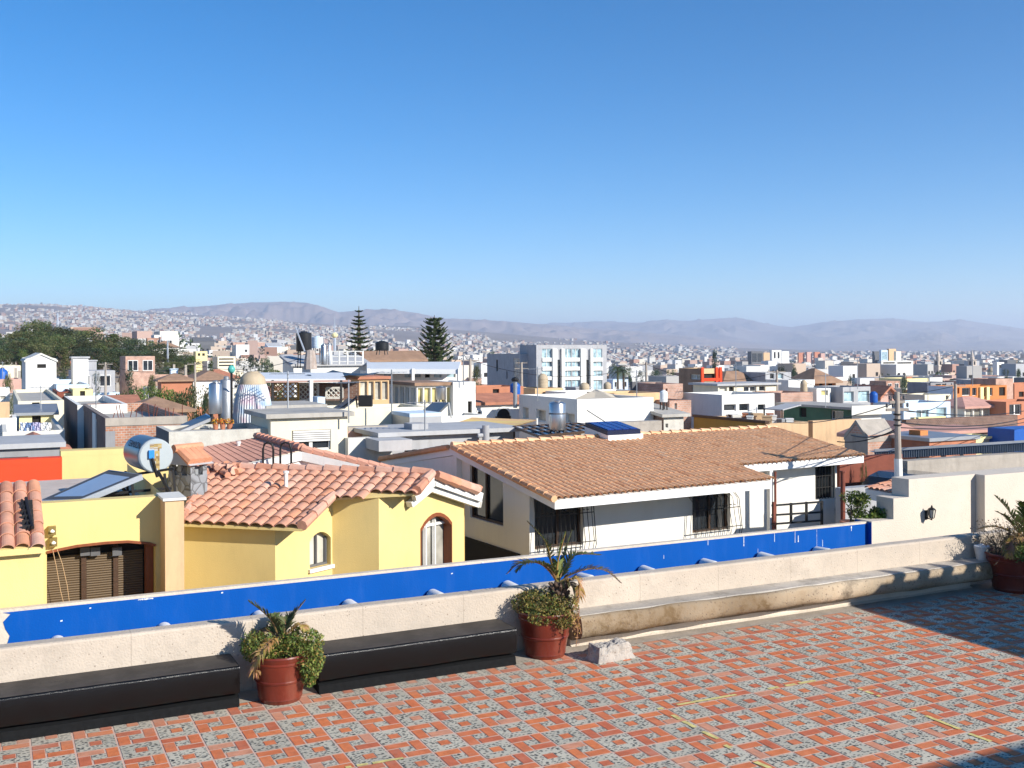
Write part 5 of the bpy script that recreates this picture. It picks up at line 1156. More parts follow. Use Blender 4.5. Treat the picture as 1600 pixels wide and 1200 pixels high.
# broken tile pile between chimney and ridge
p0 = onroof(345, 745); mb = MB()
for k in range(26):
    p = onroof(R.uniform(334, 372), R.uniform(732, 752))+Vector((0, 0, R.uniform(.06, .16))); a = R.uniform(0, 6.28); d_ = Vector((math.cos(a), math.sin(a), R.uniform(-.2, .2)))*.16; mb.tube([p-p0-d_*.5, p-p0+d_*.5], [.06, .045], 7, k % 4)
tag(mb.build('tile_pile', tmy, None, False, p0), 'heap of loose broken roof tiles between the chimney and the ridge', 'roof tiles')
# ================================================================== CITY
FOOT = []; BLK = []
def gz(p): return ground(p)-.5
GL = {'w': 'glass', 'p': 'glasspale', 'b': 'glassblue', 'y': 'glassyellow', 'd': 'dark'}
def put_window(t, P, ex, nrm, w, h, kind, inset, bars=True):
    """P lower-left corner on the wall plane; recessed pane with frame"""
    ez = Vector((0, 0, 1)); ex = Vector(ex); nrm = Vector(nrm); Q = Vector(P)-nrm*(inset-.012)
    mb = MB(); mb.quad(Q, Q+ex*w, Q+ex*w+ez*h, Q+ez*h); win = mb.build('window', M[GL[kind]], t)
    if bars and kind != 'd':
        mb = MB(); f = min(.09, w*.1); F_ = Q+nrm*.03
        for a in ([0, w/2, w] if w > .9 else [0, w]): mb.obox(F_+ex*a+ez*h/2, ex, nrm, ez, f, .05, h)
        for a in (0, h): mb.obox(F_+ex*w/2+ez*a, ex, nrm, ez, w-f*1.01, .045, f)
        mb.build('frame', M['frame'], win)
    return win
def blk(name, label, cat, xs, xc, xr, yt, d, m, front=(), side=(), phi=0.0, par=.3, zb=None, dp=None, sm=None, roofm='slab', roof=None, rh=1.2, over=.0, group=None, cap=None, seg=0):
    ph = math.radians(phi); C = at(xc, yt, d); f = Fr((C.x, C.y, 0), ph); zt = C.z
    w = f.ony(xr, yt, 0).x; L = f.onx(xs, yt, 0).y if xs < xc-.5 else (dp or 7.0)
    if dp and dp <= 1.5: L = dp
    elif xs < xc-.5: L = max(L, 2.4)
    L = min(max(L, .15), 40)
    zb = gz(C) if zb is None else zb
    t = thing(name, label, cat, (C.x, C.y, zb), ph, group); H = zt-zb
    FOOT.append((f.w(w/2, L/2), math.hypot(w, L)/2)); BLK.append((min(xs, xc), xr, yt, d)); t['_'] = 0; del t['_']
    mb = MB(); fh, wins = [], []
    for x0, y0, x1, y1, k in front:
        a, b = f.ony(x0, y0, 0), f.ony(x1, y1, 0); X0, X1, Z0, Z1 = max(.05, min(a.x, b.x)), min(w-.05, max(a.x, b.x)), max(.05, min(a.z, b.z)-zb), min(H-.08, max(a.z, b.z)-zb)
        if X1-X0 < .1 or Z1-Z0 < .1: continue
        fh.append([(X0, Z0), (X1, Z0), (X1, Z1), (X0, Z1)]); wins.append(((X0, 0, Z0), (1, 0, 0), (0, -1, 0), X1-X0, Z1-Z0, k))
    sh = []
    for x0, y0, x1, y1, k in side:
        a, b = f.onx(x0, y0, 0), f.onx(x1, y1, 0); Y0_, Y1_, Z0, Z1 = max(.05, min(a.y, b.y)), min(L-.05, max(a.y, b.y)), max(.05, min(a.z, b.z)-zb), min(H-.08, max(a.z, b.z)-zb)
        if Y1_-Y0_ < .1 or Z1-Z0 < .1: continue
        sh.append([(L-Y1_, Z0), (L-Y0_, Z0), (L-Y0_, Z1), (L-Y1_, Z1)]); wins.append(((0, Y1_, Z0), (0, -1, 0), (-1, 0, 0), Y1_-Y0_, Z1-Z0, k))
    dpth = .14
    mb.face_holes((0, 0, 0), (1, 0, 0), (0, 0, 1), [(0, 0), (w, 0), (w, H), (0, H)], fh, (0, -1, 0), dpth, 0)
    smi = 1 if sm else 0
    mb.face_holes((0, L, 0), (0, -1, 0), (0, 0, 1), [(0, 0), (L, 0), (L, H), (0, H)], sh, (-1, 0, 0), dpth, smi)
    mb.quad((w, 0, 0), (w, L, 0), (w, L, H), (w, 0, H)); mb.quad((w, L, 0), (0, L, 0), (0, L, H), (w, L, H))
    zr_ = H
    if roof is None and par > 0:
        pt = .15; zr_ = H-par
        I = [(pt, pt), (w-pt, pt), (w-pt, L-pt), (pt, L-pt)]; Oo = [(0, 0), (w, 0), (w, L), (0, L)]
        for i in range(4):
            j = (i+1) % 4; mb.quad((*Oo[i], H), (*Oo[j], H), (*I[j], H), (*I[i], H)); mb.quad((*I[i], H), (*I[j], H), (*I[j], zr_-.05), (*I[i], zr_-.05))
    wall = mb.build('wall', [M[m]]+([M[sm]] if sm else []), t)
    if roof is None:
        mb = MB()
        if par > 0: mb.box(.15, .15, zr_-.2, w-.15, L-.15, zr_)
        else: mb.box(-over, -over, H+.002, w+over, L+over, H+.12)
        mb.build('roof', M[roofm], t)
    elif roof == 'hip':
        o_ = over or .35; mb = MB(); r1 = min(w, L)*.5; q = [(-o_, -o_), (w+o_, -o_), (w+o_, L+o_), (-o_, L+o_)]
        rid = [(r1, L/2), (w-r1, L/2)] if w > L else [(w/2, r1), (w/2, L-r1)]
        V = [(*p, H) for p in q]+[(*p, H+rh) for p in rid]+[(*p, H-.14) for p in q]
        fs = [(0, 1, 5, 4), (2, 3, 4, 5), (1, 2, 5), (3, 0, 4)] if w > L else [(3, 0, 4, 5), (1, 2, 5, 4), (0, 1, 4), (2, 3, 5)]
        mb.add(V, fs+[(0, 6, 7, 1), (1, 7, 8, 2), (2, 8, 9, 3), (3, 9, 6, 0), (9, 8, 7, 6)]); mb.build('roof', M[roofm], t)
    elif roof == 'gable_x' or roof == 'gable_y':
        o_ = over or .3; mb = MB()
        if roof == 'gable_x': V = [(-o_, -o_, H-.1), (w+o_, -o_, H-.1), (w+o_, L/2, H+rh), (-o_, L/2, H+rh), (w+o_, L+o_, H-.1), (-o_, L+o_, H-.1)]
        else: V = [(-o_, -o_, H-.1), (-o_, L+o_, H-.1), (w/2, L+o_, H+rh), (w/2, -o_, H+rh), (w+o_, L+o_, H-.1), (w+o_, -o_, H-.1)]
        V2 = [(x, y, z-.14) for x, y, z in V]; n = 6
        mb.add(V+V2, [(0, 1, 2, 3), (3, 2, 4, 5), (7, 6, 9, 8), (8, 9, 11, 10), (0, 6, 7, 1), (1, 7, 8, 2), (2, 8, 10, 4), (4, 10, 11, 5), (5, 11, 9, 3), (3, 9, 6, 0)]); mb.build('roof', M[roofm], t)
        G2 = ([(0, 0, H), (0, L, H), (0, L/2, H+rh-.12)], [(w, 0, H), (w, L, H), (w, L/2, H+rh-.12)]) if roof == 'gable_x' else ([(0, 0, H), (w, 0, H), (w/2, 0, H+rh-.12)], [(0, L, H), (w, L, H), (w/2, L, H+rh-.12)])
        for g3 in G2: mb = MB(); mb.add(g3, [(0, 1, 2)]); mb.build('gable', M[m], t)
    elif roof == 'lean':     # rises to the back
        o_ = over or .2; mb = MB(); V = [(-o_, -o_, H), (w+o_, -o_, H), (w+o_, L, H+rh), (-o_, L, H+rh)]; V += [(x, y, z-.12) for x, y, z in V]
        mb.add(V, [(0, 1, 2, 3), (7, 6, 5, 4), (0, 4, 5, 1), (1, 5, 6, 2), (2, 6, 7, 3), (3, 7, 4, 0)]); mb.build('roof', M[roofm], t)
        mb = MB(); mb.add([(0, 0, H), (0, L, H), (0, L, H+rh-.1), (w, 0, H), (w, L, H), (w, L, H+rh-.1)], [(0, 1, 2), (3, 5, 4), (1, 4, 5, 2)]); mb.build('gable', M[sm or m], t)
    if cap:
        mb = MB(); mb.box(-.12, -.12, H+.003, w+.12, L+.12, H+.14); mb.build('cap', M[cap], t)
    for P, ex, n_, ww, hh, k in wins: put_window(t, P, ex, n_, ww, hh, k, dpth)
    t['_f'] = 0; del t['_f']
    return t, f, w, L, H
def child_box(t, name, x0, y0, z0, x1, y1, z1, m): mb = MB(); mb.box(x0, y0, z0, x1, y1, z1); return mb.build(name, M[m], t)

# ---- left group
blk('house', 'tall blank white house with a small dark slot window, left of the little white tower', 'house', 34, 40, 88, 561, 78, 'white', [(58, 569, 72, 575, 'd')], roof='gable_y', rh=.45, over=.1, roofm='offwhite', zb=-5.5)
blk('tower', 'slender white stair tower with a flat cap between white house and trees', 'tower', 111, 114, 138, 560, 84, 'white', [], cap='lgrey', par=.2, dp=3)
blk('house', 'low white house with blue-green parapet below the slender white tower', 'house', 74, 88, 139, 601, 76, 'bluewash', [], par=.4)
blk('house', 'pale yellow little house with one dark window below the slender white tower', 'house', 108, 114, 145, 609, 70, 'paleyellow', [(125, 611, 133, 621, 'd')], par=.2, dp=4)
blk('house', 'maroon fronted low house beside the blank white house', 'house', 82, 89, 113, 612, 71, 'rust', [(100, 614, 111, 622, 'p')], par=.2, dp=4)
blk('house', 'white house cut off by the left picture edge behind the shed roofs', 'house', -26, -20, 15, 607, 66, 'white', [(0, 619, 9, 624, 'p')], par=.3)
blk('house', 'cream rooftop house with dark porch openings left of the brick buildings', 'house', 20, 28, 100, 627, 52, 'cream', [(50, 628, 62, 632, 'd')], par=.2, dp=3)
blk('shed', 'yellow walled rooftop shed with grey corrugated lean-to roof at left', 'shed', 22, 30, 84, 645, 45, 'paleyellow', [(50, 650, 64, 662, 'd')], roof='lean', roofm='galv', rh=.3, over=.2, dp=1.4, sm='galv')
blk('house', 'white parapet house with brown timber panel at the left edge', 'house', -30, -22, 26, 654, 42, 'white', [(-5, 655, 14, 656, 'd')], par=.3)
blk('timber_screen', 'tan timber screen panel at the left picture edge above a white parapet', 'screen', -12, -8, 15, 633, 44, 'tan', [], par=0, dp=.3, roofm='tan')
blk('house', 'white house with laundry on its roof terrace left of the dark brick wall', 'house', 2, 4, 101, 675, 38, 'offwhite', [], par=.5)
blk('house', 'low white house with red tile gable roof facing left foreground', 'house', -4, 8, 98, 699, 31, 'white', [(44, 699, 84, 712, 'd')], roof='gable_y', roofm='redroof', rh=.36, over=.25, dp=.9)
blk('house', 'grey rendered house with flat concrete roof above the bright red wall', 'house', -60, -50, 94, 704, 24, 'grey', [(-20, 716, 44, 731, 'w'), (46, 716, 92, 731, 'w')], par=0, roofm='slabwhite', over=.12, dp=2.2)
blk('garden_wall', 'bright red painted wall behind the collector at the left edge', 'wall', -40, -30, 97, 730, 21, 'red', [], par=0, roofm='red', dp=.4)
blk('garden_wall', 'plain yellow wall behind the steel drum water heater', 'wall', 92, 95, 268, 714, 22.5, 'yellow', [], par=0, roofm='yellow', dp=.5)
# laundry on the terrace
for k, (px, col, nm) in enumerate(((38, (.62, .66, .72), 'pale grey'), (47, (.14, .22, .40), 'dark blue'), (57, (.50, .46, .62), 'lilac'), (72, (.75, .74, .70), 'white'))):
    mb = MB(); p = at(px, 660, 37); nn = 5
    for i in range(nn):
        for j in range(4):
            f = lambda a, b: E_*(a/nn*.34-.17)+Vector((0, 0, -.3*b/4))+G_*.05*math.sin(a*1.9+b+k)
            mb.quad(f(i, j), f(i+1, j), f(i+1, j+1), f(i, j+1)); mb.quad(f(i, j)+G_*.012, f(i, j+1)+G_*.012, f(i+1, j+1)+G_*.012, f(i+1, j)+G_*.012)
    tag(mb.build('laundry', mat('laundry_%d' % k, col), None, False, p), '%s cloth drying on the rooftop terrace at left' % nm, 'laundry', 'laundry on the left terrace')

# ---- brick buildings
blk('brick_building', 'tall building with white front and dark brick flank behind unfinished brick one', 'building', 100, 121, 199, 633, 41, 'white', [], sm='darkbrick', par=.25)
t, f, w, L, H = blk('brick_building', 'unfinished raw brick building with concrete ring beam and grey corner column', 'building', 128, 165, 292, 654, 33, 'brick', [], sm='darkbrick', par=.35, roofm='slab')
child_box(t, 'corner_column', -.006, -.03, 0, .28, .12, H-.4, 'grey'); child_box(t, 'ring_beam', -.01, -.035, H-.24, w+.01, .2, H+.01, 'concrete')
y1_, y2_ = f.onx(151, 660, 0).y, f.onx(146, 660, 0).y; child_box(t, 'pilaster', -.04, y1_, 0, .05, y2_, H-.05, 'white')
child_box(t, 'ring_beam', -.02, .01, H-.2, .15, L, H+.012, 'darkbrick')
mb = MB()
for k in range(14): x = R.uniform(.1, w-.1); mb.tube([(x, R.uniform(.1, .3), H-.1), (x+R.uniform(-.1, .1), .1, H+R.uniform(.15, .45))], .012, 4)
mb.build('rebar', M['rust'], t)
blk('house', 'house with broad orange tile hip roof right of the white fronted brick building', 'house', 196, 206, 292, 641, 47, 'oldwhite', [(236, 642, 246, 649, 'p'), (253, 642, 264, 649, 'p'), (270, 642, 282, 649, 'p')], roof='hip', roofm='brownroof', rh=.55, dp=7)
blk('house', 'low house with long orange roof ridge behind the brick buildings', 'house', 122, 132, 214, 632, 52, 'tan', [], roof='gable_x', roofm='redroof', rh=.35, dp=5)
blk('house', 'house with reddish roof partly hidden by green trees left of steel tanks', 'house', 246, 252, 300, 594, 95, 'terracotta', [], roof='hip', roofm='brownroof', rh=.6, dp=8)
t, f, w, L, H = blk('old_wall_house', 'low house with flaking whitewashed wall carrying tanks and flower pots', 'house', 244, 264, 423, 675, 26.6, 'oldwhite', [], sm='dgrey', par=.12, dp=5)
zr0 = t.location.z+H-.12
def on_roof(px, y): # point on that roof, y metres behind the front
    p = f.ony(px, 670, y); q = f.w(p.x, y); return Vector((q.x, q.y, zr0))
# rooftop items
def tank(name, label, px, yt, yb, rpx, d, m, group=None, legs=0, ribs=0, dome=.25, cat='water tank', band=None):
    b = at(px, yb, d); h = at(px, yt, d).z-b.z; r = rpx*d/F
    t = thing(name, label, cat, b, 0, group); hl = h*legs; hb = h-hl
    mb = MB(); prof = [(r*.97, hl), (r, hl+hb*.03)]
    nrib = ribs
    for k in range(nrib): z = hl+hb*(.1+.62*(k+.5)/nrib); prof += [(r, z-hb*.02), (r*1.03, z-hb*.01), (r*1.03, z+hb*.01), (r, z+hb*.02)]
    prof += [(r, hl+hb*(1-dome)), (r*.9, hl+hb*(1-dome*.55)), (r*.55, hl+hb*(1-dome*.15)), (r*.42, hl+hb*(1-dome*.1))]
    mb.lathe((0, 0, 0), prof, 20); smooth_angle(mb.build('tank_body', M[m], t), 35)
    mb = MB(); mb.lathe((0, 0, hl+hb*(1-dome*.11)), [(r*.44, 0), (r*.44, hb*.05), (0, hb*.065)], 16); mb.build('lid', M[m], t)
    if legs:
        for k in range(4): a = PI/4+PI/2*k; mb = MB(); mb.bar((r*.8*math.cos(a), r*.8*math.sin(a), hl+.02), (r*.95*math.cos(a), r*.95*math.sin(a), -.05), .04); mb.build('leg', M['black'], t)
    if band: mb = MB(); mb.lathe((0, 0, hl+hb*.55), [(r*1.012, 0), (r*1.012, hb*.05)], 20); mb.build('band', M[band], t)
    return t
tank('water_tank', 'shiny steel cylinder tank on black legs above the flaking white wall', 337, 597, 662, 10.5, 29.5, 'steel', legs=.24, dome=.08)
tank('water_tank', 'grey metal cylinder between the steel tank and corrugated tower', 354, 592, 668, 9.5, 30.5, 'galv', dome=.04)
tank('water_tank', 'cream domed water tank sitting on top of the corrugated tower', 395, 580, 606, 20, 31.2, 'beigetank', dome=.6)
# corrugated tower
t = thing('corrugated_tower', 'flaring tower clad in pale blue and pink corrugated sheet', 'tank tower', at(395, 671, 31.2)); o3 = at(395, 671, 31.2); mb = MB()
prof = [(30, 671), (29.5, 650), (27.5, 630), (24.5, 613), (20.5, 600)]
N_ = 88
for r, y in prof:
    for k in range(N_):
        a = 2*PI*k/N_; rr = (r*31.2/F)*(1+.03*(1 if k % 2 else -1)); mb.v.append((rr*math.cos(a), rr*math.sin(a), at(395, y, 31.2).z-o3.z))
for i in range(len(prof)-1):
    for k in range(N_): a, b = i*N_+k, i*N_+(k+1) % N_; mb.f.append((a, b, b+N_, a+N_)); mb.m.append(0)
mc = bpy.data.materials.new('faded_corrugated_sheet'); t_, N, L_ = nt(mc); b_ = N['Principled BSDF']; b_.inputs['Roughness'].default_value = .5
tc = N.new('ShaderNodeTexCoord'); no = N.new('ShaderNodeTexNoise'); no.inputs['Scale'].default_value = 2.2; L_.new(tc.outputs['Object'], no.inputs[0]); cr = N.new('ShaderNodeValToRGB')
cr.color_ramp.elements[0].position = .35; cr.color_ramp.elements[0].color = (.26, .40, .56, 1); cr.color_ramp.elements[1].position = .65; cr.color_ramp.elements[1].color = (.56, .42, .47, 1); e_ = cr.color_ramp.elements.new(.5); e_.color = (.56, .58, .60, 1)
L_.new(no.outputs[0], cr.inputs[0]); L_.new(cr.outputs[0], b_.inputs['Base Color'])
mb.build('cladding', mc, t); mb = MB(); z_ = at(395, 600, 31.2).z-o3.z; mb.lathe((0, 0, z_-.02), [(20.8*31.2/F, 0), (20.8*31.2/F, .04), (0, .045)], 24); mb.build('platform', M['beigetank'], t)
# rooftop solar collector, flowers, lamp
t = thing('solar_collector', 'tilted grey solar collector panel on the flaking white wall house', 'solar panel', at(295, 674, 29.2)); o3 = at(295, 674, 29.2)
K = [at(258, 674, 28.9)-o3, at(272, 677, 28.4)-o3, at(332, 652, 29.4)-o3, at(322, 646, 30.2)-o3]
mb = MB(); mb.add(K+[k-Vector((0, 0, .09)) for k in K], [(3, 2, 1, 0), (4, 5, 6, 7), (0, 1, 5, 4), (1, 2, 6, 5), (2, 3, 7, 6), (3, 0, 4, 7)]); mb.build('frame', M['alu'], t)
cc = sum(K, Vector())/4; mb = MB(); mb.add([k.lerp(cc, .08)+Vector((0, 0, .006)) for k in K], [(3, 2, 1, 0)]); mb.build('glass_cover', M['solar'], t)
mb = MB(); mb.bar(K[2]-Vector((0, 0, .09)), (K[2].x, K[2].y, -.1), .04); mb.bar(K[3]-Vector((0, 0, .09)), (K[3].x, K[3].y, -.1), .04); mb.build('stand', M['black'], t)
mfl = [mat('orange_petals', (.62, .16, .03), var=.3, scale=20), mat('yellow_petals', (.72, .42, .05), var=.3, scale=20), M['g2']]
for px, nm in ((337, 'left'), (348, 'middle'), (359, 'right')):
    p = at(px, 671, 28.9); t = thing('flower_pot', '%s of three red pots of orange and yellow flowers beside steel tank' % nm, 'flower pot', p, 0, 'flower pots on the flaking wall')
    mb = MB(); mb.lathe((0, 0, 0), [(.06, 0), (.085, .15), (.09, .15), (.07, .14)], 12); mb.build('pot', M['terracotta'], t); mb = MB(); cards(mb, (0, 0, .22), (.13, .12, .09), 120, .03, (0, 1, 1, 0, 2), .3); mb.build('flowers', mfl, t)
p = at(362, 655, 30); t = thing('lamp_post', 'black rooftop lamp post with turquoise globe beside the cream domed tank', 'lamp', p); h = at(362, 583, 30).z-p.z
mb = MB(); mb.tube([(0, 0, -.3), (0, 0, h)], .035, 6); mb.bar((0, 0, h*.9), (.25, 0, h*.75), .03); mb.build('post', M['black'], t); mb = MB(); mb.lathe((0, 0, h), [(.05, 0), (.10, .06), (.105, .14), (.07, .2), (0, .23)], 12); mb.build('globe', mat('turquoise_glass', (.10, .42, .36), rough=.3), t, True)

# ---- centre left: cream houses, grey modern house
t, f, w, L, H = blk('house', 'cream house with grey flat roof and wide shuttered window', 'house', 421, 423, 543, 654, 27.4, 'cream', [(456, 673, 517, 702, 'w')], par=0, roofm='slab', over=.15, dp=3.2)
a, b = f.ony(457, 674, .1), f.ony(516, 688, .1); mb = MB()
for k in range(5): z = lerp(b.z, a.z, k/5)-t.location.z; mb.box(a.x, .02, z, b.x, .06, z+.07)
mb.build('louvre', M['frame'], t)
blk('house', 'grey roofed rear block of the cream shuttered house', 'house', 416, 420, 505, 640, 31, 'dgrey', [], par=0, roofm='slab', over=.1, dp=2.5)
blk('house', 'long blank cream house wall between shuttered house and grey modern house', 'house', 500, 506, 668, 640, 34, 'cream', [], par=.2, dp=4)
blk('garden_wall', 'low grey block wall right of the cream shuttered house', 'wall', 540, 544, 606, 674, 30, 'pink', [], par=0, roofm='concrete', dp=.3)
blk('garden_wall', 'low white yard wall behind the yellow house ridge', 'wall', 540, 544, 612, 692, 28, 'offwhite', [], par=0, roofm='offwhite', dp=.3)
t, f, w, L, H = blk('modern_house', 'low modern house with broad light grey flat roofs behind the white house', 'house', 590, 600, 802, 682, 28.5, 'lgrey', [(632, 703, 652, 722, 'd'), (662, 707, 668, 730, 'w'), (676, 712, 704, 740, 'p')], par=0, roofm='slabwhite', over=.25)
mb = MB(); a = f.ony(588, 688, -1.0); b = f.ony(640, 700, -1.0); mb.box(a.x, -1.2, a.z-t.location.z-.28, b.x, -.1, a.z-t.location.z); mb.build('canopy', M['slabwhite'], t)
mb = MB(); a = f.ony(645, 686, .3); mb.box(a.x, .4, H+.12, a.x+.5, 1.0, H+.28); mb.build('roof_kerb', M['lgrey'], t)
p = at(759, 680, 29.5); tt = thing('vent_pipe', 'stubby grey vent pipe with elbow on the modern house roof', 'pipe', p); mb = MB(); mb.tube([(0, 0, -.2), (0, 0, .28)], .10, 12); mb.tube([(-.25, 0, 0), (-.1, 0, .0)], .06, 8); mb.build('pipe', M['lgrey'], tt)
blk('house', 'grey steel clad house with dark gate left of the yellow sail', 'house', 596, 640, 690, 652, 33.5, 'lgrey', [], sm='galv', par=0, roofm='bluewash', dp=5)
# sail
t = thing('shade_sail', 'yellow and orange striped shade sail stretched over a patio', 'shade sail', at(760, 660, 35)); o3 = at(760, 660, 35)
K = [at(688, 669, 33.0)-o3, at(800, 667, 33)-o3, at(839, 656, 36)-o3, at(738, 652, 37.5)-o3]; mb = MB(); n = 12
def sp(i, j):
    u_, v_ = i/n, j/n; p = K[0].lerp(K[1], u_).lerp(K[3].lerp(K[2], u_), v_); return p-Vector((0, 0, .5*u_*(1-u_)*v_*(1-v_)*4*.5))
for i in range(n):
    for j in range(n): mb.quad(sp(i, j), sp(i+1, j), sp(i+1, j+1), sp(i, j+1), (j//2) % 2); mb.quad(sp(i, j)-Vector((0, 0, .02)), sp(i, j+1)-Vector((0, 0, .02)), sp(i+1, j+1)-Vector((0, 0, .02)), sp(i+1, j)-Vector((0, 0, .02)), (j//2) % 2)
mb.build('cloth', [mat('sail_yellow', (.78, .56, .20), var=.05), mat('sail_orange', (.76, .48, .22), var=.05)], t)
for k in K: mb = MB(); mb.bar(k+Vector((0, 0, .05)), k-Vector((0, 0, 2.2)), .05); mb.build('post', M['pvc'], t)
# glass canopy
t = thing('glass_canopy', 'brown framed patio roof of grey glass panels behind the ridge', 'canopy', at(860, 672, 28)); o3 = at(860, 672, 28)
K = [at(842, 682, 27.0)-o3, at(935, 673, 27.6)-o3, at(905, 662, 31)-o3, at(802, 667, 30.4)-o3]; mb = MB(); fb_ = MB()
for i in range(8):
    a, b = i/8+.008, (i+1)/8-.008
    for c_, e_ in ((.02, .33), (.35, .66), (.68, .98)):
        P = lambda u_, v_: K[0].lerp(K[1], u_).lerp(K[3].lerp(K[2], u_), v_); mb.quad(P(a, c_), P(b, c_), P(b, e_), P(a, e_))
for i in range(9): fb_.bar(K[0].lerp(K[1], i/8), K[3].lerp(K[2], i/8), .05, .06)
for v_ in (0, .34, .67, 1): fb_.bar(K[0].lerp(K[3], v_), K[1].lerp(K[2], v_), .045, .065)
for k in K: fb_.bar(k, k-Vector((0, 0, 2.2)), .08)
mb.build('glass_panels', glassmat('dusty_glass', (.30, .30, .28), .25, .5), t); fb_.build('frame', M['darkwood'], t)
tank('water_tank', 'steel cylinder water tank with dark band standing behind the brown tile ridge', 871, 627, 680, 13.3, 27.6, 'steel', legs=.16, dome=.1, band='dgrey')
# white house with grey flank + tent
t, f, w, L, H = blk('house', 'large plain white block house with shaded windowed flank', 'house', 811, 902, 1021, 624, 41, 'white', [], [(817, 636, 826, 655, 'p'), (838, 639, 853, 660, 'p'), (884, 645, 898, 663, 'p')], par=.3, roofm='slabwhite', sm='white')
blk('garden_wall', 'low rough stone wall at the foot of the large white block house', 'wall', 898, 905, 1034, 668, 35, 'concrete', [], par=0, roofm='concrete', dp=.4)
blk('house', 'peach sided building right behind the large white block house', 'house', 950, 960, 1031, 615, 46, 'peach', [], par=.2)
t = thing('canopy_tent', 'beige pyramid shade tent on the large white block roof', 'tent', at(930, 626, 44)); o3 = at(930, 626, 44)
q = [at(894, 625, 42)-o3, at(962, 624, 42)-o3, at(972, 621, 46)-o3, at(904, 621, 46)-o3]; ap = at(931, 608, 44)-o3; mb = MB()
for i in range(4):
    a, b = q[i], q[(i+1) % 4]; m_ = (a+b+ap)/3-Vector((0, 0, .06)); mb.add([a, b, ap, m_], [(0, 1, 3), (1, 2, 3), (2, 0, 3)]); mb.quad(a, b, b-Vector((0, 0, .15)), a-Vector((0, 0, .15)))
mb.build('cloth', mat('beige_cloth', (.58, .50, .38), var=.06), t)
for a in q: mb = MB(); mb.bar(a, a-Vector((0, 0, .9)), .06); mb.build('post', M['galv'], t)
p = at(953, 673, 28.5); t = thing('antenna', 'thin bent roof antenna on the brown tile ridge', 'antenna', p); q = [at(953, 664, 28.5)-p, at(917, 641, 28.3)-p]
mb = MB(); mb.tube([(0, 0, -.3), q[0]], .03, 6); mb.tube(q, .015, 5)
for k in range(4): c = q[0].lerp(q[1], .8+k*.055); mb.bar(c-G_*.12, c+G_*.12, .012)
mb.build('mast', M['dgrey'], t)
# arcade
t, f, w, L, H = blk('house', 'white arcaded house with dark round arches and orange tile eave', 'house', 741, 743, 813, 629, 46, 'white', [], roof='lean', roofm='redroof', rh=.34, over=.2, dp=1.3)
for a, b, y in ((744, 752, 642), (774, 798, 637)):
    A3, B3, C3 = f.ony(a, 655, 0), f.ony(b, 655, 0), f.ony(a, y, 0); cx, rr = (A3.x+B3.x)/2, (B3.x-A3.x)/2; mb = MB(); n = 14; zc = C3.z-t.location.z-rr
    V = [(cx+rr*math.cos(PI*k/n), -.012, zc+rr*math.sin(PI*k/n)) for k in range(n+1)]+[(cx-rr, -.012, zc-1.5), (cx+rr, -.012, zc-1.5)]; mb.add(V, [tuple(range(n+3))[::-1]]); 
    for k in range(n): mb.bar((V[k][0], -.03, V[k][2]), (V[k+1][0], -.03, V[k+1][2]), .06, .10, 1)
    mb.build('arch', [M['dark'], M['white']], t)
blk('house', 'terracotta roof terrace with washing behind the arcaded house', 'house', 738, 744, 818, 605, 53, 'terracotta', [(770, 608, 780, 614, 'd')], par=.3, dp=4)
tank('water_tank', 'bright blue water tank on the terrace above the arcade', 805, 598, 616, 8.2, 51, 'bluetank', dome=.25, ribs=2)
p = at(805, 630, 45); t = thing('chimney_pipe', 'grey stove pipe with black cowl beside the blue tank', 'chimney', p); h = at(805, 596, 45).z-p.z; mb = MB(); mb.tube([(0, 0, -.2), (0, 0, h)], .09, 10); mb.build('flue', M['galv'], t); mb = MB(); mb.lathe((0, 0, h), [(.14, 0), (.17, .08), (.13, .15), (0, .2)], 12); mb.build('cowl', M['black'], t)
# glass annexe and white pillar block
blk('house', 'narrow white stair block right of the yellow glass annexe', 'house', 705, 708, 743, 597, 39, 'white', [(731, 627, 738, 646, 'd')], par=.2, dp=4)
t, f, w, L, H = blk('glass_annexe', 'rooftop annexe glazed with yellow panels and grey side strips', 'annexe', 614, 651, 708, 603, 38.6, 'offwhite', [(653, 605, 661, 631, 'y'), (663, 605, 673, 631, 'y'), (675, 604, 684, 630, 'y'), (686, 603, 696, 630, 'y'), (698, 602, 707, 629, 'y')], [(617, 604, 622, 631, 'p'), (625, 604, 631, 632, 'p'), (633, 604, 639, 632, 'p'), (642, 605, 648, 633, 'p')], par=0, roofm='brownroof', over=.12)
tank('water_tank', 'small steel water tank in front of the yellow glass annexe', 689, 604, 628, 8.2, 37, 'steel', legs=.15, dome=.08)
t = thing('solar_collector', 'grey solar collector on a stand below the yellow glass annexe', 'solar panel', at(680, 650, 35)); o3 = at(680, 650, 35)
K = [at(653, 650, 34.6)-o3, at(678, 651, 34)-o3, at(701, 629, 35.2)-o3, at(676, 628, 36)-o3]; mb = MB(); mb.add(K+[k-Vector((0, 0, .08)) for k in K], [(3, 2, 1, 0), (4, 5, 6, 7), (0, 1, 5, 4), (1, 2, 6, 5), (2, 3, 7, 6), (3, 0, 4, 7)]); mb.build('panel', M['solar'], t)
mb = MB(); [mb.bar(k, (k.x+.1, k.y, -.1), .04) for k in K[2:]]; mb.build('stand', M['galv'], t)
blk('house', 'white parapet house in front of the yellow glass annexe', 'house', 640, 646, 760, 652, 36.5, 'white', [], par=.2, dp=2)
blk('house', 'peach conservatory with tall grey panes left of yellow glass annexe', 'house', 551, 561, 608, 593, 43, 'peach', [(563, 596, 574, 624, 'p'), (576, 596, 584, 624, 'p'), (586, 596, 595, 624, 'p'), (597, 596, 606, 624, 'p')], par=0, roofm='redroof', over=.1, dp=5)
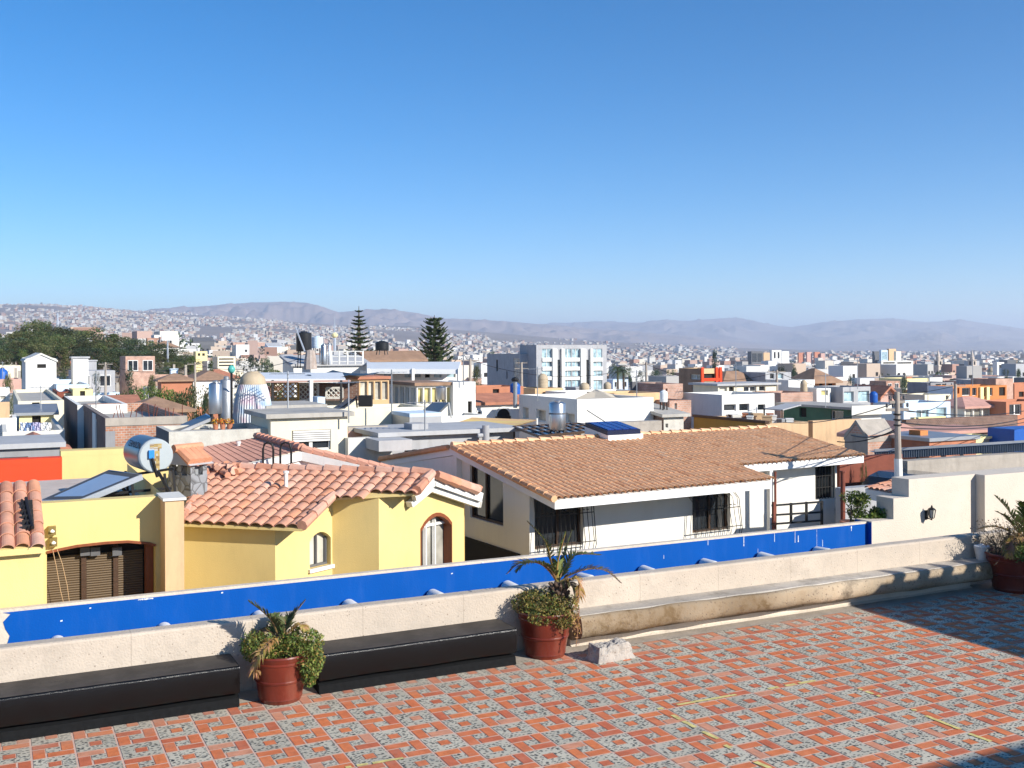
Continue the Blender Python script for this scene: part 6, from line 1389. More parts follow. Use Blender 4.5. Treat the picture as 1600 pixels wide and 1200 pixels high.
# lattice terrace
t, f, w, L, H = blk('house', 'cream terrace house carrying the wooden lattice screens', 'house', 420, 424, 560, 626, 40, 'cream', [], par=.1, dp=7)
def lattice(label, x0, x1, y0, y1, d, m, gap=.13):
    A3, B3 = at(x0, y1, d), at(x1, y1, d); h = at(x0, y0, d).z-A3.z; ex = (B3-A3); ex.z = 0; w = ex.length; ex.normalize()
    t = thing('lattice_screen', label, 'lattice', A3, math.atan2(ex.y, ex.x)); mb = MB()
    for sg in (1, -1):
        x = -h
        while x < w+h:
            a = max(0, x) if True else 0; p0 = (x, 0) if sg > 0 else (x, h); p1 = (x+h, h) if sg > 0 else (x+h, 0)
            lo, hi = max(0, x), min(w, x+h)
            if hi > lo+.02:
                z0 = (lo-x) if sg > 0 else h-(lo-x); z1 = (hi-x) if sg > 0 else h-(hi-x); mb.bar((lo, .012*sg, z0), (hi, .012*sg, z1), .03, .035)
            x += gap*1.414
    mb.build('slats', M[m], t); mb = MB()
    for a, b in (((0, 0, 0), (w, 0, 0)), ((0, 0, h), (w, 0, h)), ((0, 0, 0), (0, 0, h)), ((w, 0, 0), (w, 0, h))): mb.bar(a, b, .07)
    mb.build('frame', M[m], t)
lattice('golden wooden lattice screen at the left of the terrace', 425, 466, 598, 625, 39.2, 'lattice')
lattice('pale lattice screen over dark opening, right of the golden one', 467, 497, 600, 625, 39.6, 'offwhite')
lattice('pale lattice screen beside dark panel at terrace right end', 510, 535, 606, 622, 39.6, 'offwhite')
mb = MB(); a, b = at(466, 626, 40.6), at(560, 626, 40.6); h = at(466, 598, 40.6).z-a.z; mb.quad(Vector((0, 0, 0)), b-a, b-a+Vector((0, 0, h)), Vector((0, 0, h))); mb.quad(G_*.1, G_*.1+Vector((0, 0, h)), G_*.1+b-a+Vector((0, 0, h)), G_*.1+b-a); tag(mb.build('terrace_wall', M['darkbrick'], None, False, a), 'dark brown terrace wall behind the pale lattice screens', 'wall')
t = thing('pergola', 'white pergola with flat pale roof over the lattice terrace', 'pergola', at(470, 600, 38.5)); o3 = at(470, 600, 38.5); mb = MB()
K = [at(395, 592, 37.5)-o3, at(540, 592, 37.8)-o3, at(535, 582, 43)-o3, at(400, 582, 43)-o3]; mb.add(K+[k-Vector((0, 0, .08)) for k in K], [(0, 1, 2, 3), (7, 6, 5, 4), (0, 4, 5, 1), (1, 5, 6, 2), (2, 6, 7, 3), (3, 7, 4, 0)]); mb.build('roof_sheet', M['whiteplastic'], t)
mb = MB(); mb.bar(at(395, 597, 37.4)-o3, at(548, 595, 37.7)-o3, .06); mb.build('beam', M['pink'], t)
for px in (426, 486, 533): mb = MB(); mb.bar(at(px, 594, 37.5)-o3, at(px, 637, 37.5)-o3, .07 if px != 486 else .12); mb.build('post', M['white'] if px == 486 else M['black'], t)
t = thing('shade_net', 'slack black shade net stretched above the lattice terrace', 'shade net', at(540, 582, 40)); o3 = at(540, 582, 40); K = [at(478, 585, 40)-o3, at(545, 586, 39)-o3, at(601, 580, 41)-o3, at(520, 578, 46)-o3]; mb = MB(); n = 8
for i in range(n):
    for j in range(n): mb.quad(*[(K[0].lerp(K[1], u_).lerp(K[3].lerp(K[2], u_), v_)-Vector((0, 0, .5*u_*(1-u_)+.3*v_*(1-v_)))) for u_, v_ in ((i/n, j/n), ((i+1)/n, j/n), ((i+1)/n, (j+1)/n), (i/n, (j+1)/n))])
mb.build('net', M['blackplastic'], t)
blk('rooftop_box', 'small white rooftop cabinet below the lattice terrace', 'cabinet', 495, 496, 508, 626, 36, 'bluewash', [], par=0, roofm='bluewash', dp=.6, zb=0.9)
t = thing('garden_furniture', 'dark folded lounger and panels on the roof right of white cabinet', 'lounger', at(555, 636, 36)); o3 = at(555, 636, 36); mb = MB()
mb.add([at(520, 639, 35)-o3, at(538, 639, 35)-o3, at(556, 625, 36)-o3, at(543, 622, 37)-o3], [(0, 1, 2, 3)]); mb.build('panel', M['solar'], t); mb = MB(); a = at(558, 636, 35.6)-o3; mb.obox(a+Vector((.3, 0, .2)), E_, G_, Vector((0, 0, 1)), .45, .3, .38); mb.bar(at(530, 640, 35)-o3, at(558, 620, 36)-o3, .04); mb.bar(at(558, 637, 36)-o3, at(556, 618, 36)-o3, .04); mb.build('frame', M['black'], t)
# white shed roofs, rails, tank tower
t = thing('carport_roof', 'long white flat canopy on slim posts between the two araucarias', 'canopy', at(645, 580, 55)); o3 = at(645, 580, 55); mb = MB()
K = [at(573, 576, 54)-o3, at(716, 577, 54)-o3, at(720, 565, 62)-o3, at(573, 566, 62)-o3]; mb.add(K+[k-Vector((0, 0, .25)) for k in K], [(0, 1, 2, 3), (7, 6, 5, 4), (0, 4, 5, 1), (1, 5, 6, 2), (2, 6, 7, 3), (3, 7, 4, 0)]); mb.build('roof_sheet', M['whiteplastic'], t)
for px in (575, 645, 717): mb = MB(); mb.bar(at(px, 576, 54)-o3, at(px, 600, 54)-o3, .14); mb.build('post', M['white'], t)
blk('house', 'white house with row of balustered windows under the long canopy', 'house', 580, 584, 716, 580, 57, 'white', [(600, 583, 612, 590, 'b'), (632, 583, 642, 590, 'b'), (648, 583, 658, 590, 'b'), (664, 583, 672, 590, 'd'), (678, 583, 690, 590, 'b'), (698, 583, 712, 590, 'b')], par=.15, dp=4)
blk('house', 'white sloping roofed house under the rooftop tank cluster', 'house', 452, 458, 575, 569, 60, 'white', [], roof='lean', roofm='slabwhite', rh=.5, dp=6)
tank('water_tank', 'black square shouldered tank at the top of the rooftop tank cluster', 475, 519, 574, 12, 59, 'blackplastic', dome=.06, legs=.45)
tank('water_tank', 'blue and white striped cylinder tank beside the black one', 496, 526, 566, 8.5, 60.5, 'bluewash', dome=.05, ribs=4, legs=.55)
tank('water_tank', 'left tall steel tank right of the rusty cone', 506, 538, 570, 4.6, 59.5, 'steel', dome=.05)
tank('water_tank', 'right tall white pipe tank next to the roof railing', 515, 538, 570, 2.6, 59.5, 'alu', dome=.05)
t = thing('corrugated_hut', 'rusty flared sheet hut under the rooftop tank cluster', 'hut', at(485, 577, 58.5)); o3 = at(485, 577, 58.5); mb = MB(); mb.lathe((0, 0, 0), [(11*58.5/F, 0), (9.5*58.5/F, .5), (7*58.5/F, 1.05), (0, 1.1)], 10); mb.build('sheeting', mat('rusty_sheet', (.45, .38, .33), var=.3, dirt=.6, dirtcol=(.25, .12, .06)), t)
p = at(476, 549, 58); t = thing('antenna', 'slanted white mast above the rooftop tank cluster', 'antenna', p); mb = MB(); mb.tube([(0, 0, 0), at(461, 510, 58)-p], .05, 5); mb.build('mast', M['alu'], t)
t = thing('roof_railing', 'white tube railing on the roof right of the tank cluster', 'railing', at(543, 566, 58)); o3 = at(543, 566, 58); mb = MB()
for y in (549, 557, 565): mb.bar(at(518, y, 58)-o3, at(568, y, 58)-o3, .06)
for px in (518, 530, 543, 555, 567): mb.bar(at(px, 548, 58)-o3, at(px, 569, 58)-o3, .07)
mb.build('rails', M['white'], t)
tank('water_tank', 'wide black water tank on a stand left of the broad araucaria', 597, 533, 553, 10.5, 65, 'blackplastic', dome=.2, legs=.25, ribs=2)
blk('house', 'brown roofed house below the wide black water tank', 'house', 572, 576, 660, 560, 70, 'white', [(580, 561, 592, 565, 'd')], roof='gable_x', roofm='brownroof', rh=.5, dp=7)
# hospital
hd = 150
t, f, w, L, H = blk('office_block', 'large modern white office block with grey frame and blue glazing', 'office building', 812, 838, 948, 539, hd, 'lgrey', [(847, 545, 862, 612, 'b'), (869, 562, 876, 606, 'w'), (881, 545, 893, 612, 'b'), (894, 545, 906, 612, 'b'), (914, 562, 921, 603, 'w'), (925, 545, 941, 610, 'b')], par=.8, roofm='slabwhite')
for a, b in ((862, 869), (876, 881), (906, 914), (921, 925)):
    A3, B3, C3 = f.ony(a, 545, 0), f.ony(b, 545, 0), f.ony(a, 545, 0); mb = MB(); mb.box(A3.x, -.35, 0, B3.x, -.02, C3.z-t.location.z); mb.build('white_pier', M['white'], t)
for y in (562, 576, 591):
    for a, b in ((847, 862), (881, 906), (925, 941)): A3, B3 = f.ony(a, y, 0), f.ony(b, y-.5, 0); mb = MB(); mb.box(A3.x, -.15, A3.z-t.location.z-.28, B3.x, -.025, A3.z-t.location.z+.28); mb.build('floor_band', M['white'], t)
blk('office_block', 'grey rear wing of the modern office block with stepped top', 'office building', 761, 813, 836, 553, 152, 'lgrey', [], [(775, 562, 778, 580, 'd'), (791, 580, 793, 592, 'd'), (802, 560, 812, 598, 'p')], par=.6)
tank('water_tank', 'ribbed beige water tank in front of the modern office block', 848, 584, 606, 8.5, 62, 'beigetank', ribs=3, dome=.35)
tank('water_tank', 'squat beige water tank at the tent peak', 913, 598, 612, 8, 62, 'beigetank', ribs=1, dome=.35)
tank('water_tank', 'small beige domed tank right of the modern office block', 949, 597, 608, 6, 66, 'beigetank', dome=.4)
blk('house', 'cream low house carrying beige ribbed tank', 'house', 830, 836, 880, 607, 60, 'peach', [(848, 613, 874, 616, 'd')], par=.15, dp=4)
blk('house', 'white flat roofed terrace between office block and tent', 'house', 880, 884, 1000, 613, 58, 'white', [], par=.25, dp=5)
# utility pole 2 in front of the office block
def pole(label, px, yt, yb, d, arms=(), r=.12):
    b = at(px, yb, d); h = at(px, yt, d).z-b.z; t = thing('utility_pole', label, 'utility pole', b); mb = MB(); mb.tube([(0, 0, -.5), (0, 0, h)], [r, r*.65], 10); mb.build('shaft', M['pole'], t)
    for y, wd in arms:
        z = at(px, y, d).z-b.z; mb = MB(); a = E_*wd/2; mb.bar(-a+Vector((0, 0, z)), a+Vector((0, 0, z)), .06); mb.build('crossarm', M['pole'], t)
        for k in (-1, -.4, .4, 1): mb = MB(); mb.lathe(E_*wd/2*k*.92+Vector((0, 0, z+.05)), [(.015, 0), (.03, .03), (.025, .06), (.032, .08), (.01, .10), (0, .11)], 8); mb.build('insulator', M['dgrey'], t)
    return t
pole('slim power pole with short crossarm before the office block flank', 815, 566, 606, 90, [(567, 1.0), (576, 1.2)], .14)

# ---- right half
t, f, w, L, H = blk('brick_building', 'bare pale brick house with concrete corner right of the large white block house', 'house', 1030, 1036, 1067, 600, 54, 'pinkbrick', [(1040, 607, 1043, 611, 'd')], par=.3, dp=6)
blk('fence_screen', 'long dark rooftop screen left of the pale brick house', 'fence', 985, 988, 1034, 600, 56, 'dgrey', [], par=0, roofm='dgrey', dp=.2, zb=1.4)
blk('brick_building', 'weathered pale brick annexe with a small blue window behind the ridge', 'house', 1032, 1046, 1080, 626, 46, 'pinkbrick', [(1054, 630, 1058, 639, 'b')], par=.1, dp=5)
blk('shed', 'old whitewashed shed with dark door edge behind the ridge', 'shed', 1031, 1037, 1068, 647, 42, 'oldwhite', [(1040, 662, 1044, 668, 'w')], roof='lean', roofm='slab', rh=.3, dp=3, sm='darkbrick')
tank('water_tank', 'pale ribbed tank on a tall stand beside the pale brick house', 1037, 610, 650, 6, 43, 'whiteplastic', legs=.55, ribs=2, dome=.2)
t, f, w, L, H = blk('house', 'wide white house with grey flank and two square windows', 'house', 1067, 1128, 1210, 617, 52, 'white', [(1131, 632, 1150, 642, 'w'), (1155, 631, 1171, 642, 'w'), (1184, 632, 1196, 641, 'w')], par=.35)
blk('house', 'cream gallery floor with long window band above the wide white house', 'house', 1110, 1122, 1213, 603, 60, 'cream', [(1124, 605, 1136, 612, 'p'), (1139, 604, 1147, 612, 'd'), (1162, 603, 1182, 612, 'w'), (1186, 603, 1196, 611, 'w')], par=0, roofm='slabwhite', over=.2, dp=5)
t, f, w, L, H = blk('house', 'two storey house with bright red columns and cream panels', 'house', 1075, 1096, 1127, 576, 65, 'peach', [(1099, 584, 1118, 592, 'd'), (1101, 602, 1105, 611, 'd'), (1112, 597, 1116, 610, 'p')], [(1079, 585, 1094, 593, 'p'), (1081, 597, 1094, 609, 'w')], par=.2, sm='brownroof')
for px in (1096.5, 1119, 1125): a = f.ony(px, 580, 0); child_box(t, 'red_column', a.x-.09, -.1, 0, a.x+.09, -.01, H+.08, 'red')
a = f.ony(1096, 594, 0); child_box(t, 'red_beam', .1, -.09, a.z-t.location.z-.05, w, -.012, a.z-t.location.z+.12, 'red')
blk('house', 'house with broad brown hip roof left of the grey office', 'house', 1126, 1130, 1192, 598, 70, 'cream', [], roof='hip', roofm='brownroof', rh=.75, over=.15, dp=9)
blk('house', 'grey house with shaded window band right of brown hip roof', 'house', 1190, 1196, 1236, 582, 70, 'lgrey', [(1203, 584, 1210, 592, 'w'), (1212, 583, 1224, 592, 'b')], par=.25)
blk('house', 'white cube house right of the grey window band house', 'house', 1228, 1232, 1273, 594, 68, 'white', [], par=.3, dp=5)
blk('house', 'house with long tan roof over orange arcade', 'house', 1262, 1272, 1306, 596, 74, 'orange', [(1280, 598, 1287, 604, 'd'), (1294, 598, 1302, 604, 'd')], roof='hip', roofm='brownroof', rh=.9, dp=8)
t, f, w, L, H = blk('house', 'mustard flanked house with tan front and cluttered flat roof', 'house', 1084, 1197, 1263, 662, 42, 'tan', [], sm='mustard', par=.35, roofm='slab')
child_box(t, 'parapet_cap', -.08, -.05, H+.002, .12, L, H+.11, 'darkwood')
zz = t.location.z+H-.35
for k in range(20):
    x, y = R.uniform(.4, w-.4), R.uniform(.5, L*.75); p = f.w(x, y); nm = ('red', 'white', 'tan', 'brown', 'pale', 'grey')[k % 6]; mm = (M['terracotta'], M['white'], M['tan'], M['darkwood'], M['offwhite'], M['grey'])[k % 6]
    mb = MB(); s_ = R.uniform(.2, .45); hh = R.uniform(.25, .6); mb.box(-s_/2, -s_/2, 0, s_/2, s_/2, hh); mb.box(-s_/2-.02, -s_/2-.02, hh+.001, s_/2+.02, s_/2+.02, hh+.05)
    for q_ in range(3): mb.bar((-s_/2-.01, -s_/2-.01, hh*(q_+.5)/3), (s_/2+.01, -s_/2-.01, hh*(q_+.5)/3), .02)
    o = mb.build('crate', mm, None, False, (p.x, p.y, zz), R.uniform(0, 3)); tag(o, '%s crate among the clutter on the mustard house roof' % nm, 'crate', 'crates cluttering the mustard house roof')
blk('garden_wall', 'tan roof terrace wall right of the mustard house', 'wall', 1258, 1270, 1346, 662, 46, 'tan', [], par=0, roofm='tan', dp=.3)
t, f, w, L, H = blk('house', 'dark green flanked house with white front and olive roof edge', 'house', 1224, 1331, 1377, 640, 50, 'white', [], [(1249, 634, 1260, 652, 'd'), (1298, 641, 1318, 657, 'w')], sm='green', par=0, roofm='slab', over=.3)
child_box(t, 'roof_fascia', -.33, -.34, H-.25, w+.33, -.30, H+.2, 'offwhite')
K = [at(1194, 638, 46), at(1222, 640, 45), at(1252, 632, 49), at(1228, 630, 50)]; t = thing('awning', 'black and white awning sheet left of the green flanked house', 'awning', K[0]); mb = MB(); mb.add([k-K[0] for k in K]+[k-K[0]-Vector((0, 0, .05)) for k in K], [(0, 1, 2, 3), (7, 6, 5, 4), (0, 4, 5, 1), (1, 5, 6, 2), (2, 6, 7, 3), (3, 7, 4, 0)]); mb.build('sheet', M['lgrey'], t)
for k in K[:2]: mb = MB(); mb.bar(k-K[0], k-K[0]-Vector((0, 0, 1.2)), .05); mb.build('post', M['black'], t)
blk('brick_building', 'low pale brick parapet house behind the green flanked house', 'house', 1216, 1220, 1270, 614, 57, 'pinkbrick', [], par=.3, dp=5)
blk('house', 'small white house with tan window behind the green flanked house', 'house', 1272, 1276, 1298, 607, 60, 'white', [(1283, 610, 1294, 618, 'y')], par=.2, dp=4)
blk('house', 'grey and white house with two blue curtained windows', 'house', 1298, 1317, 1360, 605, 60, 'lgrey', [(1319, 612, 1334, 628, 'b'), (1341, 611, 1358, 628, 'b')], par=.15, roofm='darkbrick')
tank('water_tank', 'bright blue water tank right of the two curtained windows', 1365, 612, 629, 6.2, 58, 'bluetank', dome=.25, ribs=2)
tank('water_tank', 'cream ribbed water tank left of the two curtained windows house', 1256, 594, 612, 5.5, 60, 'beigetank', dome=.35, ribs=2)
blk('house', 'pink gabled little house right of the blue tank', 'house', 1372, 1376, 1397, 618, 64, 'pink', [(1389, 620, 1394, 626, 'd')], roof='gable_y', roofm='redroof', rh=.6, dp=5)
blk('house', 'light blue house with two dark framed blue windows', 'house', 1402, 1412, 1485, 630, 62, 'bluewash', [(1432, 641, 1451, 654, 'b'), (1463, 637, 1479, 653, 'b')], par=.2, roofm='slabwhite')
blk('garden_wall', 'pale yellow yard wall before the light blue house', 'wall', 1425, 1429, 1478, 656, 57, 'paleyellow', [], par=0, roofm='paleyellow', dp=.3)
blk('house', 'cream terrace house with grey balcony behind the light blue house', 'house', 1438, 1445, 1486, 617, 72, 'cream', [(1478, 618, 1482, 624, 'd')], par=.4)
blk('house', 'grey shaded flat with tall dark windows above the cream terrace', 'house', 1450, 1454, 1490, 598, 84, 'grey', [(1462, 600, 1470, 614, 'w'), (1472, 600, 1478, 613, 'w')], par=.2)
t, f, w, L, H = blk('house', 'large orange two storey house with many dark windows', 'house', 1480, 1489, 1573, 604, 78, 'orange', [(1489.5, 607, 1494, 616, 'd'), (1496, 606, 1499, 615, 'd'), (1503, 606, 1516, 618, 'w'), (1519, 606, 1526, 618, 'w'), (1533, 606, 1540, 619, 'd'), (1543, 606, 1551, 618, 'w'), (1561, 605, 1571, 618, 'd'), (1490, 628, 1499, 640, 'w')], sm='bluewash', par=.15, roofm='slabwhite')
a = f.ony(1531, 605, 0); child_box(t, 'yellow_pier', a.x-.1, -.15, 0, a.x+.25, -.01, H-.1, 'paleyellow'); a = f.ony(1541, 605, 0); child_box(t, 'yellow_pier', a.x-.1, -.15, 0, a.x+.2, -.01, H-.1, 'paleyellow')
child_box(t, 'floor_band', 0, -.2, H*.56, w, -.012, H*.56+.3, 'terracotta')
blk('brick_building', 'bare brick tower part right of the orange house', 'house', 1550, 1556, 1583, 592, 84, 'pinkbrick', [(1566, 602, 1571, 606, 'd')], par=.2)
blk('house', 'white cube on the orange house roof', 'rooftop room', 1526, 1530, 1554, 594, 90, 'lgrey', [], par=.2, dp=4)
blk('house', 'brown house at the right picture edge beyond the orange house', 'house', 1580, 1585, 1640, 600, 86, 'terracotta', [(1592, 612, 1600, 620, 'd')], par=.3)
blk('house', 'terracotta terrace house at the right picture edge with large dark window', 'house', 1565, 1572, 1640, 628, 66, 'terracotta', [(1577, 632, 1596, 648, 'w')], par=.3)
t, f, w, L, H = blk('pavilion', 'pink roofed glazed pavilion in front of the orange house', 'pavilion', 1498, 1507, 1563, 635, 66, 'offwhite', [(1509, 637, 1520, 656, 'p'), (1522, 637, 1534, 656, 'p'), (1536, 637, 1548, 656, 'p'), (1550, 637, 1559, 656, 'p')], roof='hip', roofm='pinkroof', rh=.55, over=.3)
# near right cluster
blk('garden_wall', 'long dark brown wall behind the faded pink flat roof', 'wall', 1410, 1416, 1590, 660, 50, 'darkbrick', [], par=0, roofm='darkbrick', dp=.3)
blk('house', 'faded pink flat roofed house with pale yellow end and window', 'house', 1436, 1452, 1564, 680, 42, 'darkbrick', [(1470, 683, 1490, 692, 'd')], par=0, roofm='pinkroof', over=.15, dp=7)
blk('house', 'pale yellow house end with white barred window', 'house', 1520, 1525, 1562, 683, 40.5, 'paleyellow', [(1537, 685, 1556, 699, 'p')], par=.1, dp=1.3)
blk('house', 'small orange house with white barred windows and pinkish hip roof', 'house', 1366, 1404, 1440, 684, 38, 'orange', [(1409, 687, 1420, 702, 'p'), (1423, 690, 1430, 704, 'p')], [(1383, 688, 1398, 704, 'w')], roof='hip', roofm='pinkroof', rh=.55, sm='lgrey')
blk('chimney', 'square orange chimney stack beside the small orange house', 'chimney', 1436, 1438, 1450, 673, 36, 'orange', [], par=.05, dp=.5)
blk('house', 'low orange house under grey sheet roof in the right middle ground', 'house', 1446, 1452, 1525, 690, 35, 'terracotta', [(1488, 712, 1500, 735, 'p'), (1470, 706, 1478, 714, 'd')], par=0, roofm='galv', over=.1, dp=2.5)
blk('garden_wall', 'blue tarpaulin covered wall at the right picture edge', 'wall', 1580, 1585, 1640, 676, 40, 'bluetank', [], par=0, roofm='bluetank', dp=1.2)
blk('brick_building', 'ruined rubble gable wall left of the power pole', 'ruin', 1346, 1356, 1400, 680, 36, 'pinkbrick', [], sm='concrete', roof='gable_x', roofm='concrete', rh=.5, over=.02, dp=1.1)
blk('garden_wall', 'grey rendered yard wall behind the stepped stone wall', 'wall', 1412, 1418, 1640, 728, 26, 'concrete', [], par=0, roofm='concrete', dp=.3)
t = thing('awning', 'long blue-grey corrugated awning running to the right picture edge', 'awning', at(1366, 716, 29)); o3 = at(1366, 716, 29); A3, B3, C3, D3 = at(1366, 718, 28)-o3, at(1640, 703, 28)-o3, at(1640, 690, 28)-o3, at(1366, 707, 28)-o3; mb = MB(); n = 150; bk = G_*.45
for i in range(n):
    u0, u1 = i/n, (i+1)/n; h0, h1 = G_*(.05*(i % 2)), G_*(.05*((i+1) % 2))
    P = [A3.lerp(B3, u0)+h0, A3.lerp(B3, u1)+h1, D3.lerp(C3, u1)+h1, D3.lerp(C3, u0)+h0]; mb.quad(*P); Q0, Q1 = D3.lerp(C3, u0), D3.lerp(C3, u1); mb.quad(Q0, Q1, Q1+bk, Q0+bk)
mb.build('corrugated_sheet', mat('blue_grey_sheet', (.15, .185, .23), rough=.6, var=.1), t); mb = MB(); mb.bar(D3+Vector((0, 0, .05)), C3+Vector((0, 0, .05)), .06); mb.build('gutter', M['galv'], t)
for k in range(5): p = A3.lerp(B3, k/4); mb = MB(); mb.bar(p, p-Vector((0, 0, 2.2)), .07); mb.build('post', M['black'], t)
blk('garden_wall', 'dark red-brown carport wall right of the white house', 'wall', 1308, 1312, 1410, 723, 27, 'rust', [], par=0, roofm='rust', dp=.25, zb=.15)
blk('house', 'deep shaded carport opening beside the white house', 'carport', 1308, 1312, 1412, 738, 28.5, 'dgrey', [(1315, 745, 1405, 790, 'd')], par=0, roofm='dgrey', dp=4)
p = at(1317, 790, 22.5); mb = MB(); mb.tube([(0, 0, -.8), (0, 0, at(1317, 738, 22.5).z-p.z)], .05, 8); mb.lathe((0, 0, at(1317, 738, 22.5).z-p.z), [(.07, 0), (.07, .03), (0, .04)], 8); tag(mb.build('steel_post', M['rust'], None, False, p), 'dark red steel post in front of the parked dark car', 'post')
blk('garden_wall', 'low grey rendered wall behind the two potted shrubs', 'wall', 1312, 1318, 1378, 772, 23.2, 'lgrey', [], par=0, roofm='lgrey', dp=.25)
# parked car (only its bonnet and flank show)
cp = at(1390, 776, 24.9); t = thing('parked_car', 'dark grey parked car half hidden in the carport shade', 'car', (cp.x, cp.y, at(1347, 745, 24.6).z-1.42), math.radians(8)); mcar = mat('dark_car_paint', (.03, .034, .04), rough=.25, var=.05, bump=0, coat=.6)
mb = MB(); prof = [(-.95, .25), (-.97, .6), (-.88, .82), (-.25, .92), (.1, 1.33), (.5, 1.43), (1.5, 1.4), (2.1, .95), (2.6, .9), (2.65, .3)]; wv_ = .82
for s_ in (-1, 1):
    for x, z in prof: mb.v.append((x, s_*(wv_ if z < 1 else wv_*.82), z))
n = len(prof)
for i in range(n): mb.f.append((i, (i+1) % n, n+(i+1) % n, n+i)); mb.m.append(0)
tr = tessellate_polygon([[Vector((x, z, 0)) for x, z in prof]])
for T in tr: mb.f.append(tuple(T)); mb.m.append(0); mb.f.append(tuple(n+i for i in T)); mb.m.append(0)
mb.build('body', mcar, t); mb = MB(); mb.quad((-.2, -.70, .97), (-.2, .70, .97), (.1, .62, 1.30), (.1, -.62, 1.30)); [mb.quad((.25, s_*.705, 1.0), (1.9, s_*.705, 1.0), (1.45, s_*.675, 1.34), (.5, s_*.675, 1.36)) for s_ in (-1, 1)]; mb.build('window', M['glass'], t)
for x in (-.35, 1.95):
    for s_ in (-1, 1): mb = MB(); mb.tube([(x, s_*.70, .30), (x, s_*.85, .30)], .31, 18); w_ = mb.build('wheel', M['blackplastic'], t); mb = MB(); mb.tube([(x, s_*.84, .30), (x, s_*.86, .30)], .19, 14); mb.build('rim', M['alu'], w_)
for s_ in (-1, 1): mb = MB(); mb.box(-.975, s_*.6-.14, .6, -.93, s_*.6+.14, .74); mb.build('headlight', M['glasspale'], t)
# tiled gate head
A3, B3 = at(1352, 763, 21.4), at(1399, 764, 20.6); ex = (B3-A3); ex.z = 0; w = ex.length; ex.normalize(); t = thing('gate_roof', 'small pink tile coping roof over a gateway beside the stepped wall', 'gate', A3, math.atan2(ex.y, ex.x)); o3 = A3
mb = MB(); hh = at(1360, 746, 22).z-A3.z; tl = hh/.9; tile_field(mb, (0, 0, 0), (1, 0, 0), Vector((0, 1, tl)).normalized(), Vector((0, -tl, 1)).normalized(), [(0, 0), (w, 0), (w, .9*math.sqrt(1+tl*tl)), (0, .9*math.sqrt(1+tl*tl))], .15, .3, .05, 4, 5); mb.build('roof_tiles', tmy, t)
mb = MB(); mb.add([(0, 0, -.01), (w, 0, -.01), (w, .9, hh-.01), (0, .9, hh-.01), (0, 0, -.1), (w, 0, -.1), (w, .9, -.1), (0, .9, -.1)], [(0, 1, 2, 3), (7, 6, 5, 4), (0, 4, 5, 1), (1, 5, 6, 2), (2, 6, 7, 3), (3, 7, 4, 0)]); mb.box(.02, .02, -.22, w-.02, .8, -.1); mb.build('lintel', M['white'], t)
mb = MB(); mb.box(.05, .3, -2.6, w-.02, .45, -.22); mb.build('gate_leaf', M['darkwood'], t)
# power pole and wires
t = pole('leaning concrete power pole with insulators rising above the gateway', 1404, 612, 748, 23.5, [(628, .34), (640, .5)], .085); b = at(1404, 748, 23.5); t.rotation_euler = (0, -.02, 0)
mb = MB(); mb.tube([(0, 0, -.5), (0, 0, .45)], [.090, .088], 10); mb.build('painted_base', M['white'], t)
mb = MB(); z = at(1404, 665, 23.5).z-b.z; [mb.lathe((.0, 0, z+k*.12), [(.09, 0), (.09, .03)], 10) for k in range(3)]; mb.build('clamp', M['black'], t)
def wire(label, a, b, sag, r=.012, grp=None):
    p, q = at(*a), at(*b); mb = MB(); mb.tube([p.lerp(q, k/12)-p-Vector((0, 0, sag*4*(k/12)*(1-k/12))) for k in range(13)], r, 4); o = mb.build('power_line', M['black'], None, False, p); tag(o, label, 'cable', 'overhead lines at the power pole')
wire('upper black cable running from the power pole to the right picture edge', (1404, 640, 23.5), (1640, 632, 40), .25)
wire('middle black cable running from the power pole to the right picture edge', (1404, 668, 23.5), (1640, 650, 40), .2)
wire('black cable dropping left from the power pole to the white house roof', (1404, 668, 23.5), (1308, 690, 25), .12)
wire('low thick cable bundle left of the power pole', (1404, 672, 23.5), (1330, 680, 30), .1, .02)
wire('upper black cable running from the power pole far to the left', (1404, 628, 23.5), (1200, 655, 44), .3)
# potted shrubs by the gate
for (px, py, s_, pp, nm) in ((1331, 794, 1.0, 1314, 'larger'), (1361, 803, .62, 1340, 'smaller')):
    c = at(px, 815, 19.8); t = thing('potted_shrub', '%s leafy shrub in a red pot behind the blue wall by the gate' % nm, 'potted shrub', (c.x, c.y, c.z-.42)); zc = at(px, py, 19.8).z-(c.z-.42)
    mb = MB(); mb.lathe((0, 0, .0), [(.13, 0), (.2, .38), (.22, .38), (.22, .43), (.19, .43)], 16); mb.build('pot', M['terracotta'], t)
    mb = MB(); branchy(mb, (0, 0, .35), zc-.3, .025, 5, .22*s_, 0); mb.build('trunk', M['trunk'], t)
    mb = MB(); rr = .30*s_+.08
    for k in range(9): cards(mb, (R.uniform(-1, 1)*rr*.75, R.uniform(-.6, .6)*rr, zc+R.uniform(-.7, .8)*rr*.8), (rr*.42, rr*.42, rr*.36), 130, .034, (0, 1, 2), .2)
    mb.build('foliage', [M['g4'], M['g1'], leafmat('leaf_lime', (.16, .20, .03))], t)

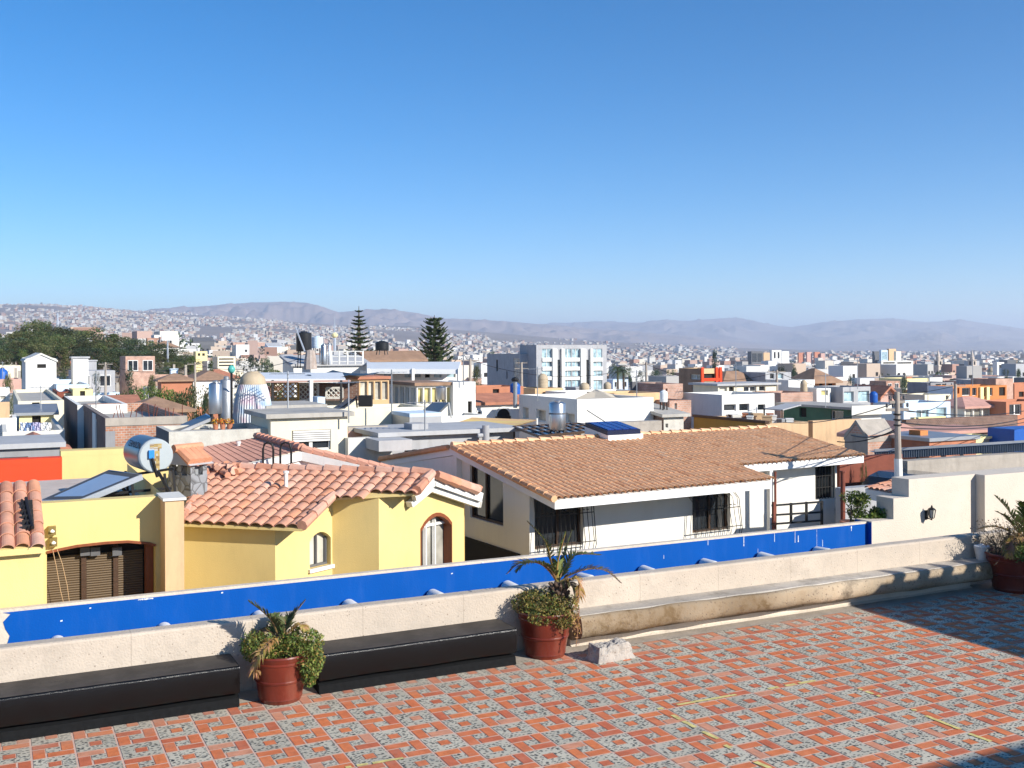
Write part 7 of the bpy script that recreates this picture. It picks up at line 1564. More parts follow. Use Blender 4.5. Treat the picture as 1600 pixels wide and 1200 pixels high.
# aerials on near roofs and slim poles with cables through the middle of the town
def tv_aerial(px, yb, d, h, label):
    p = at(px, yb, d); t = thing('tv_antenna', label, 'antenna', (p.x, p.y, p.z), R.uniform(-.6, .6)); mb = MB(); mb.tube([(0, 0, -.15), (0, 0, h)], .022, 5); mb.build('mast', M['galv'], t); mb = MB(); mb.bar((-.5, 0, h*.93), (.5, 0, h*.93), .02)
    for k in range(6): l_ = .32-.03*k; mb.bar((-.45+.17*k, -l_, h*.93), (-.45+.17*k, l_, h*.93), .014)
    mb.build('elements', M['galv'], t)
for a_ in ((450, 640, 30, 1.1, 'thin aerial on the grey roof left of the shuttered window'), (545, 652, 28, 1.0, 'thin aerial at the right corner of the cream shuttered house'), (612, 640, 34, 1.3, 'thin aerial above the long blank cream wall'), (664, 676, 29, .9, 'thin aerial on the modern house roof'), (724, 596, 39, 1.2, 'thin aerial on the narrow white stair block'), (840, 620, 42, 1.2, 'thin aerial on the left part of the large white block house'),
           (995, 620, 43, 1.1, 'thin aerial on the right part of the large white block house'), (1150, 616, 53, 1.6, 'thin aerial on the wide white house'), (1290, 632, 51, 1.5, 'thin aerial on the green flanked house'), (1340, 604, 60, 1.6, 'thin aerial above the two curtained windows'), (1450, 628, 63, 1.6, 'thin aerial on the light blue house'), (1520, 602, 79, 2.0, 'thin aerial on the orange two storey house'), (150, 632, 41, 1.2, 'thin aerial on the white fronted brick building'), (64, 645, 46, 1.2, 'thin aerial on the corrugated shed roof')): tv_aerial(*a_)
for px, yt, yb, d, nm in ((305, 566, 640, 75, 'slim grey street pole behind the solar collector at left'), (735, 560, 640, 62, 'slim street pole left of the arcaded house'), (1010, 566, 640, 70, 'slim street pole behind the dark rooftop screen'), (1214, 578, 640, 66, 'slim street pole right of the wide white house'), (1493, 600, 668, 56, 'slim street pole in front of the orange house'), (165, 566, 630, 82, 'slim street pole behind the brick buildings')): pole(nm, px, yt, yb, d, [(yt+3, 1.1)], .11)
for a_, b_, s_, nm in (((735, 563, 62), (1010, 569, 70), .9, 'long sagging cable from the arcade pole to the dark screen pole'), ((1010, 569, 70), (1214, 581, 66), .8, 'sagging cable behind the red columned house'), ((1214, 581, 66), (1493, 603, 56), .9, 'sagging cable from the wide white house to the orange house'), ((165, 569, 82), (305, 569, 75), .6, 'sagging cable above the orange hip roof'), ((1404, 640, 23.5), (1493, 603, 56), .5, 'cable from the leaning power pole to the orange house pole'), ((1404, 660, 23.5), (1640, 640, 40), .3, 'second lower cable running right from the leaning power pole'), ((305, 569, 75), (470, 560, 58), .5, 'cable between the left street pole and the rooftop tank cluster')): wire(nm, a_, b_, s_, .014)
SIL_A = [(-300, 482), (-120, 476), (0, 474), (60, 474), (130, 477), (200, 484), (300, 490), (420, 499), (520, 507), (640, 509), (760, 519), (900, 531), (1100, 543), (1300, 550)]
DA, DF = 5600, 1500
def hillA(px, d):
    hz = HC+(HY-interp(SIL_A, px))/F*DA; s_ = min(1, max(0, (d-DF)/(DA-DF))); r = ray(px, HY); p = Vector((r.x, r.y, 0))*d; zb = ground(p)-3
    return zb+(hz-zb)*(s_*s_*(3-2*s_)*.55+s_*.45)
# ================================================================== TREES
def tree_mesh(kind, seed):
    r = random.Random(seed); c = MB(); k = MB()
    if kind == 'round':
        branchy(k, (0, 0, 0), .55, .035, 6, .28, 0, r)
        for i in range(26):
            a = r.uniform(0, 2*PI); rr = r.uniform(0, .34); z = r.uniform(.34, .88); f = 1-abs(z-.6)/.5
            cards(c, (math.cos(a)*rr*(.5+f*.6), math.sin(a)*rr*(.5+f*.6), z), (r.uniform(.08, .16), r.uniform(.08, .16), r.uniform(.07, .12)), 95, .020, (0, 1, 0, 2), .4, 1, r)
    elif kind == 'tall':
        branchy(k, (0, 0, 0), .7, .022, 7, .14, 0, r)
        for i in range(24):
            a = r.uniform(0, 2*PI); z = r.uniform(.18, .96); rr = r.uniform(0, .13)*(1.15-z*.8)
            cards(c, (math.cos(a)*rr, math.sin(a)*rr, z), (r.uniform(.07, .13)*(1.3-z*.75), r.uniform(.07, .13)*(1.3-z*.75), r.uniform(.06, .10)), 100, .017, (0, 1, 0, 2), .4, 1, r)
    elif kind == 'gum':
        branchy(k, (0, 0, 0), .62, .02, 7, .22, 0, r)
        for i in range(17):
            a = r.uniform(0, 2*PI); z = r.uniform(.42, .95); rr = r.uniform(.03, .27)
            cards(c, (math.cos(a)*rr, math.sin(a)*rr, z), (r.uniform(.06, .12), r.uniform(.06, .12), r.uniform(.05, .10)), 90, .018, (0, 1, 2), .35, 1, r)
    return c, k
PROTO = {}
def proto(kind, v, mats, key):
    if (kind, v, key) not in PROTO:
        c, k = tree_mesh(kind, hash((kind, v)) % 1000 if False else {'round': 11, 'tall': 23, 'gum': 37}[kind]+v)
        me = []
        for nm, mb, ms in (('crown', c, mats), ('trunk', k, [M['trunk']])):
            m = bpy.data.meshes.new(nm); m.from_pydata(mb.v, [], mb.f); [m.materials.append(x) for x in ms]
            if any(mb.m): m.polygons.foreach_set('material_index', mb.m)
            m.update(); me.append(m)
        PROTO[(kind, v, key)] = me
    return PROTO[(kind, v, key)]
PAL = {'mid': ['g1', 'g2', 'g3'], 'dark': ['g2', 'g8', 'g2'], 'olive': ['g3', 'g1', 'g3'], 'bright': ['g4', 'g1', 'g4'], 'bluish': ['g8', 'g2', 'g1']}
def tree(label, kind, pal, px, yt, d, wpx, group=None, cat='tree', base=None):
    top = at(px, yt, d); zb = gz(top) if base is None else base; h = max(1.5, top.z-zb)
    t = thing(dict(round='broadleaf_tree', tall='cypress_tree', gum='gum_tree')[kind], label, cat, (top.x, top.y, zb), R.uniform(0, 6.28), group)
    nat = {'round': .95, 'tall': .40, 'gum': .72}[kind]; s = wpx*d/F/(h*nat); v = R.randrange(3)
    me = proto(kind, v, [M[x] for x in PAL[pal]], pal)
    for nm, m in zip(('crown', 'trunk'), me):
        o = link(nm, m, t); o.scale = (h*s, h*s, h)
    return t
# wooded ridge at the left
fs = [(-30, 512), (0, 512), (20, 513), (45, 500), (65, 494), (85, 506), (110, 510), (140, 516), (165, 512), (180, 516), (205, 522), (235, 530), (262, 538), (285, 548), (305, 556)]
tones = ['mid', 'dark', 'olive', 'bluish', 'olive', 'mid']
nmz = {'mid': 'mid green', 'dark': 'dark green', 'olive': 'olive green', 'bluish': 'blue-green', 'bright': 'bright green'}
shp = {'round': 'rounded', 'tall': 'narrow', 'gum': 'loose'}
def zone(px):
    return ('at the left end of' if px < 40 else 'on the crest of' if px < 110 else 'in the middle of' if px < 180 else 'on the right slope of' if px < 245 else 'at the right end of')
def wood(n, d0, d1, drop0, drop1, row, w0, w1):
    for i in range(n):
        px = lerp(-25, 300, (i+R.uniform(.1, .9))/n); k = R.choice(['tall', 'round', 'round', 'gum', 'round']); k = 'gum' if 55 < px < 85 and row == 'back' else k
        pal = R.choice(tones); yt = interp(fs, px)+R.uniform(drop0, drop1); d = R.uniform(d0, d1)
        tree('%s %s tree %s the %s row of the wooded ridge' % (nmz[pal], shp[k], zone(px), row), k, pal, px, yt, d, R.uniform(w0, w1)*(.55 if k == 'tall' else 1), 'trees of the wooded ridge: '+' '.join((nmz[pal], shp[k], zone(px), row)))
wood(28, 185, 210, -4, 7, 'back', 55, 80); wood(25, 158, 180, 8, 24, 'middle', 58, 84); wood(15, 138, 152, 24, 38, 'front', 50, 74)
tree('tall loose gum tree standing highest on the wooded ridge', 'gum', 'mid', 66, 492, 170, 40); tree('bright green rounded tree low in the wooded ridge at left', 'round', 'bright', 36, 540, 128, 22)
for px, yt, d, w, k, pal, lb in ((196, 600, 72, 66, 'round', 'olive', 'bushy olive tree behind the orange hip roof, leftmost of the garden trees'), (225, 594, 80, 74, 'round', 'bright', 'bright green bushy garden tree behind the orange hip roof'), (255, 594, 74, 76, 'round', 'bright', 'broad bright garden tree left of the solar collector'), (283, 596, 70, 72, 'round', 'mid', 'mid green garden tree beside bright broad one'), (306, 591, 66, 66, 'round', 'olive', 'olive garden tree just left of the steel tanks'), (322, 600, 62, 24, 'round', 'dark', 'dark garden tree touching the steel tanks'),
                             (240, 574, 105, 30, 'round', 'olive', 'sparse olive tree behind the garden trees'), (205, 572, 110, 30, 'gum', 'bluish', 'grey-green open tree behind the garden trees'), (150, 573, 105, 20, 'round', 'dark', 'dark round tree right of the slender white tower'), (100, 570, 100, 22, 'round', 'dark', 'dark round tree between the white house and the slender white tower'), (12, 572, 95, 22, 'round', 'olive', 'olive tree left of the blank white house'),
                             (388, 549, 160, 50, 'round', 'dark', 'big dark tree behind the cream domed tank'), (416, 549, 190, 34, 'round', 'dark', 'dark tree just right of the big one behind cream tank'), (330, 560, 150, 18, 'tall', 'mid', 'narrow tree left of the pink apartment block'), (300, 552, 170, 22, 'round', 'bright', 'bright tree at the foot of the wooded ridge'), (450, 566, 110, 26, 'gum', 'dark', 'dark palm-like tree left of the rooftop tank cluster'), (468, 545, 85, 16, 'tall', 'dark', 'dark narrow tree behind the rusty hut'),
                             (520, 552, 85, 24, 'round', 'bright', 'bright shrub behind the white roof railing'), (622, 586, 60, 20, 'round', 'mid', 'dark green shrub under the long white canopy'), (660, 583, 59, 8, 'tall', 'dark', 'small dark conifer under the long white canopy'), (770, 540, 230, 22, 'round', 'dark', 'dark tree left of the grey rear office wing'), (745, 560, 150, 20, 'round', 'olive', 'olive tree between araucaria and office block'),
                             (1116, 546, 330, 22, 'tall', 'dark', 'tall dark conifer behind the red columned house'), (1152, 568, 210, 40, 'round', 'dark', 'wide dark tree right of the red columned house'), (1130, 572, 215, 26, 'round', 'mid', 'green tree left of the wide dark tree'), (1222, 566, 250, 22, 'round', 'dark', 'dark tree below the tall white far blocks'), (1240, 560, 255, 14, 'tall', 'dark', 'narrow dark tree right of far white blocks'),
                             (1002, 574, 300, 22, 'round', 'dark', 'dark tree cluster left of red columned house, left one'), (1025, 572, 300, 26, 'round', 'dark', 'dark tree cluster left of red columned house, middle one'), (1048, 573, 310, 22, 'round', 'mid', 'dark tree cluster left of red columned house, right one'), (1414, 580, 150, 18, 'round', 'dark', 'dark tree right of the distant cream flats'), (1440, 592, 105, 22, 'round', 'dark', 'dark tree left of the grey tall windowed flat'),
                             (1500, 650, 60, 22, 'round', 'bright', 'low bright bush below the pink roofed pavilion'), (1528, 653, 58, 24, 'round', 'mid', 'low green bush in front of the pavilion windows'), (1350, 705, 27, 16, 'round', 'olive', 'olive bush below blue-grey awning at its left end'), (1590, 570, 320, 16, 'round', 'dark', 'dark tree at the right edge beside the small dome'), (1572, 573, 330, 14, 'round', 'mid', 'small green tree left of dark tree at the right edge'),
                             (1330, 580, 190, 16, 'round', 'dark', 'dark tree beyond the long tan roof'), (985, 566, 260, 14, 'gum', 'dark', 'dark loose tree right of the office block')):
    tree(lb, k, pal, px, yt, d, w)
def feather_palm(label, px, yt, d, s):
    top = at(px, yt, d); zb = gz(top); t = thing('palm_tree', label, 'palm', (top.x, top.y, zb)); h = top.z-zb-s*.3
    mb = MB(); mb.tube([(0, 0, 0), (.1, 0, h*.5), (0, 0, h)], [.25, .2, .18], 8); mb.build('trunk', M['trunk'], t); mb = MB()
    for k in range(18):
        a = 2.4*k; el = R.uniform(-.2, 1.0); p = [Vector((math.cos(a)*s*q*math.cos(el*.6), math.sin(a)*s*q*math.cos(el*.6), h+s*(math.sin(el)*q-.75*q*q))) for q in (0, .33, .66, 1)]
        for i in range(3):
            sd = (p[i+1]-p[i]).cross(Vector((0, 0, 1))).normalized()
            for j in range(5):
                q = p[i].lerp(p[i+1], j/5)
                for sg in (-1, 1): e = q+sd*sg*s*.2+Vector((0, 0, -.1*s))+(p[i+1]-p[i])*.3; mb.add([q, q+(p[i+1]-p[i])*.12, e], [(0, 1, 2)], k % 2)
    mb.build('crown', [M['g2'], M['g1']], t)
feather_palm('far palm standing just right of the office block', 965, 567, 190, 2.6); feather_palm('second far palm right of the office block, shorter one', 974, 573, 180, 2.2); feather_palm('low fan palm in the yard beside the light blue house', 1497, 652, 56, 1.6); feather_palm('dark palm on the roof edge left of rooftop tank cluster', 449, 572, 70, 2.2)
# araucarias
def araucaria(label, px, yt, yb, d, rpx, tiers, dense, twin=False):
    b = at(px, yb, d); h = at(px, yt, d).z-b.z; rad = rpx*d/F; t = thing('norfolk_pine', label, 'tree', b); r = random.Random(px)
    mb = MB(); mb.tube([(0, 0, -6), (0, 0, h*.5), (0, 0, h)], [.28, .17, .02], 8); mb.build('trunk', M['trunk'], t); mb = MB()
    stems = [(-.16*rad, .06), (.2*rad, .0)] if twin else [(0, 0)]
    for sx_, sl in stems:
        for i in range(tiers):
            f = i/tiers; z = h*(-.12+1.08*f)+r.uniform(-.1, .1); L_ = rad*(1-f)**(.72 if not twin else .5)*(1.0 if not twin else .86)+.12; nb = 7 if dense else 6
            if z > h*.93 and not twin: L_ *= .75
            a0 = r.uniform(0, 1)
            for k in range(nb):
                a = a0+2*PI*k/nb; dr = Vector((math.cos(a), math.sin(a), 0)); ll = L_*r.uniform(.85, 1.1); up = .30 if not twin else .55
                P = [Vector((sx_*(1-.3*f), 0, z))+dr*ll*q+Vector((0, 0, ll*(up*q*q-.04*q))) for q in (0, .35, .7, 1)]
                mb.tube(P, [.05, .04, .03, .02], 4, 0)
                for s_ in range(3):
                    for j in range(5 if dense else 4):
                        q = P[s_].lerp(P[s_+1], j/5); w = ll*.20*(1-(s_+j/5)/3.6)+.10; sd = Vector((-dr.y, dr.x, 0))
                        for sg in (-1, 1):
                            e = q+sd*sg*w*r.uniform(.7, 1.1)+dr*w*.55+Vector((0, 0, w*r.uniform(.25, .7))); n_ = Vector((0, 0, .055)); n2_ = dr*.055
                            mb.add([q-n_, q+n_, e+n_*.5, e-n_*.5], [(0, 1, 2, 3)], 1+(j+k) % 2); mb.add([q-n2_, q+n2_, e+n2_*.5, e-n2_*.5], [(0, 1, 2, 3)], 1+(j+k) % 2)
    mb.build('crown', [M['trunk'], M['g2'], M['g1']], t)
araucaria('tall open araucaria with spaced whorls above the white roof railing', 561, 478, 556, 110, 25, 12, False)
araucaria('broad dense twin topped araucaria right of the wide black tank', 679, 492, 566, 105, 33, 11, False, True)

# ================================================================== landmarks far away
blk('long_building', 'long white flat building at the right foot of the wooded ridge', 'building', 262, 264, 300, 535, 800, 'white', [(266, 538, 298, 540, 'p')], par=.5, dp=14)
blk('dark_hall', 'dark slate coloured hall roof above the pink apartment block', 'hall', 296, 299, 335, 533, 800, 'dgrey', [], roof='lean', roofm='dgrey', rh=3, dp=16)
blk('apartment_block', 'pinkish three storey apartment block left of the big dark tree', 'apartment block', 332, 340, 368, 557, 215, 'cream', [(342, 560, 365, 562, 'd'), (342, 565, 365, 567, 'd'), (342, 570, 365, 572, 'd')], par=.5, dp=12)
blk('apartment_block', 'yellow ochre block left of the pink apartment block', 'apartment block', 302, 306, 324, 549, 260, 'paleyellow', [(309, 552, 313, 556, 'd'), (316, 552, 320, 556, 'd')], par=.5, dp=10)
blk('long_building', 'long brick red roofed range high behind the big dark tree', 'building', 360, 364, 424, 535, 820, 'pinkbrick', [], par=.4, dp=14)
blk('warehouse', 'light blue gabled warehouse right of the dark trees', 'warehouse', 414, 418, 440, 541, 700, 'bluewash', [], roof='lean', roofm='slabwhite', rh=2.5, dp=14)
blk('office_tower', 'dark glass office block in the far city centre', 'office building', 1168, 1174, 1192, 549, 820, 'dgrey', [(1175, 552, 1191, 566, 'w')], par=.8)
blk('tower_block', 'tan faced tower beside the dark glass far office', 'tower block', 1190, 1193, 1203, 551, 830, 'tan', [], par=.8, dp=14)
blk('tower_block', 'tall white stepped tower in the far city, left of the pair', 'tower block', 1202, 1206, 1221, 547, 860, 'white', [(1209, 550, 1212, 560, 'd'), (1215, 550, 1218, 560, 'd')], par=.8, dp=14)
blk('tower_block', 'tall white plain tower in the far city, right of the pair', 'tower block', 1219, 1222, 1233, 549, 870, 'white', [], par=.8, dp=14)
for k, (a, b, y, mm, w_) in enumerate(((1248, 1257, 551, 'terracotta', 'leftmost'), (1261, 1269, 550, 'pink', 'second'), (1273, 1281, 550, 'terracotta', 'third'), (1283, 1289, 552, 'pink', 'rightmost'))): blk('tower_block', '%s of the four distant brownish apartment towers' % w_, 'tower block', a-2, a, b, y, 1350, mm, [], par=1, dp=16, group='distant apartment towers')
blk('tower_block', 'dark tower left of the green tower on the right skyline', 'tower block', 1364, 1366, 1376, 549, 900, 'dgrey', [], par=1, dp=15)
blk('tower_block', 'green sided tower on the right skyline', 'tower block', 1374, 1377, 1387, 547, 890, 'bluewash', [(1378, 550, 1386, 562, 'b')], par=1, dp=15)
blk('tower_block', 'tall cream tower right of the green tower on the skyline', 'tower block', 1386, 1389, 1400, 545, 900, 'peach', [], par=1, dp=15)
blk('tower_block', 'cream shorter tower right of the tall cream tower', 'tower block', 1398, 1400, 1408, 549, 890, 'cream', [], par=1, dp=15)
blk('long_building', 'long white office range in front of the skyline towers', 'building', 1375, 1377, 1427, 564, 520, 'offwhite', [(1380, 566, 1398, 568, 'd'), (1402, 566, 1424, 568, 'd')], par=.5, dp=14)
blk('church', 'pale stone church nave roof between the twin spires', 'church', 1450, 1456, 1530, 576, 700, 'offwhite', [], par=.5, dp=16)
def spire(label, px, yt, yb, d):
    b = at(px, yb, d); h = at(px, yt, d).z-b.z; t = thing('church_tower', label, 'church tower', (b.x, b.y, b.z-6)); h += 6; s = 6.2*d/F
    m_ = mat('spire_stone', (.58, .49, .40), var=.2, scale=.2); mb = MB(); mb.box(-s, -s, 0, s, s, h*.42); mb.box(-s*1.15, -s*1.15, h*.42, s*1.15, s*1.15, h*.45); mb.box(-s*.72, -s*.72, h*.45, s*.72, s*.72, h*.64); mb.box(-s*.85, -s*.85, h*.64, s*.85, s*.85, h*.66); mb.lathe((0, 0, h*.66), [(s*.55, 0), (s*.55, h*.09), (s*.4, h*.10), (s*.32, h*.17), (s*.08, h*.30), (s*.05, h*.34), (0, h*.34)], 10); mb.build('shaft', m_, t)
    for a in range(4):
        e = Vector((math.cos(a*PI/2), math.sin(a*PI/2), 0)); n_ = Vector((-e.y, e.x, 0)); mb = MB(); mb.obox(e*s*.72+Vector((0, 0, h*.54)), e, n_, Vector((0, 0, 1)), .25, s*.55, h*.12); mb.build('belfry_opening', M['dark'], t)
spire('left one of the two cathedral towers on the right skyline', 1466, 546, 578, 700); spire('right one of the two cathedral towers on the right skyline', 1519, 546, 578, 700)
def domed(label, px, yt, yb, rpx, d):
    b = at(px, yb, d); h = at(px, yt, d).z-b.z; r = rpx*d/F; t = thing('domed_church', label, 'church', b); mb = MB(); mb.lathe((0, 0, -8), [(r*1.05, 0), (r*1.05, 8+h*.35), (r*1.15, 8+h*.37)], 16); mb.build('drum', M['cream'], t); mb = MB(); mb.lathe((0, 0, h*.37), [(r*1.02*math.cos(PI/2*k/6), h*.52*math.sin(PI/2*k/6)) for k in range(6)]+[(r*.12, h*.53), (r*.1, h*.63), (0, h*.66)], 16); mb.build('dome', M['beigetank'], t, True)
domed('small tan dome left of the white belfry near right edge', 1549, 573, 586, 5.5, 480); domed('pale dome at the far right beyond the white belfry', 1581, 569, 584, 6, 560)
t, f, w, L, H = blk('belfry', 'white open belfry between two domes near right edge', 'belfry', 1556, 1558, 1569, 566, 470, 'white', [(1561, 570, 1566, 577, 'd')], par=.3, dp=3)
# broadcast tower
p = at(523, 540, 700); t = thing('broadcast_tower', 'slender broadcast tower with yellow pod rising behind the roof railing', 'tower', p); mb = MB(); z1 = at(523, 522, 700).z-p.z; z2 = at(523, 494, 700).z-p.z; mb.tube([(0, 0, -12), (0, 0, z1)], [1.2, .8], 8); mb.tube([(0, 0, z1), (0, 0, (z1+z2)/2), (0, 0, z2)], [.55, .3, .12], 6); mb.build('mast', M['alu'], t); mb = MB(); mb.lathe((0, 0, z1-1), [(.8, -1.6), (2.0, -.6), (2.2, .8), (.8, 2)], 12); mb.build('pod', M['paleyellow'], t)
for px, yt, yb, d, nm in ((262, 532, 575, 180, 'white floodlight mast in front of the wooded ridge right end'), (90, 490, 512, 900, 'thin lattice mast on the hillside above the wooded ridge')):
    p = at(px, yb, d); h = at(px, yt, d).z-p.z; t = thing('floodlight_mast', nm, 'mast', p); mb = MB(); mb.tube([(0, 0, -3), (0, 0, h)], [.22*d/180, .14*d/180], 6); mb.build('shaft', M['alu'], t)
    if d < 300: mb = MB(); mb.box(-1.0, -.2, h, 1.0, .2, h+1.2); mb.build('lamp_panel', M['whiteplastic'], t)

# ================================================================== the dense town: individual houses to ~300 m, then one mass
PALETTE = [('white', 'white', 26), ('offwhite', 'off-white', 14), ('cream', 'cream', 14), ('peach', 'peach', 8), ('tan', 'tan', 8), ('lgrey', 'light grey', 10), ('grey', 'grey', 5), ('pinkbrick', 'pale brick', 10), ('brick', 'red brick', 8), ('terracotta', 'terracotta', 6), ('orange', 'orange', 4), ('pink', 'pink', 6), ('bluewash', 'pale blue', 4), ('paleyellow', 'yellow', 4), ('darkbrick', 'brown brick', 4)]
PW = [p[2] for p in PALETTE]
def where(px):
    for lim, s in ((60, 'near the left edge'), (130, 'behind the slender white tower'), (210, 'below the wooded ridge'), (300, 'behind the bright garden trees'), (345, 'beside the pink apartment block'), (400, 'behind the cream domed tank'), (455, 'behind the lattice terrace'), (530, 'behind the rooftop tank cluster'), (600, 'behind the open araucaria'), (650, 'between the two araucarias'), (715, 'behind the broad araucaria'), (765, 'left of the office block'), (835, 'below the office block rear wing'), (945, 'below the office block glazing'), (985, 'right of the office block'), (1035, 'behind the dark rooftop screen'), (1075, 'behind the pale brick house'), (1130, 'behind the red columned house'), (1195, 'behind the brown hip roof'), (1240, 'below the far white towers'), (1300, 'behind the long tan roof'), (1365, 'behind the blue curtained house'), (1410, 'behind the tall power pole'), (1460, 'below the left cathedral tower'), (1500, 'between the cathedral towers'), (1545, 'below the right cathedral tower'), (1580, 'below the white belfry')):
        if px < lim: return s
    return 'at the right edge'
SEEN = {}
def mesh_of(nm, mb, ms):
    me = bpy.data.meshes.new(nm); me.from_pydata(mb.v, [], mb.f); [me.materials.append(x) for x in ms]; me.update(); return me
_m = MB(); _m.box(-.13, -.13, -.05, .13, .13, 1); STUB = mesh_of('column_stub', _m, [M['concrete']])
_m = MB(); _m.tube([(0, 0, 0), (0, 0, 2.4)], .03, 5); [_m.bar((-.5+.1*k, 0, 2.3-.18*k), (.5-.1*k, 0, 2.3-.18*k), .025) for k in range(4)]; MAST = mesh_of('antenna', _m, [M['galv']])
RBOX = []
for _k in ('terracotta', 'bluewash', 'lgrey'): _m = MB(); _m.box(-.6, -.5, 0, .6, .5, 1); _m.box(-.7, -.6, 1.0, .7, .6, 1.08); RBOX.append(mesh_of('roof_box', _m, [M[_k]]))
_m = MB(); _m.box(-.5, -.03, -1.05, .5, .02, 1.05); DOORM = mesh_of('door', _m, [M['darkwood']])
UNIT_WIN = {}
for k in ('glass', 'glassblue', 'dark', 'glasspale'):
    _m = MB(); _m.box(-.5, -.012, -.5, .5, .03, .5); _n = len(_m.f)
    for a_, b_ in (((-.55, 0, -.56), (-.55, 0, .56)), ((.55, 0, -.56), (.55, 0, .56)), ((-.52, 0, .54), (.52, 0, .54)), ((-.60, -.03, -.56), (.60, -.03, -.56)), ((0, -.005, -.5), (0, -.005, .5))): _m.bar(a_, b_, .07 if a_[0] else .04, .07, 1)
    UNIT_WIN[k] = mesh_of('window', _m, [M[k], M['frame']]); UNIT_WIN[k].polygons.foreach_set('material_index', _m.m)
def rhouse(x, y, phi, w, L, h, ci, d, px):
    key, nm, _ = PALETTE[ci]; zb = gz((x, y)); hip = R.random() < .13; br = R.random() < .35; storeys = 'one storey' if h < 4 else 'two storey' if h < 7 else 'three storey'
    dist = 'nearer' if d < 130 else 'midway' if d < 200 else 'farther'
    feat = 'tiled hip roof' if hip else ('roof stair block' if br else 'flat roof')
    lab = '%s %s %s house with %s %s' % (dist, storeys, nm, feat, where(px)); SEEN.setdefault(lab, []).append(1)
    t = thing('house', lab, 'house', (x, y, zb), phi, 'town houses: '+lab)
    mb = MB(); p = .2; pz = h-.45 if not hip else h
    for a, b in (((-w/2, -L/2), (w/2, -L/2)), ((w/2, -L/2), (w/2, L/2)), ((w/2, L/2), (-w/2, L/2)), ((-w/2, L/2), (-w/2, -L/2))): mb.quad((*a, 0), (*b, 0), (*b, h), (*a, h))
    if not hip:
        I = [(-w/2+p, -L/2+p), (w/2-p, -L/2+p), (w/2-p, L/2-p), (-w/2+p, L/2-p)]; Oo = [(-w/2, -L/2), (w/2, -L/2), (w/2, L/2), (-w/2, L/2)]
        for i in range(4): j = (i+1) % 4; mb.quad((*Oo[i], h), (*Oo[j], h), (*I[j], h), (*I[i], h)); mb.quad((*I[i], h), (*I[j], h), (*I[j], pz-.05), (*I[i], pz-.05))
    side = R.choice(['brick', 'pinkbrick', 'grey', key, key, key]); 
    mb.m[1] = mb.m[3] = 1 if side != key else 0
    mb.build('wall', [M[key], M[side]], t); mb = MB()
    if hip:
        r1 = min(w, L)*.45; o_ = .4; q = [(-w/2-o_, -L/2-o_, h), (w/2+o_, -L/2-o_, h), (w/2+o_, L/2+o_, h), (-w/2-o_, L/2+o_, h)]; rh = R.uniform(.9, 1.5)
        if w > L: mb.add(q+[(-w/2+r1, 0, h+rh), (w/2-r1, 0, h+rh)], [(0, 1, 5, 4), (2, 3, 4, 5), (1, 2, 5), (3, 0, 4)])
        else: mb.add(q+[(0, -L/2+r1, h+rh), (0, L/2-r1, h+rh)], [(3, 0, 4, 5), (1, 2, 5, 4), (0, 1, 4), (2, 3, 5)])
        mb.build('roof', M[R.choice(['brownroof', 'redroof', 'brownroof', 'pinkroof'])], t)
    else:
        mb.quad((-w/2+p, -L/2+p, pz), (w/2-p, -L/2+p, pz), (w/2-p, L/2-p, pz), (-w/2+p, L/2-p, pz)); mb.build('roof', M[R.choice(['slab', 'slabwhite', 'slab', 'pinkroof'])], t)
        if br: mb = MB(); a, b = R.uniform(-w/2+.5, w/2-3), R.uniform(-L/2+1, L/2-3); mb.box(a, b, pz, a+2.4, b+2.6, h+1.9); mb.box(a-.1, b-.1, h+1.9, a+2.5, b+2.7, h+2.05); mb.build('stair_block', M[R.choice([key, 'lgrey', 'white', 'pinkbrick'])], t)
    if R.random() < .42 and not hip and h < 7 and d > 95:
        uw, ul = w*R.uniform(.45, .7), L*R.uniform(.45, .75); ux, uy = R.choice([-1, 1])*(w-uw)/2, (L-ul)/2; mb = MB(); mb.box(ux-uw/2+.02, uy-ul/2, pz, ux+uw/2-.02, uy+ul/2-.02, h+2.3); mb.build('upper_storey', M[R.choice([key, key, 'white', 'pinkbrick', 'lgrey', 'cream', 'brick'])], t)
        for k in range(2): o = link('window', UNIT_WIN['glass'], t, (ux+(k-.5)*uw*.5, uy-ul/2-.012, h+1.2)); o.scale = (1.0, 1, 1.1)
    if R.random() < .4 and not hip:
        for a, b in ((-w/2+.2, -L/2+.2), (w/2-.2, -L/2+.2), (w/2-.2, L/2-.2), (-w/2+.2, L/2-.2)):
            if R.random() < .75: o = link('column_stub', STUB, t, (a, b, h)); o.scale = (1, 1, R.uniform(.4, 1.3))
    if R.random() < .3: o = link('antenna', MAST, t, (R.uniform(-w/2+.5, w/2-.5), R.uniform(-L/2+.5, L/2-.5), pz)); o.rotation_euler = (0, 0, R.uniform(0, 6))
    if R.random() < .35 and not hip: o = link('roof_box', RBOX[R.randrange(3)], t, (R.uniform(-w/2+1, w/2-1), R.uniform(-L/2+1, L/2-1), pz)); o.scale = (R.uniform(.6, 1.6), R.uniform(.6, 1.4), R.uniform(.5, 1.2))
    if d < 260 and R.random() < .5: o = link('door', DOORM, t, (R.uniform(-w/2+.8, w/2-.8), -L/2-.015, 1.05))
    st = max(1, int(h/2.8)); nx = max(1, int(w/3.2)); ny = max(1, int(L/3.6))
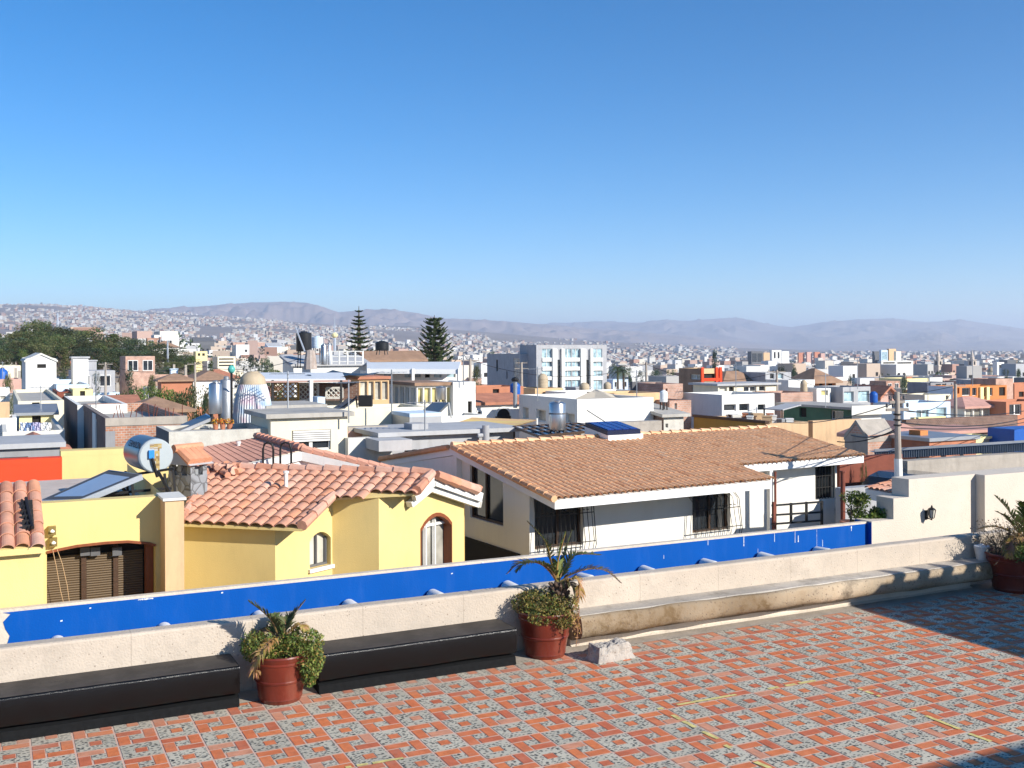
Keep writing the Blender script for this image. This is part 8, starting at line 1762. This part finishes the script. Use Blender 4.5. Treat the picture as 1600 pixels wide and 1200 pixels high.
    if d < 300:
        for s_ in range(st):
            z = h-1.6-s_*2.8
            if z < .8: break
            for i in range(nx):
                if R.random() < .28: continue
                o = link('window', UNIT_WIN[R.choice(['glass', 'dark', 'glassblue', 'glasspale', 'glass'])], t, ((i+.5)/nx*w-w/2+R.uniform(-.2, .2), -L/2-.012, z)); o.scale = (R.uniform(.9, 1.7), 1, R.uniform(1.0, 1.5))
            for i in range(ny):
                if R.random() < .6: continue
                o = link('window', UNIT_WIN[R.choice(['glass', 'dark'])], t, (-w/2-.012, (i+.5)/ny*L-L/2, z), PI/2); o.scale = (R.uniform(.8, 1.3), 1, R.uniform(.9, 1.3))
    return t
cnt = 0; cells = []
for iu in range(-7, 52):
    for iv in range(3, 50):
        blkx, blky = iu//5, iv//3; rr = random.Random(blkx*77+blky*131); ph = rr.choice([0, .05, -.08, .12, 0])
        x = iu*8.4+blkx*3.6+R.uniform(-.8, .8); y = iv*9.0+blky*3.8+R.uniform(-.8, .8); d = dep((x, y))
        if d < 66 or d > 315: continue
        px = pxof((x, y))
        if px < -40 or px > 1640: continue
        if px < 320 and 128 < d < 232: continue
        w, L = R.uniform(4.6, 7.8), R.uniform(5.5, 8.6); h = R.choices([3.2, 4.2, 6.0, 6.8, 9.2], [2, 2, 4, 3, 1])[0]+R.uniform(-.4, .5)
        if d < 210: h = min(h, R.uniform(3.4, 6.2) if d > 110 else 4.4)
        if px < 320: h = min(h, 4.2)
        zt_ = gz((x, y))+h+1; yc_ = HY+(HC-zt_)*F/d; hw = 5.5*F/d; bad = False
        for bx0, bx1, byt, bd in BLK:
            if bd > d+2 and bd < 420 and px+hw > bx0 and px-hw < bx1 and yc_ < byt+22: h -= (byt+22-yc_)*d/F; yc_ = byt+22; bad = h < 2.6
            if bad: break
        if bad: continue
        if any((Vector((x, y, 0))-Vector((c.x, c.y, 0))).length < r*.72+5.0 for c, r in FOOT): continue
        cells.append((d, x, y, ph, w, L, h, px))
cells.sort()
for (d, x, y, ph, w, L, h, px) in cells[:270]: rhouse(x, y, ph, w, L, h, R.choices(range(len(PALETTE)), PW)[0], d, px)
rest = cells[270:]
print('town houses', len(cells))
for lab, n in list(SEEN.items())[:0]: pass
# rooftop tanks scattered over the town
for k in range(34):
    d, x, y, ph, w, L, h, px = R.choice(cells[:200]); mm, nm = R.choice([('beigetank', 'cream'), ('blackplastic', 'black'), ('bluetank', 'blue'), ('whiteplastic', 'white')]); z = gz((x, y))+h-.45; r = R.uniform(.5, .7)
    lab = 'small %s rooftop water tank in the town %s' % (nm, where(px)); t = thing('water_tank', lab, 'water tank', (x+R.uniform(-2, 2), y+R.uniform(-2, 2), z), 0, 'town roof tanks: '+nm+where(px)); mb = MB(); mb.lathe((0, 0, 0), [(r, 0), (r, 1.1), (r*.8, 1.35), (r*.4, 1.5), (r*.35, 1.6), (0, 1.62)], 12); smooth_angle(mb.build('tank_body', M[mm], t), 35); mb = MB(); mb.lathe((0, 0, 1.6), [(r*.36, 0), (r*.36, .06), (0, .07)], 10); mb.build('lid', M['blackplastic'], t)
# far town as one mass
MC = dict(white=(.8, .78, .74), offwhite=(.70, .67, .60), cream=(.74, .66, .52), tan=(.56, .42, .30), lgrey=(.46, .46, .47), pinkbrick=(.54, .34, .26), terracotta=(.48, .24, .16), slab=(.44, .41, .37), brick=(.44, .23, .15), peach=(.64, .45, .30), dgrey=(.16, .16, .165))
mb = MB(); fm = ['white', 'offwhite', 'cream', 'tan', 'lgrey', 'pinkbrick', 'terracotta', 'slab', 'brick', 'peach', 'dgrey']; fw = [14, 16, 14, 11, 14, 12, 5, 12, 6, 8, 4]
def fbox(x, y, zb, w, L, h, ph, mi, rmi):
    c, s = math.cos(ph), math.sin(ph); P = [(x+c*a-s*b, y+s*a+c*b) for a, b in ((-w/2, -L/2), (w/2, -L/2), (w/2, L/2), (-w/2, L/2))]
    V = [(*p, zb) for p in P]+[(*p, zb+h) for p in P]; o = len(mb.v); mb.v += V
    for i in range(4): mb.f.append((o+i, o+(i+1) % 4, o+4+(i+1) % 4, o+4+i)); mb.m.append(mi)
    mb.f.append((o+4, o+5, o+6, o+7)); mb.m.append(rmi)
def fwin(x, y, zb, w, L, h, ph):
    c, s = math.cos(ph), math.sin(ph); n = max(2, int(w/3))
    for k in range(n):
        a = (k+.5)/n*w-w/2; b = -L/2-.06
        for z in ([h*.5] if h < 5 else [h*.3, h*.72]):
            if R.random() < .3: continue
            V = [(x+c*aa-s*b, y+s*aa+c*b, zb+zz) for aa, zz in ((a-.6, z-.6), (a+.6, z-.6), (a+.6, z+.7), (a-.6, z+.7))]; o = len(mb.v); mb.v += V; mb.f.append((o, o+1, o+2, o+3)); mb.m.append(11)
def far_one(px, d, s=1.0):
    r = ray(px, HY); p = Vector((r.x, r.y, 0))*d; zb = gz(p); 
    if d > DF and px < 1150: zb = max(zb, hillA(px, d)-2.5)
    w, L = R.uniform(5, 9.5)*s, R.uniform(6, 11)*s; h = R.choices([3.2, 5.5, 8, 12], [4, 5, 1.6, .3])[0]*R.uniform(.85, 1.15); ph = R.choice([0, .08, -.1, .2, -.25]); mi = R.choices(range(11), fw)[0]
    fbox(p.x, p.y, zb-2, w, L, h+2, ph, mi, R.choice([7, 7, 1, 4, 6, mi]))
    if d < 700: fwin(p.x, p.y, zb, w, L, h, ph)
    elif R.random() < .5: fwin(p.x, p.y, zb, w, L, h, ph)
for (d, x, y, ph, w, L, h, px) in rest: fbox(x, y, gz((x, y)), w, L, h, ph, R.choices(range(11), fw)[0], 7); fwin(x, y, gz((x, y)), w, L, h, ph)
for _ in range(4600): far_one(R.uniform(-60, 1660), 1/R.uniform(1/900, 1/318), .82)
for _ in range(7500): far_one(R.uniform(-60, 1660), math.exp(R.uniform(math.log(700), math.log(2600))))
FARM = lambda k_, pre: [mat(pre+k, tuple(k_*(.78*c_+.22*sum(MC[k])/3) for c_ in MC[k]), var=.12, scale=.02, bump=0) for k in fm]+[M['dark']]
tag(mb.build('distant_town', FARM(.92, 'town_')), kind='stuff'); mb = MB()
for _ in range(19000):
    px = R.triangular(-60, 1350, 250) if R.random() < .8 else R.uniform(-60, 1660); d = R.uniform(1500, 5400)
    if px > 620 and d > 1700+(1350-px)*3.4 and R.random() < .8: continue
    n_ = mnoise.noise(Vector((px*.012, d*.002, 3.3)))
    if n_ < -.16+(d-3400)/5600 : continue
    far_one(px, d, 1.25)
for _ in range(1500): far_one(R.uniform(1000, 1660), R.uniform(2400, 5200), 1.6)
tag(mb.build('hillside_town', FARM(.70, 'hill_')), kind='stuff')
# far greenery between the houses
mb = MB()
for _ in range(420):
    px = R.uniform(-40, 1640); d = 1/R.uniform(1/1600, 1/320); r = ray(px, HY); p = Vector((r.x, r.y, 0))*d; zb = gz(p); s_ = R.uniform(2.2, 4.8)
    for k in range(4): cards(mb, (p.x+R.uniform(-s_, s_), p.y+R.uniform(-s_, s_), zb+s_*R.uniform(.7, 1.7)), (s_*.8, s_*.8, s_*.8), 26, s_*.22, (0, 1, 2), .4)
tag(mb.build('distant_trees', [M['g2'], M['g1'], M['g8']]), kind='stuff')
# ================================================================== ground, hills, air, light, camera
def hill_layer(name, sil, d_ridge, d_foot, col, back=1.35, seed=0, rough=.12, naz=420, nr=70):
    """ridge whose skyline follows (px, py) pairs at the distance d_ridge"""
    mb = MB(); px0, px1 = sil[0][0], sil[-1][0]
    for i in range(naz+1):
        px = lerp(px0, px1, i/naz); r = ray(px, HY); r = Vector((r.x, r.y, 0)); hz = HC+(HY-interp(sil, px))/F*d_ridge*1.0
        for j in range(nr+1):
            t_ = j/nr
            if t_ < .8: s_ = t_/.8; d = lerp(d_foot, d_ridge, s_); h = s_*s_*(3-2*s_)*.55+s_*.45
            else: s_ = (t_-.8)/.2; d = lerp(d_ridge, d_ridge*back, s_); h = 1-s_*s_
            p = r*d; zb = ground(p)-3
            w = mnoise.ridged_multi_fractal(Vector((p.x/d_ridge*16+seed, p.y/d_ridge*16, seed)), .9, 2.1, 6, .9, 1.8)-1.0
            hh = (hz-zb)*h*(1+rough*w*math.sin(PI*min(1, max(0, h)))*1.6)
            if .78 < t_ < .82: hh = min(hh, (hz-zb)*1.0) if abs(t_-.8) > .001 else (hz-zb)*(1+.012*w)
            mb.v.append((p.x, p.y, zb+hh))
    for i in range(naz):
        for j in range(nr): a = i*(nr+1)+j; mb.f.append((a, a+nr+1, a+nr+2, a+1)); mb.m.append(0)
    o = mb.build(name, mat(name+'_soil', col, var=.28, scale=.004, bump=0, rough=.95), None, True)
    return tag(o, kind='structure')
hill_layer('near_hills', SIL_A, DA, DF, (.24, .195, .165), seed=3, rough=.05)
hill_layer('brown_hills', [(150, 500), (250, 480), (330, 476), (390, 471), (440, 470), (480, 472), (505, 479), (530, 487), (570, 483), (600, 482), (650, 488), (690, 497), (760, 500), (850, 507), (930, 514), (1000, 519), (1100, 528), (1250, 546)], 9800, 6000, (.30, .225, .18), seed=9, rough=.34)
hill_layer('distant_hills', [(600, 530), (720, 515), (780, 511), (850, 506), (930, 503), (1000, 505), (1040, 501), (1075, 502), (1100, 500), (1150, 498), (1180, 503), (1205, 509), (1240, 513), (1290, 505), (1320, 503), (1390, 500), (1450, 506), (1500, 503), (1540, 508), (1600, 517), (1700, 524), (1850, 534)], 13500, 7500, (.25, .205, .18), seed=17, rough=.36)
hill_layer('low_hills', [(1180, 547), (1260, 541), (1330, 533), (1400, 528), (1440, 521), (1470, 520), (1500, 530), (1530, 527), (1560, 532), (1620, 540), (1800, 546)], 10500, 6500, (.24, .19, .165), seed=23, rough=.4)
# ground sheet
mb = MB(); rad = [0, 6, 12, 16, 20, 26, 34, 45, 60, 80, 110, 150, 200, 240, 280, 330, 400, 480, 600, 700, 800, 900, 1300, 2000, 3500, 7000, 14000, 19000]; na = 288
for r in rad:
    for k in range(na): a = 2*PI*k/na; mb.v.append((r*math.cos(a), r*math.sin(a), ground((r*math.cos(a), r*math.sin(a)))-.45))
for i in range(len(rad)-1):
    for k in range(na): a, b = i*na+k, i*na+(k+1) % na; mb.f.append((a, b, b+na, a+na)); mb.m.append(0)
tag(mb.build('ground', M['dryearth']), kind='structure')
mb = MB(); mb.box(-5, 18.2, -3.05, 24, 18.9, -3.0); tag(mb.build('lane', M['asphalt']), kind='structure')

# air
HAZE = True
if HAZE:
    mb = MB(); mb.box(-19000, -19000, -60, 19000, 19000, 470); hz_ = mb.build('haze', [])
    m = bpy.data.materials.new('haze_air'); t_, N, L = nt(m); N.remove(N['Principled BSDF']); pv = N.new('ShaderNodeVolumePrincipled'); pv.inputs['Color'].default_value = (.74, .84, 1.0, 1); pv.inputs['Density'].default_value = HAZE_D; pv.inputs['Anisotropy'].default_value = .2
    L.new(pv.outputs[0], N['Material Output'].inputs['Volume']); hz_.data.materials.append(m); tag(hz_, kind='stuff')


w = bpy.data.worlds.new('World'); SC.world = w; w.use_nodes = True; N, L = w.node_tree.nodes, w.node_tree.links
sky = N.new('ShaderNodeTexSky'); sky.sky_type = 'NISHITA'; sky.sun_disc = False
EL = math.radians(SUN_EL); sx_, sy_ = SUN_DIR; az = math.atan2(sx_, sy_)     # towards the sun, measured from +Y to +X
sky.sun_elevation = EL; sky.sun_rotation = az; sky.altitude = 2400; sky.air_density = SKY_AIR; sky.dust_density = SKY_DUST; sky.ozone_density = SKY_OZ
hs = N.new('ShaderNodeHueSaturation'); hs.inputs['Saturation'].default_value = SKY_SAT; L.new(sky.outputs[0], hs.inputs['Color']); L.new(hs.outputs[0], N['Background'].inputs[0]); N['Background'].inputs[1].default_value = SKY_S
ld = bpy.data.lights.new('sun', 'SUN'); ld.energy = SUN_E; ld.angle = math.radians(.53); ld.color = (1, .95, .87)
so = bpy.data.objects.new('sun', ld); COL.objects.link(so)
dv = Vector((math.sin(az)*math.cos(EL), math.cos(az)*math.cos(EL), math.sin(EL))); so.rotation_euler = dv.to_track_quat('Z', 'Y').to_euler(); so.location = (20, -20, 40)

cd = bpy.data.cameras.new('camera'); co = bpy.data.objects.new('camera', cd); COL.objects.link(co); SC.camera = co
cd.sensor_fit = 'HORIZONTAL'; cd.sensor_width = 36; cd.lens = 36*F/1600; cd.shift_y = -(600-HY)/1600; cd.clip_end = 60000; cd.clip_start = .1
co.matrix_world = Matrix.Translation((0, 0, HC)) @ Matrix.Rotation(-TH, 4, 'Z') @ Matrix.Rotation(PI/2, 4, 'X') @ Matrix.Rotation(-ROLL, 4, 'Z')

SC.view_settings.view_transform = 'Standard'; SC.view_settings.look = 'None'; SC.view_settings.exposure = EXPO; SC.view_settings.gamma = 1
SC.cycles.use_denoising = True
try: SC.cycles.denoiser = 'OPENIMAGEDENOISE'
except Exception: pass
SC.cycles.max_bounces = 6; SC.cycles.diffuse_bounces = 3; SC.cycles.glossy_bounces = 3; SC.cycles.volume_bounces = 1; SC.cycles.transparent_max_bounces = 4
SC.cycles.use_adaptive_sampling = True; SC.cycles.sample_clamp_indirect = 6
